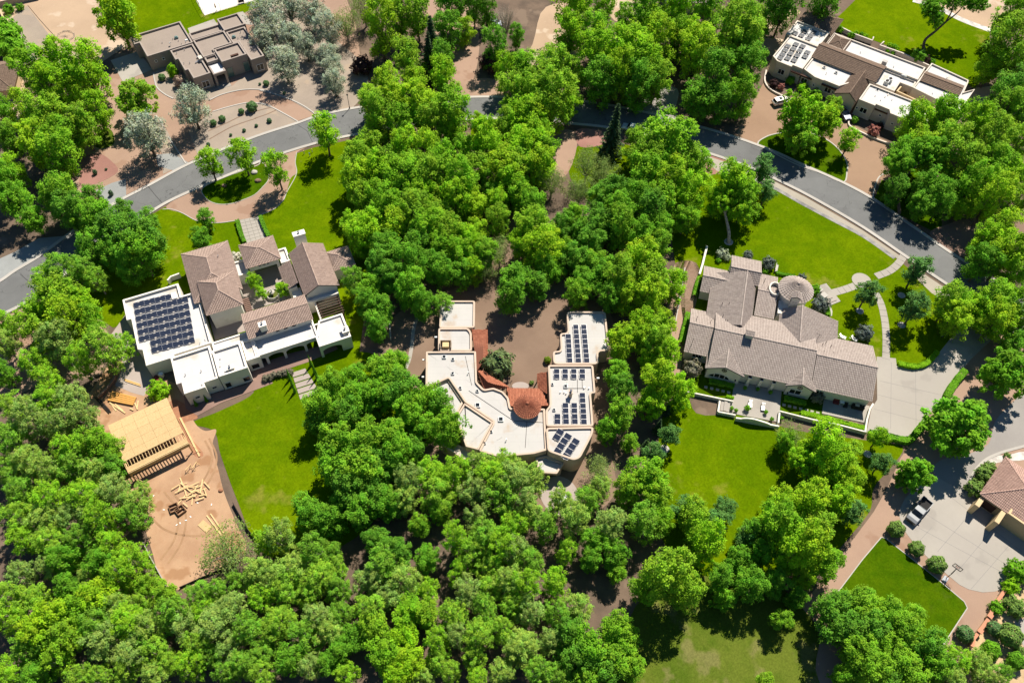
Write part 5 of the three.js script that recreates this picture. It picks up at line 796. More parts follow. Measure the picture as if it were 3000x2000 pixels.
// north-east
grove('b', [2676, 350, 50, 2761, 343, 52, 2846, 357, 58, 2693, 432, 54, 2965, 44, 52, 2948, 136, 68, 2985, 205, 58, 2914, 190, 46, 2778, 425, 62, 2890, 425, 60, 2970, 425, 56, 2914, 480, 62, 2829, 486, 60, 2846, 548, 54, 2900, 589, 60, 2965, 520, 52, 2931, 672, 54, 2812, 612, 30, 2948, 752, 62, 2985, 790, 54, 2890, 705, 50, 2985, 590, 48]);
grove('m', [2965, 268, 60, 2948, 325, 60, 2993, 340, 50, 2640, 470, 46, 2620, 560, 36]);
grove('d', [2710, 545, 46, 2760, 590, 44, 2700, 600, 40, 2880, 770, 50]);
grove('y', [2489, 411, 34]);
grove('b', [2785, 885, 54, 2907, 878, 58, 2800, 935, 50, 2965, 908, 54, 2914, 945, 52, 2860, 905, 44, 2988, 960, 48]);
grove('g', [2547, 854, 40, 2693, 786, 44, 2686, 898, 45, 2238, 495, 40, 2245, 560, 32]);
// west
grove('m', [190, 578, 54, 272, 588, 46, 211, 618, 58, 163, 600, 42, 289, 645, 54, 360, 635, 38, 340, 686, 58, 425, 698, 62, 415, 748, 56, 245, 655, 40]);
grove('d', [265, 727, 48, 374, 772, 52, 439, 650, 28, 330, 745, 48]);
grove('o', [190, 797, 62, 238, 797, 52, 279, 815, 44, 136, 822, 52]);
grove('b', [170, 881, 68, 221, 890, 54, 129, 918, 56, 204, 949, 60, 102, 968, 58, 265, 938, 42, 14, 956, 40]);
grove('o', [170, 1004, 60, 306, 1031, 62, 357, 1010, 44, 102, 1068, 54, 238, 1062, 52, 145, 1120, 46, 10, 1005, 48]);
grove('d', [14, 1102, 36, 602, 640, 30, 585, 695, 33]);
// middle wood
grove('b', [1046, 531, 50, 1107, 515, 52, 1182, 526, 60, 1267, 530, 60, 1352, 545, 58, 1233, 570, 56, 1114, 572, 52, 1058, 580, 44, 1335, 590, 56, 1386, 598, 48, 1131, 612, 52, 1216, 622, 60, 1271, 635, 52, 1029, 657, 40, 1087, 672, 52, 1165, 664, 52, 1250, 675, 56, 1050, 700, 46, 1318, 695, 52, 1379, 714, 46, 1396, 684, 36, 1352, 748, 44, 1457, 647, 40, 1498, 540, 52, 1522, 575, 44, 1300, 735, 46]);
grove('d', [1444, 572, 34, 1199, 779, 52, 1284, 790, 52, 1130, 730, 46, 1220, 735, 46, 1070, 885, 40, 1350, 800, 40, 1115, 900, 44, 1100, 960, 38, 1235, 890, 44, 1515, 825, 52, 1495, 880, 44]);
grove('m', [1114, 779, 52, 1140, 815, 46, 1080, 850, 42, 1202, 850, 52, 1575, 840, 38, 1633, 802, 28]);
grove('o', [1029, 822, 40, 1298, 885, 38]);
grove('p', [1464, 745, 46, 1420, 790, 36]);
grove('m', [1803, 568, 52, 1759, 588, 46, 1854, 600, 50, 1905, 628, 52, 1803, 628, 50, 1752, 652, 52, 1820, 674, 52, 1871, 688, 46, 1932, 672, 42, 1929, 714, 42, 1643, 672, 40, 1684, 755, 44, 1730, 710, 44]);
grove('b', [1888, 525, 58, 1973, 531, 56, 1939, 585, 52, 2024, 568, 56, 2007, 636, 42, 1565, 672, 57, 1589, 728, 60, 1531, 718, 44, 1881, 772, 62, 1820, 815, 56, 1915, 808, 62, 1905, 866, 56, 1973, 840, 46, 1837, 864, 50, 2143, 541, 66, 2180, 592, 50, 2099, 585, 42]);
grove('d', [1760, 800, 48, 1715, 830, 44, 1780, 870, 46, 1700, 690, 40]);
grove('b', [1881, 952, 44, 1939, 965, 46, 1871, 990, 42, 1820, 1010, 48, 1922, 1004, 50, 1949, 1045, 44, 1895, 1060, 30, 1932, 1118, 60, 1990, 1152, 46, 1905, 1180, 46]);
grove('m', [1806, 1099, 42, 1820, 1145, 46, 1820, 1220, 48, 1779, 1264, 38, 1847, 1298, 30]);
grove('g', [1963, 1272, 34, 1912, 1330, 34]);
grove('c', [1956, 1198, 13, 1932, 1248, 16, 1895, 1296, 15, 1500, 1530, 13]);
// around the adobe house and the lawn behind the courtyard house
grove('m', [1121, 1092, 58, 1165, 1065, 38, 1039, 1109, 46, 978, 1143, 52, 951, 1193, 50, 924, 1228, 40, 1046, 1163, 58, 1107, 1160, 52, 1182, 1152, 58, 1029, 1220, 46, 1260, 1172, 50, 1199, 1213, 50, 1291, 1193, 44, 1318, 1262, 54, 1243, 1254, 46, 1379, 1259, 26]);
grove('m', [998, 1308, 68, 1080, 1305, 68, 1141, 1295, 57, 1165, 1330, 60, 995, 1373, 68, 1063, 1383, 68, 1124, 1366, 58, 1019, 1434, 64, 1097, 1444, 58, 1216, 1322, 38]);
grove('d', [900, 1500, 50, 960, 1530, 52, 1060, 1510, 50, 1140, 1480, 46, 1010, 1490, 46]);
grove('o', [1267, 1390, 58, 1199, 1407, 52, 1335, 1383, 58, 1403, 1370, 50, 1471, 1360, 48, 1437, 1400, 57, 1505, 1408, 56, 1386, 1441, 58, 1284, 1448, 56, 1471, 1458, 56, 1182, 1458, 50, 1514, 1375, 42, 1565, 1418, 48, 1531, 1476, 50]);
grove('p', [1759, 1381, 46]);
grove('b', [1881, 1397, 62, 1837, 1441, 50, 1922, 1458, 50]);
grove('o', [1718, 1465, 50, 1763, 1430, 40]);
grove('g', [2007, 1488, 40, 2126, 1485, 36]);
// east
grove('y', [2574, 1283, 30]);
grove('p', [2312, 1282, 38]);
grove('b', [2404, 1337, 68, 2346, 1336, 40, 2472, 1356, 46, 2489, 1407, 52, 2370, 1465, 60, 2285, 1475, 46, 2455, 1472, 47, 2300, 1290, 30]);
grove('g', [2584, 1354, 36, 2500, 1502, 38]);
grove('n', [2809, 1242, 94, 2676, 1388, 58, 2941, 1099, 68]);
grove('d', [2985, 1010, 46]);
// south-west wood
grove('o', [34, 1193, 52, 136, 1183, 56, 211, 1172, 58, 245, 1220, 52, 102, 1237, 60, 177, 1247, 54, 34, 1288, 60, 204, 1322, 56, 85, 1349, 58, 221, 1366, 58, 146, 1383, 54, 20, 1373, 52, 272, 1390, 48, 340, 1441, 56, 418, 1438, 30, 255, 1458, 56, 153, 1458, 56, 51, 1441, 54, 408, 1475, 44]);
grove('m', [272, 1308, 58, 323, 1322, 40, 323, 1366, 42]);
grove('o', [51, 1516, 56, 136, 1523, 56, 221, 1509, 52, 306, 1526, 58, 391, 1516, 48, 68, 1577, 52, 153, 1584, 54, 238, 1584, 52, 323, 1594, 52, 68, 1679, 46, 146, 1666, 40, 391, 1645, 54, 357, 1693, 52, 265, 1683, 36, 34, 1754, 60, 102, 1747, 52, 34, 1815, 52]);
grove('d', [190, 1640, 48, 300, 1650, 46, 200, 1730, 46, 110, 1990, 50, 430, 1890, 40]);
grove('b', [289, 1747, 60, 238, 1795, 60, 170, 1812, 60, 119, 1866, 62, 204, 1873, 60, 442, 1713, 42, 493, 1753, 48]);
grove('o', [340, 1788, 52, 415, 1771, 46, 578, 1749, 52, 289, 1839, 60, 374, 1829, 60, 425, 1849, 58, 306, 1897, 58, 85, 1907, 56, 170, 1934, 58, 391, 1907, 60, 459, 1914, 52, 367, 1965, 52, 238, 1980, 50, 27, 1972, 54, 300, 1985, 46, 459, 1980, 44]);
grove('o', [510, 1805, 58, 544, 1840, 56, 629, 1839, 62, 595, 1790, 52, 680, 1788, 56, 731, 1839, 58, 578, 1890, 52, 680, 1907, 52, 714, 1941, 52, 561, 1951, 52, 663, 1975, 46, 765, 1975, 48, 620, 1920, 46, 500, 1940, 44]);
grove('p', [663, 1605, 74]);
grove('o', [748, 1684, 52, 697, 1702, 44, 765, 1747, 52, 640, 1735, 44]);
// south middle wood
grove('o', [825, 1577, 58, 774, 1594, 44, 927, 1611, 52, 978, 1625, 34, 869, 1652, 60, 791, 1688, 57, 944, 1686, 58, 985, 1673, 42, 842, 1720, 58, 995, 1727, 46, 1124, 1652, 58, 1080, 1700, 52, 1182, 1703, 58, 1141, 1740, 52, 1080, 1788, 56, 1250, 1727, 44, 900, 1750, 46]);
grove('m', [1101, 1587, 42, 1172, 1618, 42, 1291, 1500, 40, 1230, 1540, 36]);
grove('o', [1335, 1584, 56, 1420, 1567, 58, 1386, 1625, 54, 1471, 1601, 58, 1505, 1543, 50, 1369, 1734, 52, 1437, 1720, 46, 1488, 1703, 52, 1505, 1771, 52, 1400, 1510, 48, 1340, 1680, 40, 1430, 1660, 44]);
grove('b', [1199, 1798, 52, 1250, 1795, 47, 1097, 1846, 52, 1182, 1870, 46, 1131, 1917, 58, 1199, 1941, 56, 1165, 1985, 48]);
grove('o', [1284, 1880, 50, 1284, 1941, 46, 825, 1815, 52, 927, 1805, 52, 791, 1856, 48, 893, 1866, 56, 961, 1856, 50, 910, 1958, 44, 760, 1924, 46, 1012, 1978, 46, 1403, 1863, 52, 1471, 1849, 52, 1515, 1907, 52, 1386, 1925, 44, 1471, 1970, 46, 1318, 1970, 42, 1330, 1800, 48, 1420, 1790, 46, 1340, 1860, 44, 1000, 1800, 44, 1240, 1985, 40, 1400, 1985, 40]);
grove('d', [850, 1930, 50, 990, 1910, 48, 1040, 1870, 44, 960, 1950, 40, 1250, 1640, 40]);
// south-east wood
grove('o', [1548, 1510, 47, 1684, 1526, 58, 1599, 1543, 47, 1786, 1540, 57, 1888, 1533, 60, 1514, 1618, 52, 1548, 1645, 47, 1657, 1618, 40, 1531, 1720, 58, 1623, 1713, 50, 1691, 1778, 50, 1548, 1788, 54, 1633, 1798, 47, 1531, 1890, 58, 1582, 1958, 52, 1633, 1992, 47, 1610, 1880, 46, 1640, 1470, 44]);
grove('d', [1803, 1628, 42, 1740, 1590, 44, 1730, 1640, 40]);
grove('m', [1806, 1672, 36, 1667, 1866, 52, 1803, 1849, 52, 1827, 1877, 52, 1718, 1897, 58, 1803, 1924, 58, 1684, 1941, 58, 1769, 1975, 52, 1847, 1951, 44, 1720, 1985, 46]);
grove('b', [1888, 1727, 50, 1939, 1530, 40, 2031, 1516, 50, 2041, 1567, 47, 2387, 1533, 58, 2411, 1652, 54, 2353, 1693, 40, 2255, 1533, 46, 2242, 1995, 34]);
grove('b', [1949, 1686, 78, 2007, 1727, 52, 2075, 1594, 60, 2285, 1533, 66, 2353, 1601, 68, 2319, 1635, 58], { hy: 1.4 });
grove('m', [1420, 745, 44, 1600, 792, 40, 1650, 742, 36, 1740, 782, 46, 1690, 862, 40, 1560, 605, 44]);  // this row and the next are added, mainly to shade the forecourt
grove('b', [1680, 642, 42, 1450, 602, 40, 1385, 790, 38]);
grove('g', [2102, 1526, 38, 2187, 1582, 34]);
grove('d', [2336, 1752, 36, 2200, 1560, 40, 2230, 1620, 44, 2160, 1640, 40, 2110, 1690, 46, 2190, 1712, 50, 2262, 1705, 44]);
grove('m', [2120, 1760, 34, 2290, 1820, 36]);
grove('m', [2506, 1771, 58, 2438, 1788, 54, 2591, 1798, 58, 2669, 1808, 45, 2455, 1849, 58, 2540, 1856, 60, 2642, 1863, 54, 2506, 1914, 58, 2608, 1924, 60, 2710, 1907, 52, 2540, 1968, 58, 2659, 1968, 58, 2472, 1985, 40, 2744, 1958, 52, 2590, 2000, 46]);
grove('o', [2805, 1935, 48, 2863, 1935, 42, 2880, 1980, 45, 2931, 1978, 42, 2780, 1990, 44]);

{
  const slots = new Map(), keyed = TREES.map((t, i) => { // nearest landmark and the side of it on which the tree stands
    let best = null, bd = 1e9; for (const m of MARKS) { const d = Math.hypot(m[0] - t.x, m[1] - t.y); if (d < bd) { bd = d; best = m; } }
    const dx = t.x - best[0], dy = t.y - best[1], side = Math.abs(dx) > Math.abs(dy) ? (dx > 0 ? 'right of' : 'left of') : (dy > 0 ? 'below' : 'above'), key = SPECIES[t.sp][2] + '|' + side + '|' + best[2]; (slots.get(key) || slots.set(key, []).get(key)).push([bd, i]); return { side, mark: best[2], key };
  });
  for (const s of slots.values()) s.sort((a, b) => a[0] - b[0]);
  const made = new Map();
  TREES.forEach((t, i) => {
    const [mat, form0, look, name] = SPECIES[t.sp], form = t.solo ? 'full' : form0, rn = rng(5000 + i * 7), list = KIND[form], v = list[Math.floor(rn() * list.length)];
    const mv = VAR[t.sp], mk = mv ? Math.floor(rn() * mv.length) : 0, mt = mv ? mv[mk] : mat, id = form + list.indexOf(v) + t.sp + mk; let src = made.get(id);
    let r = 3.4; for (let k = 0; k < 3; k++) r = t.r * metresPerUnit(t.x, t.y, r * 1.2); // crown radius in metres
    const sc = form === 'cone' ? r / v.R : r * (form === 'tall' || form === 'airy' ? 0.9 : 0.98) / v.R, hc = v.centre * sc * 1.08 * (t.hy || 1), p = site(t.x, t.y, hc);
    const rank = slots.get(keyed[i].key).findIndex((e) => e[1] === i), label = `${look} tree, ${ORD[rank]}nearest ${keyed[i].side} ${keyed[i].mark}`;
    let g;
    if (!src) { g = new THREE.Group(); const trunk = soft(new THREE.Mesh(v.wood, t.sp === 'o' || t.sp === 'p' ? PALEBARK : BARK)); trunk.name = 'trunk'; const crown = soft(new THREE.Mesh(v.crown, mt)); crown.name = 'crown'; g.add(trunk, crown); made.set(id, g); } else g = src.clone();
    g.name = numbered(name); scene.add(g); tag(g, label, 'tree', SPECIES[t.sp][2] + ' trees');
    g.position.set(p.x, 0, p.z); g.rotation.y = rn() * 6.283; const sy = form === 'cone' ? 1 : 0.96 + 0.24 * rn(); g.scale.set(sc * (0.9 + 0.22 * rn()), sc * sy * (t.hy || 1), sc * (0.9 + 0.22 * rn())); g.rotation.x = 0.08 * (rn() - 0.5); g.rotation.z = 0.08 * (rn() - 0.5);
  });
}

// ---------- trees with their own lean and fork ----------
function bigTree(name, label, trunk, forks, crowns, mat, bark = BARK, form = 'full') {
  const base = site(...trunk[0]), g = thing(name, label, 'tree', [base.x, 0, base.z]), to = ([x, y, h = 0]) => { const p = site(x, y, h); return V3(p.x - base.x, h, p.z - base.z); };
  const P = trunk.map(to); P[0].y = -0.15; const wood = []; const run = (pts, r0, r1) => { const c = new THREE.CatmullRomCurve3(pts), n = pts.length * 3; for (let i = 0; i < n; i++) wood.push(bar(c.getPoint(i / n), c.getPoint((i + 1) / n), r0 + (r1 - r0) * i / n, r0 + (r1 - r0) * (i + 1) / n, 8)); };
  run(P, 0.42, 0.24); for (const f of forks) run(f.map(to), 0.22, 0.07);
  part('trunk', metricUV(merge(wood)), bark, g);
  crowns.forEach(([x, y, r, h], i) => { const v = KIND[form][i % KIND[form].length], rm = r * metresPerUnit(x, y, h), sc = rm / v.R, p = to([x, y, h]), m = soft(new THREE.Mesh(v.crown, mat)); m.name = 'crown'; m.scale.setScalar(sc); m.rotation.y = i * 1.7; m.position.set(p.x, h - v.centre * sc, p.z); g.add(m); });
  return g;
}
bigTree('leaning_tree', 'tall tree with a long bare leaning trunk on the fairway lawn', [[...A4(1495, 470), 0], [...A4(1500, 350), 3], [...A4(1590, 270), 5], [...A4(1680, 190), 7]], [[[...A4(1600, 262), 5], [...A4(1580, 180), 8], [...A4(1560, 110), 10]], [[...A4(1680, 190), 7], [...A4(1780, 110), 9], [...A4(1860, 20), 11]], [[...A4(1680, 190), 7], [...A4(1740, 80), 10], [...A4(1745, -20), 12]]], [[...A4(1580, 90), 34, 9.5], [...A4(1530, 60), 24, 10], [...A4(1740, -10), 34, 11], [...A4(1900, 10), 34, 11], [...A4(1990, 40), 22, 10], [...A4(1600, 180), 22, 8]], LEAF.m);
bigTree('leaning_tree', 'oak with a pale curved trunk rising from a stone ring on the front lawn', [[...B3(1925, 680), 0], [...B3(1930, 600), 2.2], [...B3(1905, 470), 4.5], [...B3(1890, 400), 6]], [[[...B3(1895, 420), 5.6], [...B3(1960, 330), 7.5]], [[...B3(1895, 420), 5.6], [...B3(1840, 330), 7.5]]], [[...B3(1890, 330), 40, 7.5], [...B3(2010, 380), 36, 7]], LEAF.b, PALEBARK);
bigTree('leaning_tree', 'forked tree with a dark leaning trunk on the lawn behind the turret house', [[...C4(370, 1400), 0], [...C4(420, 1340), 1.2], [...C4(470, 1260), 2.6], [...C4(500, 1190), 4]], [[[...C4(490, 1210), 3.8], [...C4(420, 1140), 5.5], [...C4(370, 1060), 7]], [[...C4(430, 1330), 1.4], [...C4(560, 1330), 3], [...C4(680, 1270), 4.5]]], [[...C4(420, 1060), 34, 7], [...C4(700, 1180), 36, 6], [...C4(560, 1000), 40, 7.5]], LEAF.b);
bigTree('leaning_tree', 'dark leaning trunk tree beside the gravel drive of the white-roofed house', [[...B4(1285, 425), 0], [...B4(1275, 300), 2.5], [...B4(1290, 150), 5], [...B4(1360, 80), 6.2]], [[[...B4(1330, 110), 5.6], [...B4(1430, 10), 8], [...A4(1490, 1350), 10]]], [[...A4(1500, 1300), 44, 10], [...A4(1290, 1400), 40, 8.5], [...A4(1620, 1300), 38, 9.5]], LEAF.m);
{ // bare tree
  const p = site(...A2(2170, 420)), g = thing('bare_tree', 'grey leafless tree with upright twigs beside the shaded drive at the top', 'tree', [p.x, 0, p.z]), r = rng(77), w = [], tw = [];
  w.push(bar(V3(0, -0.1, 0), V3(0.2, 5, 0), 0.3, 0.2, 8)); for (let i = 0; i < 42; i++) { const a = r() * 6.283, b = V3(0.2, 2.5 + 2.5 * r(), 0), t = V3(Math.cos(a) * (0.8 + 1.8 * r()), 8 + 4.5 * r(), Math.sin(a) * (0.8 + 1.8 * r())); w.push(bar(b, t, 0.07, 0.015, 4)); for (let k = 0; k < 6; k++) tw.push(bar(b.clone().lerp(t, 0.4 + 0.1 * k), t.clone().add(onSphere(r).multiplyScalar(1.1)), 0.022, 0.008, 3)); }
  part('trunk', w, PALEBARK, g); const m = part('twigs', tw, PALEBARK, g); m.userData.kind = 'stuff';
}
// ---------- shrubs ----------
function shrub(name, label, px, rpx, mat, form = 'ball', cat = 'shrub', group, sy = 1) {
  const r = rpx * metresPerUnit(...px), v = KIND[form][Math.round(px[0] + px[1]) % KIND[form].length], sc = r / v.R, p = site(px[0], px[1], v.centre * sc * sy);
  const g = thing(name, label, cat, [p.x, 0, p.z], px[0], group); const a = soft(new THREE.Mesh(v.wood, BARK)), b = soft(new THREE.Mesh(v.crown, mat)); a.name = 'stems'; b.name = 'foliage'; g.add(a, b); g.scale.set(sc, sc * sy, sc); return g;
}
const G2 = leafMat(0.15, 0.26, 0.05, 0.2), G3 = leafMat(0.11, 0.22, 0.07, 0.2), AG = leafMat(0.09, 0.17, 0.08, 0.1), FL = leafMat(0.36, 0.15, 0.12, 0.2), WF = leafMat(0.6, 0.58, 0.5, 0.2), YG = leafMat(0.2, 0.3, 0.02), PL = leafMat(0.42, 0.32, 0.25, 0.2);
const ballG = 'clipped balls along the court', yard = 'desert shrubs in the gravel yard';
[[1255, 205, 72, 'clipped ball shrub nearest the pickup truck beside the concrete court'], [1430, 370, 64, 'smallest clipped ball shrub, middle of three beside the concrete court'], [1605, 510, 78, 'clipped ball shrub nearest the basketball hoop']].forEach(([x, y, r, l]) => shrub('ball_shrub', l, D4(x, y), r * 0.34, G2, 'ball', 'shrub', ballG));
[[1850, 1110, 72, G3, 'rounded grey-green shrub left of the terracotta capped wall'], [2100, 1060, 62, G3, 'small blue-green ball shrub right of the terracotta capped wall'], [2240, 1120, 100, G2, 'largest olive ball shrub in the pebble garden'], [2070, 1250, 80, LEAF.m, 'loose bright green shrub below the blue-green ball in the pebble garden'], [2290, 1340, 76, LEAF.d, 'dark clipped ball shrub lowest in the pebble garden']].forEach(([x, y, r, m, l]) => shrub('ball_shrub', l, D4(x, y), r * 0.34, m, 'ball', 'shrub', 'shrubs in the pebble garden'));
[[2290, 880, 80, G2, 'spreading olive shrub in the upper pebble garden'], [2300, 570, 90, LEAF.m, 'tall green shrub at the top end of the terracotta capped wall'], [2240, 700, 60, LEAF.b, 'flowering yellow-green shrub beside the end of the concrete court'], [2120, 880, 52, LEAF.m, 'small green shrub leaning over the terracotta capped wall'], [2320, 1250, 40, G2, 'small shrub between the two largest balls of the pebble garden']].forEach(([x, y, r, m, l]) => shrub('garden_shrub', l, D4(x, y), r * 0.34, m, 'bush', 'shrub', 'shrubs in the pebble garden'));
[[2010, 1200, 62, 'leafy shrub in the curved bed by the hip-roofed garage house'], [1930, 1325, 68, 'larger leafy shrub at the lower end of the curved bed by the garage house'], [2060, 1150, 50, 'leafy shrub at the top of the curved bed by the garage house'], [2215, 1045, 26, 'small round shrub at the roof peak of the garage house']].forEach(([x, y, r, l]) => shrub('garden_shrub', l, C4(x, y), r * 0.34, G2, 'bush', 'shrub', 'shrubs in the curved bed'));
[[2165, 915, 46, 'largest round green shrub inside the gravel drive loop'], [2075, 957, 26, 'second largest round shrub inside the gravel drive loop'], [1910, 1020, 30, 'round shrub in the loop midway towards the silver tree'], [1835, 1055, 28, 'round shrub beside the silver tree'], [1390, 665, 32, 'round shrub beside the garage slab of the taupe house'], [2320, 1040, 19, 'small agave in the loop nearest the drive mouth'], [2205, 1080, 14, 'small agave second from the drive mouth'], [2100, 1120, 16, 'small agave third from the drive mouth'], [1985, 1160, 13, 'small agave by the road, fourth from the drive mouth'], [1790, 1240, 17, 'small agave by the road nearest the tree shadows'], [2290, 715, 26, 'dark round shrub before the right window of the taupe house']].forEach(([x, y, r, l]) => shrub('desert_shrub', l, A1(x, y), r * 0.34, r < 20 ? AG : G3, 'ball', 'shrub', yard));
[[140, 1035, 20, 'agave nearest the road at the drive mouth'], [30, 1080, 14, 'tiny agave left of the drive mouth'], [270, 800, 14, 'tiny shrub above the gravel drive edging'], [60, 722, 12, 'tiny yellow shrub below the right window of the taupe house']].forEach(([x, y, r, l]) => shrub('desert_shrub', l, A2(x, y), r * 0.34, AG, 'ball', 'shrub', yard));
[[950, 250, 17, 'lone upright agave in the blue gravel beside the road', 1.8], [812, 70, 17, 'lone upright agave in the red gravel', 1.6], [910, 45, 10, 'tiny plant at the edge of the red gravel', 1]].forEach(([x, y, r, l, s]) => shrub('agave', l, B1(x, y), r * 0.34, AG, 'bush', 'shrub', yard, s));
shrub('upright_shrub', 'upright bright green shrub against the taupe house', A1(1482, 612), 13, LEAF.b, 'bush', 'shrub', undefined, 1.7); shrub('upright_shrub', 'dry tan shrub against the taupe house front', A1(1535, 700), 13, PL, 'bush', 'shrub', undefined, 1.4); shrub('upright_shrub', 'pale shrub beside the left window of the taupe house', A1(1690, 760), 11, LEAF.k, 'bush', 'shrub', undefined, 1.2);
shrub('brown_shrub', 'dark red-brown shrub among the silver trees', A2(935, 560), 26, LEAF.w, 'bush'); shrub('brown_shrub', 'dark bush beside the shaded drive under the bare tree', A2(2060, 520), 30, LEAF.w, 'bush');
shrub('dark_shrub', 'dark shrub in the upper left corner of the tan lot', A1(65, 75), 14, LEAF.d, 'bush'); shrub('dark_shrub', 'second dark shrub along the top of the tan lot', A1(165, 60), 10, LEAF.d, 'bush');
[[50, 260, 34], [60, 350, 36], [110, 430, 34], [20, 300, 30]].forEach(([x, y, r], i) => shrub('boundary_shrub', ['first', 'third', 'fourth', 'second'][i] + ' leafy shrub from the top outside the tan lot wall', A1(x, y), r, LEAF.m, 'bush', 'shrub', 'shrubs outside the tan lot wall'));
shrub('citrus_bush', 'bright round bush at the garage corner of the courtyard house', C1(1360, 480), 28, LEAF.b, 'bush');
shrub('flower_bush', 'cream flowering bush between the front roofs of the courtyard house', B1(2030, 800), 13, WF, 'bush');
[[130, 370], [200, 355], [260, 320], [345, 305], [430, 285], [510, 280]].forEach(([x, y], i) => shrub('grass_tuft', `feathery grass tuft, ${['first', 'second', 'third', 'fourth', 'fifth', 'sixth'][i]} from the left along the brick terrace`, sheetAt(740, 1030, 5.27)(x + 60, y + 40), 9, LEAF.k, 'bush', 'grass', 'grass tufts along the terrace', 1.1));
[[475, 92, 25, LEAF.s, 'silvery shrub at the paved strip above the turret house'], [805, 140, 46, LEAF.v, 'grey-leaved shrub right of the north gable of the turret house'], [778, 205, 20, LEAF.m, 'clipped box ball beside the grey-leaved shrub'], [640, 75, 34, LEAF.v, 'grey shrub above the north gable of the turret house'], [430, 60, 40, LEAF.s, 'silver shrub left of the north gable of the turret house'], [400, 115, 20, LEAF.m, 'clipped box ball beside the silver shrub'], [1225, 470, 60, LEAF.v, 'grey-leaved shrub beside the entry steps of the turret house'], [1580, 700, 58, LEAF.v, 'grey-leaved tree shrub beside the lounge chairs'], [190, 985, 64, LEAF.k, 'pale olive shrub at the left end of the rear bed'], [1200, 1218, 46, LEAF.k, 'pale olive shrub beside the right rear gable'], [1185, 350, 36, LEAF.m, 'green shrub against the turret'], [1075, 255, 30, LEAF.v, 'grey shrub behind the turret roof']].forEach(([x, y, r, m, l]) => shrub('house_shrub', l, sheetAt(1960, 720, 2.7515)(x, y), r / 2.75, m, 'bush', 'shrub', 'shrubs around the turret house'));
shrub('olive_bush', 'big round olive bush beside the red tiled portal', sheetAt(1220, 860, 2.9033)(688, 600), 41, leafMat(0.13, 0.19, 0.07, 0.2), 'bush'); shrub('yellow_bush', 'small yellow-green bush at the corner of the adobe forecourt', sheetAt(1220, 860, 2.9033)(1115, 565), 11, YG, 'ball'); shrub('potted_plant', 'small plant beside the portal step of the adobe house', sheetAt(1220, 860, 2.9033)(980, 757), 6, G2, 'bush', 'plant');
[[262, 745, 26, FL, 'pink flowering bush at the left planter of the white-roofed house'], [200, 720, 34, LEAF.w, 'dark red bush left of the pink flowering bush'], [340, 690, 34, LEAF.m, 'green bush right of the pink flowering bush'], [450, 750, 40, LEAF.b, 'bright bush below the second window of the white-roofed house'], [560, 810, 42, LEAF.d, 'dark bush below the third window of the white-roofed house'], [1060, 1125, 42, FL, 'wide pink flowering bush at the right planter of the white-roofed house'], [1115, 1080, 28, LEAF.w, 'dark red bush above the wide pink flowering bush'], [900, 1030, 28, LEAF.d, 'low green plants at the corner of the right planter'], [1450, 480, 52, LEAF.d, 'dark bush at the foot of the leaning fairway tree'], [1505, 510, 36, LEAF.w, 'red-brown bush right of the dark bush by the fairway'], [765, 250, 30, LEAF.m, 'green bush at the upper end of the fairway wall'], [870, 302, 26, LEAF.m, 'green bush below the upper fairway wall'], [910, 277, 16, LEAF.b, 'little round bush, left of three above the fairway wall'], [955, 290, 16, LEAF.d, 'little round bush, middle of three above the fairway wall'], [992, 308, 18, LEAF.b, 'little round bush, right of three above the fairway wall'], [1197, 388, 20, LEAF.b, 'round bush, left of three above the lower fairway wall'], [1238, 398, 20, LEAF.m, 'round bush, middle of three above the lower fairway wall'], [1262, 418, 18, LEAF.b, 'round bush, right of three above the lower fairway wall'], [1180, 438, 16, LEAF.m, 'little bush inside the lower fairway wall'], [1225, 455, 16, LEAF.m, 'second little bush inside the lower fairway wall'], [700, 180, 26, LEAF.r, 'dark pink bush behind the small brown hip roof'], [1565, 530, 24, LEAF.d, 'dark bush at the upper corner of the right block by the fairway']].forEach(([x, y, r, m, l]) => shrub('garden_bush', l, A4(x, y), r * 0.34, m, 'bush', 'shrub', 'bushes around the white-roofed house'));
// slim cypresses
function cypress(label, px, h) { const v = KIND.cone[0], p = site(...px), g = thing('cypress_tree', label, 'tree', [p.x, 0, p.z], px[0], 'slim cypresses by the terrace'); const a = soft(new THREE.Mesh(v.wood, BARK)), b = soft(new THREE.Mesh(v.crown, LEAF.d)); a.name = 'trunk'; b.name = 'crown'; g.add(a, b); g.scale.set(0.2, h / 9, 0.2); }
{ const c = sheetAt(740, 1030, 5.27), w = 'first second third fourth'.split(' '); [[578, 425], [615, 520], [655, 625]].forEach((q, i) => cypress(`slim cypress, ${w[i]} from the house in the left row by the slab path`, c(...q), 3.8)); [[905, 215], [960, 330], [1000, 410], [1025, 505]].forEach((q, i) => cypress(`slim cypress, ${w[i]} from the house in the right row by the slab path`, c(...q), 3.8)); const d = sheetAt(520, 1040, 4.8); cypress('slim cypress left of the small window of the garage wing', d(265, 710), 2.2); cypress('slim cypress right of the small window of the garage wing', d(410, 650), 2.2);
  const sl = new THREE.Group(); sl.name = 'slab_path'; sl.userData.kind = 'structure'; scene.add(sl); const a = site(...c(600, 322)), b = site(...c(806, 255)), e = site(...c(738, 750)), f = site(...c(1048, 648)); for (let i = 0; i < 5; i++) { const P = (s, t) => V3().lerpVectors(V3().lerpVectors(a, b, s), V3().lerpVectors(e, f, s), t); part('slab', sheetGeo([P(0, i / 5 + 0.02), P(1, i / 5 + 0.02), P(1, (i + 1) / 5 - 0.02), P(0, (i + 1) / 5 - 0.02)], 0.12, 0.1), M.paving, sl); } }
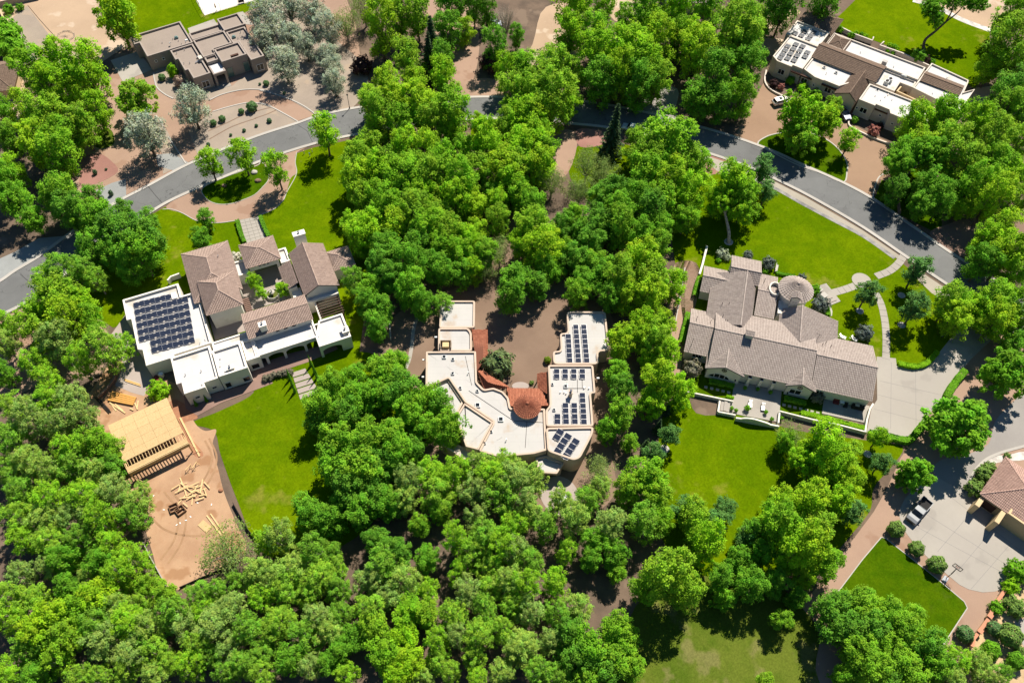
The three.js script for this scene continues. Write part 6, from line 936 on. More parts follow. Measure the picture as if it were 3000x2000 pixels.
// ---------- hedges ----------
function hedge(label, pts, w, h, mat = LEAF.m, group) {
  const base = pts[0], g = thing('hedge', label, 'hedge', [base.x, 0, base.z], 0, group), cb = crownBuilder(), c = new THREE.CatmullRomCurve3(pts.length > 2 ? pts : [pts[0], V3().lerpVectors(pts[0], pts[1], 0.5), pts[1]]), L = c.getLength(), r = rng(Math.round(L * 997)), n = Math.round(L * (w + 2 * h) * 95), core = [];
  for (let i = 0; i < n; i++) { const t = r(), p = c.getPointAt(t), d = c.getTangentAt(t), s = r() * (w + 2 * h), nx = V3(-d.z, 0, d.x); let off, y, nn; const wob = 0.1 * Math.sin(t * L * 2.1) * Math.sin(t * L * 0.7 + 2); if (s < w) { off = s - w / 2; y = h * (1 + wob) - 0.1 * r(); nn = V3(0, 1, 0); } else if (s < w + h) { off = w / 2 * (1 + wob) - 0.08 * r(); y = s - w; nn = nx.clone(); } else { off = -w / 2 * (1 + wob) + 0.08 * r(); y = s - w - h; nn = nx.clone().negate(); } const e = 0.72 + 0.56 * r(); cb.leaf(V3(p.x - base.x + nx.x * off, Math.max(0.04, y), p.z - base.z + nx.z * off), nn.add(onSphere(r).multiplyScalar(0.6)).normalize(), 0.13 + 0.07 * r(), 0.07 + 0.03 * r(), r() * 6.283, [e, e, e]); }
  const k = Math.max(3, Math.round(L / 0.8)); for (let i = 0; i < k; i++) { const p = c.getPointAt((i + 0.5) / k); core.push(bar(V3(p.x - base.x, -0.05, p.z - base.z), V3(p.x - base.x, h * 0.8, p.z - base.z), 0.05, 0.03, 4)); }
  part('stems', core, BARK, g); const m = soft(new THREE.Mesh(cb.done(), mat)); m.name = 'foliage'; g.add(m); return g;
}
hedge('clipped hedge along the left side of the front walk of the courtyard house', ground(B1, [2045, 500, 2070, 590, 2110, 690]), 0.8, 0.9, LEAF.d, 'hedges along the front walk'); hedge('clipped hedge along the right side of the front walk of the courtyard house', ground(B1, [2245, 465, 2280, 560, 2320, 640]), 0.8, 0.9, LEAF.d, 'hedges along the front walk');
{ const R = sheetAt(1960, 720, 2.7515); hedge('bright clipped hedge along the rear patio wall of the turret house', ground(R, [1065, 1345, 1250, 1385, 1420, 1430, 1590, 1475], 0.7), 0.9, 1.0, LEAF.b); hedge('dark hedge along the left wall of the turret house', ground(R, [150, 560, 120, 680, 95, 800]), 1.0, 1.2, LEAF.m); hedge('dark hedge left of the north wing of the turret house', ground(R, [240, 270, 215, 350, 200, 420]), 0.9, 1.1, LEAF.m); hedge('low dark hedge on the lawn behind the turret', ground(R, [860, 225, 930, 240, 1010, 250]), 0.6, 0.6, LEAF.d); hedge('low hedge under the left rear gable of the turret house', ground(R, [320, 1100, 420, 1118, 520, 1140]), 0.9, 0.8, LEAF.d); hedge('low hedge under the right rear gable of the turret house', ground(R, [925, 1240, 1010, 1258, 1100, 1280]), 0.9, 0.8, LEAF.d); hedge('short hedge at the entry of the turret house', ground(R, [1265, 500, 1275, 540, 1280, 570]), 0.9, 0.7, LEAF.m); hedge('small bright hedge end beside the rear terrace steps', ground(R, [460, 1220, 520, 1235]), 0.5, 0.6, LEAF.b);
  zone('planting_bed', ground(R, [170, 905, 600, 1000, 540, 1100, 520, 1255, 150, 1165]), 0.045, M.lawnDeep); zone('planting_bed', ground(R, [905, 1165, 1260, 1190, 1235, 1400, 890, 1330]), 0.045, M.lawnDeep);
  let k = 0; const wd = 'first second third fourth fifth sixth seventh'.split(' ');
  for (const [x, y, s] of [[298, 1140, 0], [345, 1150, 0], [392, 1161, 0], [437, 1172, 0], [482, 1183, 0], [928, 1283, 1], [973, 1294, 1], [1016, 1304, 1], [1063, 1315, 1], [1110, 1326, 1], [1155, 1337, 1], [1200, 1348, 1]]) { const i = s ? k - 5 : k; k++; const p = site(...R(x, y)), g = part('stepping_stone', rbox(0.62, 0.1, 0.55, 0.04), M.concrete); g.position.set(p.x, 0.03, p.z); g.rotation.y = rad(-13); tag(g, `square stepping stone, ${wd[i]} from the left under the ${s ? 'right' : 'left'} rear gable`, 'stepping stone', 'stepping stones behind the turret house'); } }
hedge('long clipped hedge between the turret house drive and the gravel, upper part', ground(C4, [1830, 330, 1760, 410, 1700, 500, 1670, 560]), 1.3, 1.3, LEAF.m); hedge('clipped hedge round the lower corner of the turret house drive', ground(C4, [1500, 760, 1420, 850, 1345, 925, 1200, 900, 1010, 860]), 1.2, 1.1, LEAF.m); hedge('low curved hedge on the lawn edge above the turret house drive', ground(C4, [1265, 262, 1400, 285, 1500, 262, 1600, 160]), 1.0, 0.8, LEAF.b);
for (const [f, x, y, r] of [[B4, 940, 1268, 0.75], [B4, 1300, 1132, 0.75], [B4, 1300, 1388, 0.75], [C4, 1008, 1030, 0.72], [C3, 1375, 985, 0.8], [B3, 1925, 672, 0.95]]) { const p = site(...f(x, y)), g = new THREE.CylinderGeometry(r, r * 1.05, 0.06, 28); g.translate(p.x, 0.06, p.z); struct('mulch_ring', g, M.kerb); }
// ---------- vehicles ----------
function carPaint(r, g, b) { const m = new THREE.MeshPhysicalMaterial({ roughness: 0.35, metalness: 0.35, clearcoat: 1, clearcoatRoughness: 0.06 }); m.color.setRGB(r, g, b); return m; }
const TYRE = flat(0.02, 0.02, 0.02), RIM = flat(0.45, 0.46, 0.47, 0.3, 0.8), LAMP = flat(0.75, 0.75, 0.72, 0.2), TAIL = flat(0.3, 0.012, 0.01, 0.3);
function vehicle(name, label, cat, from, to, paint, kind) { // from: tail, to: nose, both on the ground
  const a = site(...from), b = site(...to), dx = b.x - a.x, dz = b.z - a.z, L = kind === 'pickup' ? 5.7 : kind === 'suv' ? 4.75 : 4.6, Wd = kind === 'pickup' ? 1.98 : 1.86, g = thing(name, label, cat, [(a.x + b.x) / 2, 0.07, (a.z + b.z) / 2], Math.atan2(-dz, dx));
  const prof = (pts, depth, bev) => { const s = new THREE.Shape(); pts.forEach(([x, y], i) => i ? s.lineTo(x, y) : s.moveTo(x, y)); const e = new THREE.ExtrudeGeometry(s, { depth: depth - 2 * bev, bevelEnabled: true, bevelThickness: bev, bevelSize: bev, bevelOffset: -bev, bevelSegments: 2 }); e.translate(0, 0, -depth / 2 + bev); return e; }, h = L / 2;
  if (kind === 'pickup') {
    part('body', prof([[-h, 0.45], [-h, 0.72], [-0.5, 0.8], [-0.5, 1.15], [1.35, 1.15], [2.2, 1.12], [h - 0.1, 1.0], [h, 0.75], [h, 0.42], [-h + 0.1, 0.38]], Wd, 0.12), paint, g);
    part('bed_side', [box(2.3, 0.5, 0.1, -h + 1.2, 0.72, Wd / 2 - 0.06), box(2.3, 0.5, 0.1, -h + 1.2, 0.72, -Wd / 2 + 0.06), box(0.1, 0.5, Wd - 0.1, -h + 0.06, 0.72, 0)], paint, g); part('bed_liner', box(2.15, 0.04, Wd - 0.24, -h + 1.2, 0.8, 0), TYRE, g);
    part('cabin', prof([[-0.5, 1.1], [-0.35, 1.78], [-0.1, 1.88], [0.85, 1.86], [1.45, 1.14]], Wd - 0.24, 0.08), paint, g);
    part('windscreen', (() => { const s = box(0.04, 0.82, Wd - 0.5, 0, -0.41, 0); s.rotateZ(0.72); s.translate(1.19, 1.53, 0); return s; })(), W.glass, g); part('rear_window', (() => { const s = box(0.04, 0.5, Wd - 0.6, 0, -0.25, 0); s.rotateZ(-0.2); s.translate(-0.46, 1.5, 0); return s; })(), W.glass, g);
    for (const s of [-1, 1]) { part('side_window', prof([[-0.3, 1.2], [-0.2, 1.7], [0.75, 1.7], [1.15, 1.2]], 0.05, 0.01).translate(0, 0, s * (Wd / 2 - 0.11)), W.glass, g); part('mirror', rbox(0.12, 0.2, 0.26, 0.04, 1.05, 1.12, s * (Wd / 2 + 0.08)), TYRE, g); }
  } else {
    const t = kind === 'suv' ? 1.68 : 1.45;
    part('body', prof([[-h, 0.5], [-h + 0.05, 0.95], [-h + 0.25, 1.05], [0.9, 1.02], [h - 0.25, 0.85], [h, 0.62], [h - 0.02, 0.36], [-h + 0.1, 0.34]], Wd, 0.14), paint, g);
    part('cabin', prof([[-h + 0.2, 0.98], [-h + 0.5, t - 0.08], [-h + 0.9, t], [0.15, t - 0.02], [1.05, 0.98]], Wd - 0.3, 0.1), paint, g);
    part('windscreen', (() => { const s = box(0.04, 0.9, Wd - 0.52, 0, -0.45, 0); s.rotateZ(0.96); s.translate(0.66, (t + 1.0) / 2, 0); return s; })(), W.glass, g); part('rear_window', (() => { const s = box(0.04, 0.56, Wd - 0.58, 0, -0.28, 0); s.rotateZ(-0.5); s.translate(-h + 0.33, (t + 1.0) / 2 + 0.02, 0); return s; })(), W.glass, g);
    for (const s of [-1, 1]) { part('side_window', prof([[-h + 0.5, 1.05], [-h + 0.7, t - 0.12], [0.1, t - 0.12], [0.75, 1.05]], 0.05, 0.01).translate(0, 0, s * (Wd / 2 - 0.14)), W.glass, g); part('mirror', rbox(0.12, 0.14, 0.2, 0.04, 0.75, 1.0, s * (Wd / 2 + 0.05)), paint, g); }
    part('sunroof', box(0.8, 0.02, 0.8, -0.5, t - 0.005, 0), W.glass, g);
  }
  for (const x of [-L * 0.3, L * 0.31]) for (const s of [-1, 1]) { const w = new THREE.Group(); w.name = 'wheel'; w.position.set(x, 0.36, s * (Wd / 2 - 0.1)); g.add(w); const ty = new THREE.CylinderGeometry(0.36, 0.36, 0.24, 18); ty.rotateX(Math.PI / 2); const ri = new THREE.CylinderGeometry(0.23, 0.23, 0.26, 12); ri.rotateX(Math.PI / 2); part('tyre', ty, TYRE, w); part('rim', ri, RIM, w); }
  for (const s of [-1, 1]) { part('headlight', rbox(0.16, 0.16, 0.36, 0.03, h - 0.12, 0.66, s * (Wd / 2 - 0.32)), LAMP, g); part('tail_light', rbox(0.08, 0.22, 0.22, 0.02, -h + 0.03, 0.7, s * (Wd / 2 - 0.2)), TAIL, g); }
  part('grille', rbox(0.08, 0.24, Wd - 0.9, 0.02, h - 0.03, 0.5, 0), TYRE, g);
}
vehicle('pickup_truck', 'silver-grey pickup truck with a black bed parked on the concrete court', 'truck', [2714, 1470], [2661, 1534], carPaint(0.13, 0.14, 0.145), 'pickup');
vehicle('parked_car', 'silver car parked on the pink gravel before the white-roofed house', 'car', [2262, 309], [2313, 297], carPaint(0.62, 0.6, 0.58), 'suv');
vehicle('parked_car', 'grey-blue car parked in dappled shade beside the bare tree at the top', 'car', [1428, 66], [1474, 78], carPaint(0.2, 0.24, 0.28), 'sedan');
vehicle('road_truck', 'pale pickup truck half hidden by a treetop on the road', 'truck', [1880, 392], [1828, 378], carPaint(0.55, 0.6, 0.6), 'pickup');
vehicle('parked_car', 'white car under the trees right of the white-roofed house', 'car', [2748, 424], [2776, 394], carPaint(0.7, 0.72, 0.75), 'suv');
vehicle('parked_car', 'dark car with its nose out of the tiled entry porch', 'car', [2462, 322], [2484, 357], carPaint(0.1, 0.11, 0.16), 'sedan');
vehicle('parked_car', 'white car at the lower corner of the tan lot beside treetops', 'car', [62, 192], [100, 180], carPaint(0.7, 0.71, 0.72), 'sedan');
// ---------- street lamp, hoop, court fence ----------
{ const p = site(1024, 319), g = thing('street_lamp', 'black street lamp post standing behind the road kerb', 'street lamp', [p.x, 0, p.z]); part('post', [bar(V3(0, 0, 0), V3(0, 0.7, 0), 0.17, 0.11, 10), bar(V3(0, 0.7, 0), V3(0, 3.8, 0), 0.07, 0.055, 8)], W.dark, g); part('lantern', [bar(V3(0, 3.8, 0), V3(0, 4.25, 0), 0.12, 0.2, 8)], flat(0.6, 0.6, 0.58, 0.3), g); part('lantern_cap', [bar(V3(0, 4.25, 0), V3(0, 4.5, 0), 0.24, 0.03, 8)], W.dark, g); }
{ const p = site(...D4(1672, 640)), q = site(...D4(1780, 540), 3.2), g = thing('basketball_hoop', 'portable basketball hoop at the edge of the concrete court', 'basketball hoop', [p.x, 0.03, p.z]), d = V3(q.x - p.x, 0, q.z - p.z), u = d.clone().normalize(), n = V3(-u.z, 0, u.x), L = d.length(), ang = Math.atan2(-u.z, u.x);
  part('base', rbox(1.15, 0.32, 0.8, 0.12, 0, 0, 0, ang), flat(0.3, 0.32, 0.34, 0.4), g); part('pole', [bar(V3(u.x * 0.3, 0.2, u.z * 0.3), V3(u.x * (L - 0.9), 2.5, u.z * (L - 0.9)), 0.06), bar(V3(u.x * (L - 0.9), 2.5, u.z * (L - 0.9)), V3(u.x * L, 3.2, u.z * L), 0.05), bar(V3(u.x * 0.6, 1.6, u.z * 0.6), V3(u.x * L, 2.9, u.z * L), 0.04)], W.dark, g);
  const c = V3(d.x + u.x * 0.06, 3.3, d.z + u.z * 0.06), E = (s, y) => V3(c.x + n.x * s, c.y + y, c.z + n.z * s); part('backboard', beam(E(-0.68, 0), E(0.68, 0), 0.03, 0.98), (() => { const m = new THREE.MeshPhysicalMaterial({ roughness: 0.05, transmission: 1, thickness: 0 }); return m; })(), g); part('board_frame', [beam(E(-0.7, 0.5), E(0.7, 0.5), 0.09, 0.1), beam(E(-0.7, -0.5), E(0.7, -0.5), 0.09, 0.1), bar(E(-0.7, -0.5), E(-0.7, 0.5), 0.05), bar(E(0.7, -0.5), E(0.7, 0.5), 0.05), bar(E(-0.3, -0.3), E(-0.3, 0.15), 0.03), bar(E(0.3, -0.3), E(0.3, 0.15), 0.03), bar(E(-0.3, 0.15), E(0.3, 0.15), 0.03)], W.dark, g); const t = new THREE.TorusGeometry(0.23, 0.025, 6, 20); t.rotateX(Math.PI / 2); t.translate(c.x + u.x * 0.33, 3.02, c.z + u.z * 0.33); part('rim', t, flat(0.35, 0.08, 0.03), g); }
{ const p = ground(A1, [1668, -60, 1690, 10, 1725, 75, 1760, 135, 1900, 88, 2050, 40, 2200, -5]), g = thing('court_fence', 'thin white mesh fence round the pale court behind the taupe house', 'fence', [p[0].x, 0, p[0].z]); p.forEach((q) => part('post', bar(V3(q.x - p[0].x, 0, q.z - p[0].z), V3(q.x - p[0].x, 2.2, q.z - p[0].z), 0.05), W.frame, g)); for (let i = 0; i + 1 < p.length; i++) for (const y of [0.15, 2.15]) part('rail', bar(V3(p[i].x - p[0].x, y, p[i].z - p[0].z), V3(p[i + 1].x - p[0].x, y, p[i + 1].z - p[0].z), 0.035), W.frame, g); }
{ const p = site(...A1(1865, 100)), g = thing('closed_umbrella', 'closed brown umbrella standing on the pale court', 'umbrella', [p.x, 0.07, p.z]); part('pole', bar(V3(0, 0, 0), V3(0, 2.8, 0), 0.04), W.timber, g); const c = new THREE.ConeGeometry(0.22, 1.5, 10); c.translate(0, 2.0, 0); part('canopy', c, flat(0.22, 0.13, 0.08), g); const b = new THREE.CylinderGeometry(0.35, 0.4, 0.12, 16); b.translate(0, 0.06, 0); part('base', b, W.block, g); }
{ const p = site(...A1(2080, 30)), g = thing('court_bench', 'dark bench beside the white mesh court fence', 'bench', [p.x, 0.04, p.z], 0.4); part('seat', box(1.6, 0.08, 0.5, 0, 0.42, 0), W.dark, g); part('backrest', box(1.6, 0.45, 0.07, 0, 0.5, -0.25), W.dark, g); for (const s of [-0.65, 0.65]) part('leg', box(0.08, 0.42, 0.45, s, 0, 0), W.dark, g); }
{ const p = site(...A1(560, 315)), g = thing('brush_ring', 'loose ring of dead branches lying on the bare tan lot', 'brush pile', [p.x, 0.03, p.z]), r = rng(31), w = []; for (let i = 0; i < 60; i++) { const a = r() * 6.283, R = 1.9 + 0.7 * r(), b = a + 0.3 + 0.5 * r(); w.push(bar(V3(Math.cos(a) * R, 0.05 + 0.1 * r(), Math.sin(a) * R), V3(Math.cos(b) * R, 0.1 + 0.25 * r(), Math.sin(b) * R), 0.03, 0.015, 4)); } for (let i = 0; i < 24; i++) { const a = r() * 6.283; w.push(bar(V3(0, 0.05, 0), V3(Math.cos(a) * 1.9 * r(), 0.2 + 0.4 * r(), Math.sin(a) * 1.9 * r()), 0.03, 0.01, 4)); } part('branches', w, PALEBARK, g).userData.kind = 'stuff'; }
struct('irrigation_line', bandGeo(ground(A1, [235, 45, 330, 160, 420, 260, 490, 335, 540, 385, 640, 480]), 0.12, 0.03, 0.06), W.dark);
// boulders
[[0, 375, 560, 0.65, 'pale flat boulder on the island lawn above the dark one'], [0, 415, 648, 0.6, 'dark boulder on the island lawn'], [0, 60, 700, 0.5, 'boulder at the left tip of the island lawn']].forEach(([f, x, y, r, l], i) => { const p = site(...sheetAt(640, 350, 3.585)(x, y)), g = new THREE.IcosahedronGeometry(r, 2), a = g.attributes.position; for (let k = 0; k < a.count; k++) { const s = 0.8 + 0.35 * fbm((a.getX(k) / r + 1) / 2 % 1, (a.getZ(k) / r + 1) / 2 % 1, 4, 60 + i, 2); a.setXYZ(k, a.getX(k) * s * 1.25, Math.max(-0.1, a.getY(k) * s * 0.7 + r * 0.25), a.getZ(k) * s); } g.computeVertexNormals(); const m = part('boulder', g, i ? M.brownGravel : M.kerb); m.position.set(p.x, 0.05, p.z); tag(m, l, 'boulder', 'boulders on the island lawn'); });
{ const c = sheetAt(640, 350, 3.585); [[900, 362, 'short yellow-topped marker post left of the blue one beside the drive mouth', [0.5, 0.36, 0.1]], [960, 385, 'short blue-topped marker post beside the drive mouth', [0.03, 0.1, 0.35]], [985, 345, 'taller yellow-topped marker post beside the drive mouth', [0.5, 0.36, 0.1]]].forEach(([x, y, l, k]) => { const p = site(...c(x, y)), g = thing('marker_post', l, 'post', [p.x, 0.03, p.z], 0, 'marker posts by the drive'); part('shaft', bar(V3(0, 0, 0), V3(0, 0.85, 0), 0.09, 0.08, 8), W.bone, g); part('cap', bar(V3(0, 0.85, 0), V3(0, 1.0, 0), 0.13, 0.1, 8), flat(...k), g); }); }
// ---------- courtyard fountain and trees ----------
{ const R = sheetAt(340, 640, 2.7028), p = site(...R(1243, 612)), g = thing('fountain', 'octagonal stone fountain in the house courtyard', 'fountain', [p.x, 0.07, p.z]); const ring = new THREE.CylinderGeometry(1.35, 1.4, 0.6, 8, 1, true), rim = new THREE.TorusGeometry(1.3, 0.13, 6, 8); rim.rotateX(Math.PI / 2); rim.rotateY(Math.PI / 8); rim.translate(0, 0.6, 0); ring.rotateY(0); ring.translate(0, 0.3, 0); part('basin', [ring, rim], M.kerb, g); const w = new THREE.CylinderGeometry(1.25, 1.25, 0.04, 8); w.translate(0, 0.46, 0); part('water', w, (() => { const m = new THREE.MeshPhysicalMaterial({ roughness: 0.05 }); m.color.setRGB(0.09, 0.11, 0.02); return m; })(), g); const l = new THREE.LatheGeometry([[0.22, 0], [0.16, 0.5], [0.1, 1.0], [0.5, 1.2], [0.55, 1.3], [0.1, 1.32], [0.08, 1.7], [0.22, 1.85], [0, 1.95]].map((q) => new THREE.Vector2(...q)), 14); part('pedestal', l, M.kerb, g);
  [[1090, 500, 24, 'bright young tree left of the courtyard fountain'], [1150, 590, 18, 'lower bright young tree left of the courtyard fountain'], [1322, 560, 22, 'bright young tree right of the courtyard fountain']].forEach(([x, y, r, lab], i) => { const px = R(x, y), v = KIND.young[i], rm = r * metresPerUnit(...px), sc = rm / v.R, q = site(px[0], px[1], v.centre * sc), t = thing('courtyard_tree', lab, 'tree', [q.x, 0.06, q.z], i, 'courtyard trees'); const a = soft(new THREE.Mesh(v.wood, BARK)), b = soft(new THREE.Mesh(v.crown, LEAF.b)); a.name = 'trunk'; b.name = 'crown'; t.add(a, b); t.scale.setScalar(sc); }); }
// ---------- terrace furniture of the turret house ----------
{ const R = sheetAt(1960, 720, 2.7515), slatChair = (label, q, turn, mat) => { const p = site(...R(...q), 0.3), g = thing('lounge_chair', label, 'chair', [p.x, 0.14, p.z], turn, 'lounge chairs'); for (const [x, z] of [[-0.3, -0.7], [0.3, -0.7], [-0.3, 0.6], [0.3, 0.6]]) part('leg', box(0.06, 0.3, 0.06, x, 0, z), mat, g); part('frame', [box(0.06, 0.06, 1.5, -0.32, 0.3, 0), box(0.06, 0.06, 1.5, 0.32, 0.3, 0)], mat, g); for (let i = 0; i < 5; i++) part('slat', box(0.62, 0.05, 0.14, 0, 0.37, -0.05 + i * 0.18), LAMP, g); for (let i = 0; i < 4; i++) part('slat', beam(V3(-0.3, 0.42 + i * 0.13, -0.2 - i * 0.12), V3(0.3, 0.42 + i * 0.13, -0.2 - i * 0.12), 0.1, 0.05), LAMP, g); };
  slatChair('striped lounge chair on the rear terrace, left of two', [655, 1278], rad(-10), W.dark); slatChair('striped lounge chair on the rear terrace, right of two', [758, 1302], rad(-10), W.dark); slatChair('white lounge chair in the bed beside the east wing, left of two', [1395, 735], rad(60), LAMP); slatChair('white lounge chair in the bed beside the east wing, right of two', [1490, 752], rad(50), LAMP);
  [[505, 1315, 'potted plant at the left end of the terrace wall'], [540, 1332, 'second potted plant from the left on the terrace wall'], [630, 1315, 'largest potted plant beside the left lounge chair'], [780, 1345, 'potted plant below the right lounge chair'], [828, 1400, 'potted plant near the right end of the terrace wall'], [905, 1395, 'potted plant at the corner of the terrace railing'], [612, 1150, 'dark urn at the foot of the left loggia column'], [715, 1160, 'dark urn at the foot of the middle loggia column'], [818, 1185, 'dark urn at the foot of the right loggia column']].forEach(([x, y, l], i) => { const p = site(...R(x, y), 0.4), g = thing('potted_plant', l, 'plant', [p.x, 0.14, p.z], i, 'pots on the terrace'); part('pot', new THREE.LatheGeometry([[0.16, 0], [0.26, 0.3], [0.3, 0.42], [0.24, 0.42], [0.2, 0.36]].map((q) => new THREE.Vector2(...q)), 12), i > 5 ? W.dark : flat(0.3, 0.2, 0.14), g); const v = KIND.bush[i % 3], m = soft(new THREE.Mesh(v.crown, i > 5 ? LEAF.d : LEAF.m)); m.name = 'foliage'; m.scale.setScalar(i === 2 ? 0.5 : 0.34); m.position.y = 0.28; g.add(m); });
  const p1 = site(...R(1395, 1262), 0.5), t = thing('patio_table', 'small white table on the side patio of the turret house', 'table', [p1.x, 0.13, p1.z], rad(-13)); part('table_top', box(0.8, 0.06, 0.9, 0, 0.68, 0), LAMP, t); for (const [x, z] of [[-0.3, -0.35], [0.3, -0.35], [-0.3, 0.35], [0.3, 0.35]]) part('leg', box(0.06, 0.68, 0.06, x, 0, z), LAMP, t);
  const p2 = site(...R(1350, 1258), 0.4), c = thing('patio_sofa', 'dark red cushioned seat beside the small white patio table', 'sofa', [p2.x, 0.13, p2.z], rad(-13)); part('seat', rbox(1.1, 0.4, 0.8, 0.08), flat(0.16, 0.03, 0.03), c); part('backrest', rbox(1.1, 0.5, 0.22, 0.08, 0, 0.38, -0.32), flat(0.16, 0.03, 0.03), c);
  const p4 = site(...R(1425, 1285), 0.4), c4 = thing('patio_sofa', 'black low seat right of the small white patio table', 'sofa', [p4.x, 0.13, p4.z], rad(-13)); part('seat', rbox(0.8, 0.35, 0.8, 0.06), W.dark, c4); part('backrest', rbox(0.8, 0.4, 0.16, 0.05, 0, 0.33, -0.32), W.dark, c4);
  const p3 = site(...R(1525, 1300), 0.5), k = thing('outdoor_kitchen', 'dark outdoor grill counter with an arched tap on the side patio', 'grill', [p3.x, 0.13, p3.z], rad(-13)); part('counter', rbox(2.2, 0.9, 0.8, 0.04), W.dark, k); part('lid', rbox(0.8, 0.3, 0.6, 0.12, -0.3, 0.9, 0), W.metal, k); const tor = new THREE.TorusGeometry(0.3, 0.05, 6, 14, Math.PI); tor.translate(0.8, 1.2, 0); part('tap', tor, W.metal, k);
  const b = site(...R(868, 182), 0.4), bn = thing('garden_bench', 'pale stone bench on the lawn behind the north gable', 'bench', [b.x, 0.03, b.z], rad(72)); part('seat', rbox(1.9, 0.14, 0.55, 0.04, 0, 0.4, 0), M.kerb, bn); for (const s of [-0.7, 0.7]) part('leg', rbox(0.22, 0.4, 0.45, 0.03, s, 0, 0), M.kerb, bn); part('backrest', rbox(1.9, 0.5, 0.12, 0.04, 0, 0.54, -0.24), M.kerb, bn);
  for (const [x, y, l] of [[1210, 360, 'left block planter beside the entry steps'], [1250, 405, 'right block planter beside the entry steps']]) { const q = site(...R(x, y), 0.5), gg = thing('entry_pier', l, 'pier', [q.x, 0, q.z], rad(35)); part('shaft', box(1.0, 0.8, 1.0), M.kerb, gg); part('cap', rbox(1.2, 0.16, 1.2, 0.04, 0, 0.8, 0), M.kerb, gg); } }
{ const p = site(...C3(505, 1425), 0.6), g = thing('spa_cover', 'grey lozenge-shaped spa cover on the terrace below the adobe house', 'spa', [p.x, 0.06, p.z], rad(20)); const s = new THREE.Shape([[-1.3, -0.6], [-0.7, -1.2], [0.9, -1.1], [1.3, -0.3], [1.1, 1.1], [-1.0, 1.2]].map((q) => new THREE.Vector2(...q))); part('tub', upright(s, 0, 0.7), W.timber, g); part('cover', upright(s, 0.7, 0.85, 0.05), W.roofGrey, g); part('patio_block', [box(0.9, 0.4, 0.5, -2.3, 0, 0.8, 0.4), box(0.7, 0.4, 0.5, -2.6, 0, 1.7, 0.2)], M.paving, g); }
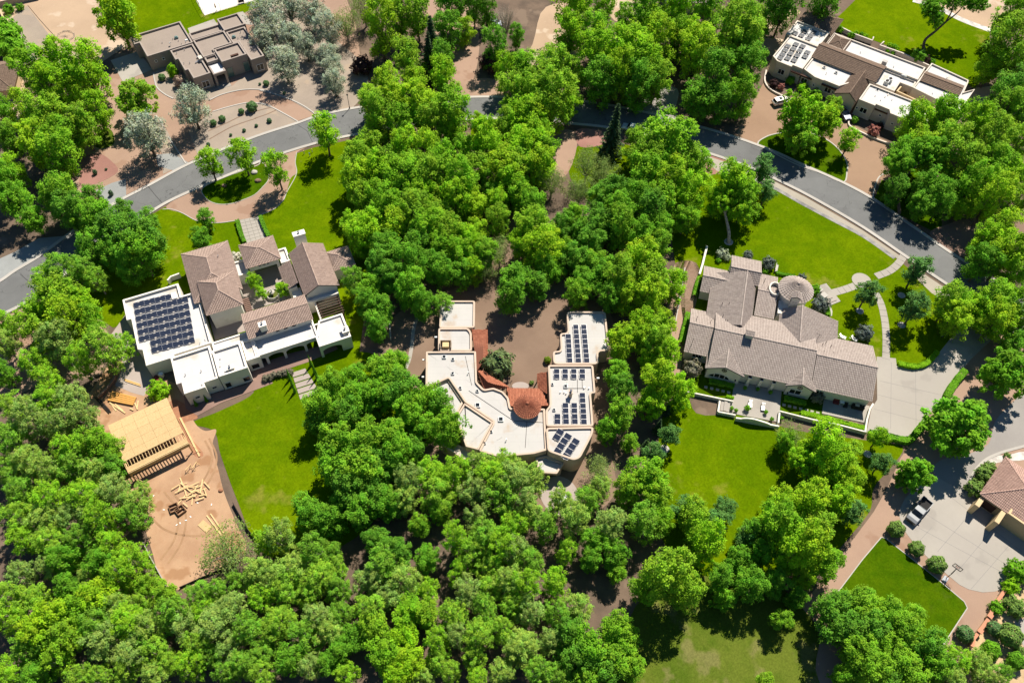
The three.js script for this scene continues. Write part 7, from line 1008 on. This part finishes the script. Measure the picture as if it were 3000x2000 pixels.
// ---------- plywood shed and building materials ----------
{ const ply = std({ roughness: 0.8, map: texture(512, 5, (u, v) => { const k = 0.82 + 0.36 * fbm(u, v, 90, 401, 2), s = step(0.45, 0.7, fbm(u, v, 40, 405, 3)); return mix3([0.46 * k, 0.33 * k, 0.165 * k], [0.38 * k, 0.26 * k, 0.12 * k], s * 0.6); }) }), lum = std({ roughness: 0.8, map: texture(256, 3, (u, v) => { const k = 0.85 + 0.3 * fbm(u, v, 20, 411, 3); return [0.56 * k, 0.4 * k, 0.2 * k]; }) }), orange = flat(0.5, 0.26, 0.07);
  const R = sheetAt(270, 1080, 1.3571), H = new House('plywood_shed', 'unfinished plywood shed with open rafters on the orange building site', 'shed', R(230, 260), 34.5), hr = 3.9;
  const P = (x, y, h) => { const [a, b] = H.L(R(x, y), h); return V3(a, h, b); }, [x0, x1] = (() => { const a = P(120, 380, 3.3), b = P(380, 292, 3.3); return [P(60, 225, 3.6).x, b.x]; })(), zb = P(290, 112, 3.7).z, zr = P(330, 165, hr).z, zf = P(365, 252, 3.5).z, ze = zf + 1.0;
  const slope = (za, ya, zb2, yb, nz) => { const nx = 5; for (let i = 0; i < nx; i++) for (let j = 0; j < nz; j++) { const a = i / nx, b = (i + 1) / nx, c = j / nz, d = (j + 1) / nz, lx = (t) => x0 + (x1 - x0) * t, e = 0.012; const q = [V3(lx(a) + e, ya + (yb - ya) * c, za + (zb2 - za) * c + e), V3(lx(b) - e, ya + (yb - ya) * c, za + (zb2 - za) * c + e), V3(lx(b) - e, ya + (yb - ya) * d, za + (zb2 - za) * d - e), V3(lx(a) + e, ya + (yb - ya) * d, za + (zb2 - za) * d - e)]; const g = new THREE.BufferGeometry(); const lo = q.map((p) => p.clone().add(V3(0, -0.03, 0))); const f = [q[0], q[3], q[1], q[1], q[3], q[2]]; for (let k = 0; k < 4; k++) { const m = (k + 1) % 4; f.push(q[k], q[m], lo[k], lo[k], q[m], lo[m]); } g.setFromPoints(f); g.computeVertexNormals(); part('plywood_sheet', g, ply, H.g); } };
  slope(zb, 3.35, zr, hr, 2); slope(zr, hr, zf, 3.5, 3);
  for (let i = 0; i <= 20; i++) { const x = x0 + (x1 - x0) * i / 20; part('rafter', beam(V3(x, 3.42, zf - 0.6), V3(x, 3.1, ze + 0.3), 0.07, 0.2), lum, H.g); }
  part('fascia_sheet', (() => { const g = box(x1 - x0, 0.04, 1.15, (x0 + x1) / 2, 0, 0); g.rotateX(0.24); g.translate(0, 3.16, ze + 0.75); return g; })(), ply, H.g); part('fascia_board', box(x1 - x0, 0.75, 0.05, (x0 + x1) / 2, 2.26, ze + 1.32), ply, H.g);
  const zE = ze + 1.2; for (const [x, z] of [[x0 + 0.2, zb + 0.2], [x1 - 0.2, zb + 0.2], [x0 + 0.2, zE], [x1 - 0.2, zE], [(x0 + x1) / 2, zb + 0.2], [x1 - 0.2, zr], [x0 + 0.2, zr]]) part('post', box(0.2, z === zr ? 3.6 : 2.9, 0.2, x, 0, z), lum, H.g); part('beam', [box(x1 - x0, 0.3, 0.14, (x0 + x1) / 2, 2.9, zE - 0.12), box(x1 - x0, 0.3, 0.14, (x0 + x1) / 2, 3.0, zb + 0.2), box(0.14, 0.3, zE - zb, x1 - 0.2, 2.8, (zb + zE) / 2), box(0.14, 0.3, zE - zb, x0 + 0.2, 2.8, (zb + zE) / 2)], lum, H.g); part('wall_sheet', [box(0.04, 2.7, (zE - zb) * 0.7, x0 + 0.3, 0, zb + (zE - zb) * 0.35), box(x1 - x0 - 0.6, 2.7, 0.04, (x0 + x1) / 2, 0, zb + 0.34)], ply, H.g);
  part('brace', [bar(V3(x1 + 1.0, 0.05, zE + 0.8), V3(x1 - 0.1, 2.3, zE - 0.6), 0.05), bar(V3(x0 + 1.6, 0.05, zE + 1.8), V3(x0 + 0.2, 2.0, zE), 0.05), beam(V3(x1 + 0.35, 0.12, zb + 3), V3(x1 + 0.5, 0.12, zE + 1.6), 0.3, 0.2)], lum, H.g);
  // loose timber: every board a thing of its own
  const board = (label, f, a, b, w, h, y, mat, group, name = 'timber_board') => { const p = site(...f(...a)), q = site(...f(...b)), c = V3().addVectors(p, q).multiplyScalar(0.5), L = p.distanceTo(q), m = part(name, rbox(L, h, w, Math.min(h, w) * 0.12), mat); m.position.set(c.x, y + h / 2, c.z); m.rotation.y = Math.atan2(-(q.z - p.z), q.x - p.x); return tag(m, label, 'board', group); };
  for (let i = 0; i < 5; i++) for (let l = 0; l < 2; l++) board(`orange board, ${['first', 'second', 'third', 'fourth', 'fifth'][i]} across in the ${l ? 'upper' : 'lower'} layer of the stack beside the shed`, C1, [965 - i * 8, 500 + i * 17], [1175 - i * 6, 555 + i * 14], 0.3, 0.16, 0.05 + l * 0.17, l ? orange : lum, 'boards in the orange stack');
  for (let i = 0; i < 3; i++) board(`long plank lying on the garage apron, ${['left', 'middle', 'right'][i]} of three`, C1, [1070 + i * 4, 385 + i * 9], [1205 + i * 4, 430 + i * 9], 0.14, 0.1, 0.06, i === 1 ? orange : lum, 'planks on the apron');
  [[935, 570, 1000, 660], [945, 590, 1080, 680], [960, 575, 1120, 610], [990, 600, 1060, 660], [1160, 590, 1185, 650], [1120, 640, 1150, 655], [1190, 570, 1180, 630]].forEach((q, i) => board(`loose board ${['propped left', 'crossing lowest', 'lying highest', 'crossing middle', 'pair left', 'short', 'pair right'][i]} beside the orange board stack`, C1, [q[0], q[1]], [q[2], q[3]], 0.22, 0.07, 0.05 + 0.06 * (i % 3), lum, 'loose boards by the stack'));
  [[815, 545, 940, 680], [830, 540, 955, 672], [845, 548, 945, 655]].forEach((q, i) => board(`dark pipe, ${['left', 'right', 'middle'][i]} of the bundle beside the wood`, C1, [q[0], q[1]], [q[2], q[3]], 0.16, 0.16, 0.05, W.dark, 'dark pipe bundle', 'drain_pipe'));
  board('plywood sheet lying on the bare orange site', D1, [1725, 150], [1800, 215], 1.25, 0.05, 0.06, ply, undefined, 'plywood_sheet'); board('long pale board right of the plywood sheet, left of two', D1, [1780, 90], [1910, 265], 0.24, 0.09, 0.06, lum, 'pair of long boards'); board('long pale board right of the plywood sheet, right of two', D1, [1812, 75], [1925, 240], 0.2, 0.09, 0.06, lum, 'pair of long boards');
  const r = rng(123), wd = 'first second third fourth fifth sixth seventh eighth ninth tenth eleventh twelfth thirteenth fourteenth fifteenth sixteenth seventeenth eighteenth nineteenth twentieth'.split(' ');
  const heap = []; for (let i = 0; i < 20; i++) { const x = 1530 + 230 * r(), y = 1290 + 140 * r(), a = i < 12 ? -0.35 + 0.5 * (r() - 0.5) : r() * 3.1, L = 50 + 90 * r(); heap.push([x, y, a, L]); } heap.sort((a, b) => a[1] - b[1]);
  heap.forEach(([x, y, a, L], i) => board(`pale offcut, ${wd[i]} from the top of the scrap heap below the shed`, C1, [x - Math.cos(a) * L / 2, y - Math.sin(a) * L / 2], [x + Math.cos(a) * L / 2, y + Math.sin(a) * L / 2], 0.14 + 0.1 * r(), 0.06, 0.05 + 0.035 * (i % 9), lum, 'scrap heap below the shed'));
  [[1480, 1340, 1545, 1300], [1510, 1370, 1720, 1275], [1760, 1275, 1810, 1330], [1690, 1350, 1785, 1395], [1760, 1330, 1780, 1390], [1580, 1455, 1620, 1490], [1690, 1400, 1665, 1400]].forEach((q, i) => board(`long pale stick, ${['upper left end', 'longest along the top', 'right end', 'lower right', 'upright right', 'lowest below', 'shortest'][i]} of the scrap heap`, C1, [q[0], q[1]], [q[2], q[3]], 0.16, 0.07, 0.3, lum, 'scrap heap below the shed'));
  const horse = (label, q, t) => { const p = site(...C1(...q)), g = thing('sawhorse', label, 'sawhorse', [p.x, 0.04, p.z], t, 'sawhorses before the shed'); part('top_rail', box(1.3, 0.1, 0.12, 0, 0.75, 0), lum, g); for (const x of [-0.5, 0.5]) for (const s of [-1, 1]) part('leg', beam(V3(x, 0.76, 0), V3(x + 0.1 * Math.sign(x), 0, s * 0.4), 0.09, 0.05), lum, g); }; horse('timber sawhorse before the shed, left of two', [1630, 1160], rad(60)); horse('timber sawhorse before the shed, right of two', [1685, 1140], rad(70));
  const fr = (label, q, t) => { const p = site(...C1(...q)), g = thing('formwork_crate', label, 'crate', [p.x, 0.05, p.z], t, 'dark frames on the site'); for (const [x, z, w, d] of [[0, -0.7, 1.5, 0.1], [0, 0.7, 1.5, 0.1], [-0.7, 0, 0.1, 1.4], [0.7, 0, 0.1, 1.4], [0, 0, 1.4, 0.08]]) part('bar', box(w, 0.5, d, x, 0, z), flat(0.16, 0.09, 0.05), g); }; fr('dark open timber frame below the scrap heap, left of two', [1500, 1500], rad(30)); fr('dark open timber frame below the scrap heap, right of two', [1555, 1520], rad(45));
  [[1410, 1510], [1480, 1505], [1640, 1570], [1520, 1640], [1550, 1625], [1600, 1600], [1820, 1465], [1700, 1450], [1320, 1390]].forEach((q, i) => { const p = site(...C1(...q)), m = part('paper_scrap', rbox(0.34, 0.05, 0.16, 0.02), LAMP); m.position.set(p.x, 0.07, p.z); m.rotation.y = i * 1.3; tag(m, `white scrap on the orange site, ${wd[i]} listed from the left-hand tree edge`.replace('listed ', ''), 'scrap', 'white scraps on the site'); });
  { const p = site(...C1(1385, 345), 0.6), g = part('utility_box', rbox(0.8, 1.0, 0.7, 0.05), LAMP); g.position.set(p.x, 0, p.z); tag(g, 'white utility box at the garage wall of the courtyard house', 'box'); const q = site(...C1(1345, 372), 0.5), t = thing('rain_barrel', 'dark red barrel left of the white utility box', 'barrel', [q.x, 0, q.z]); part('drum', bar(V3(0, 0, 0), V3(0, 0.9, 0), 0.36, 0.36, 14), flat(0.16, 0.03, 0.03), t); part('lid', bar(V3(0, 0.9, 0), V3(0, 0.98, 0), 0.38, 0.34, 14), flat(0.12, 0.025, 0.025), t); const e = thing('rain_barrel', 'dark red barrel below the white utility box', 'barrel', [q.x + 0.6, 0, q.z + 0.8]); part('drum', bar(V3(0, 0, 0), V3(0, 0.8, 0), 0.33, 0.33, 14), flat(0.16, 0.03, 0.03), e); part('lid', bar(V3(0, 0.8, 0), V3(0, 0.88, 0), 0.35, 0.3, 14), flat(0.12, 0.025, 0.025), e); }
  { const pts = smooth(ground(C1, [940, 300, 985, 320, 1000, 370, 975, 420, 930, 480, 850, 560]), false, 5), g = thing('timber_edging', 'curved brown retaining edge of the paving beside the shed', 'edging', [pts[0].x, 0, pts[0].z]); part('edging_body', bandGeo(pts.map((p) => V3(p.x - pts[0].x, 0, p.z - pts[0].z)), 0.25, 0, 0.8), flat(0.2, 0.12, 0.08), g); part('edging_cap', bandGeo(pts.map((p) => V3(p.x - pts[0].x, 0, p.z - pts[0].z)), 0.4, 0.8, 0.9), flat(0.26, 0.16, 0.11), g); }
  { const p = site(...C1(1900, 1345)), m = part('soil_clod', new THREE.DodecahedronGeometry(0.35, 1), M.siteWet); m.position.set(p.x, 0.15, p.z); m.scale.set(1.2, 0.7, 1); tag(m, 'brown stone at the lawn edge of the orange site', 'stone'); }
}

renderer.render(scene, camera);
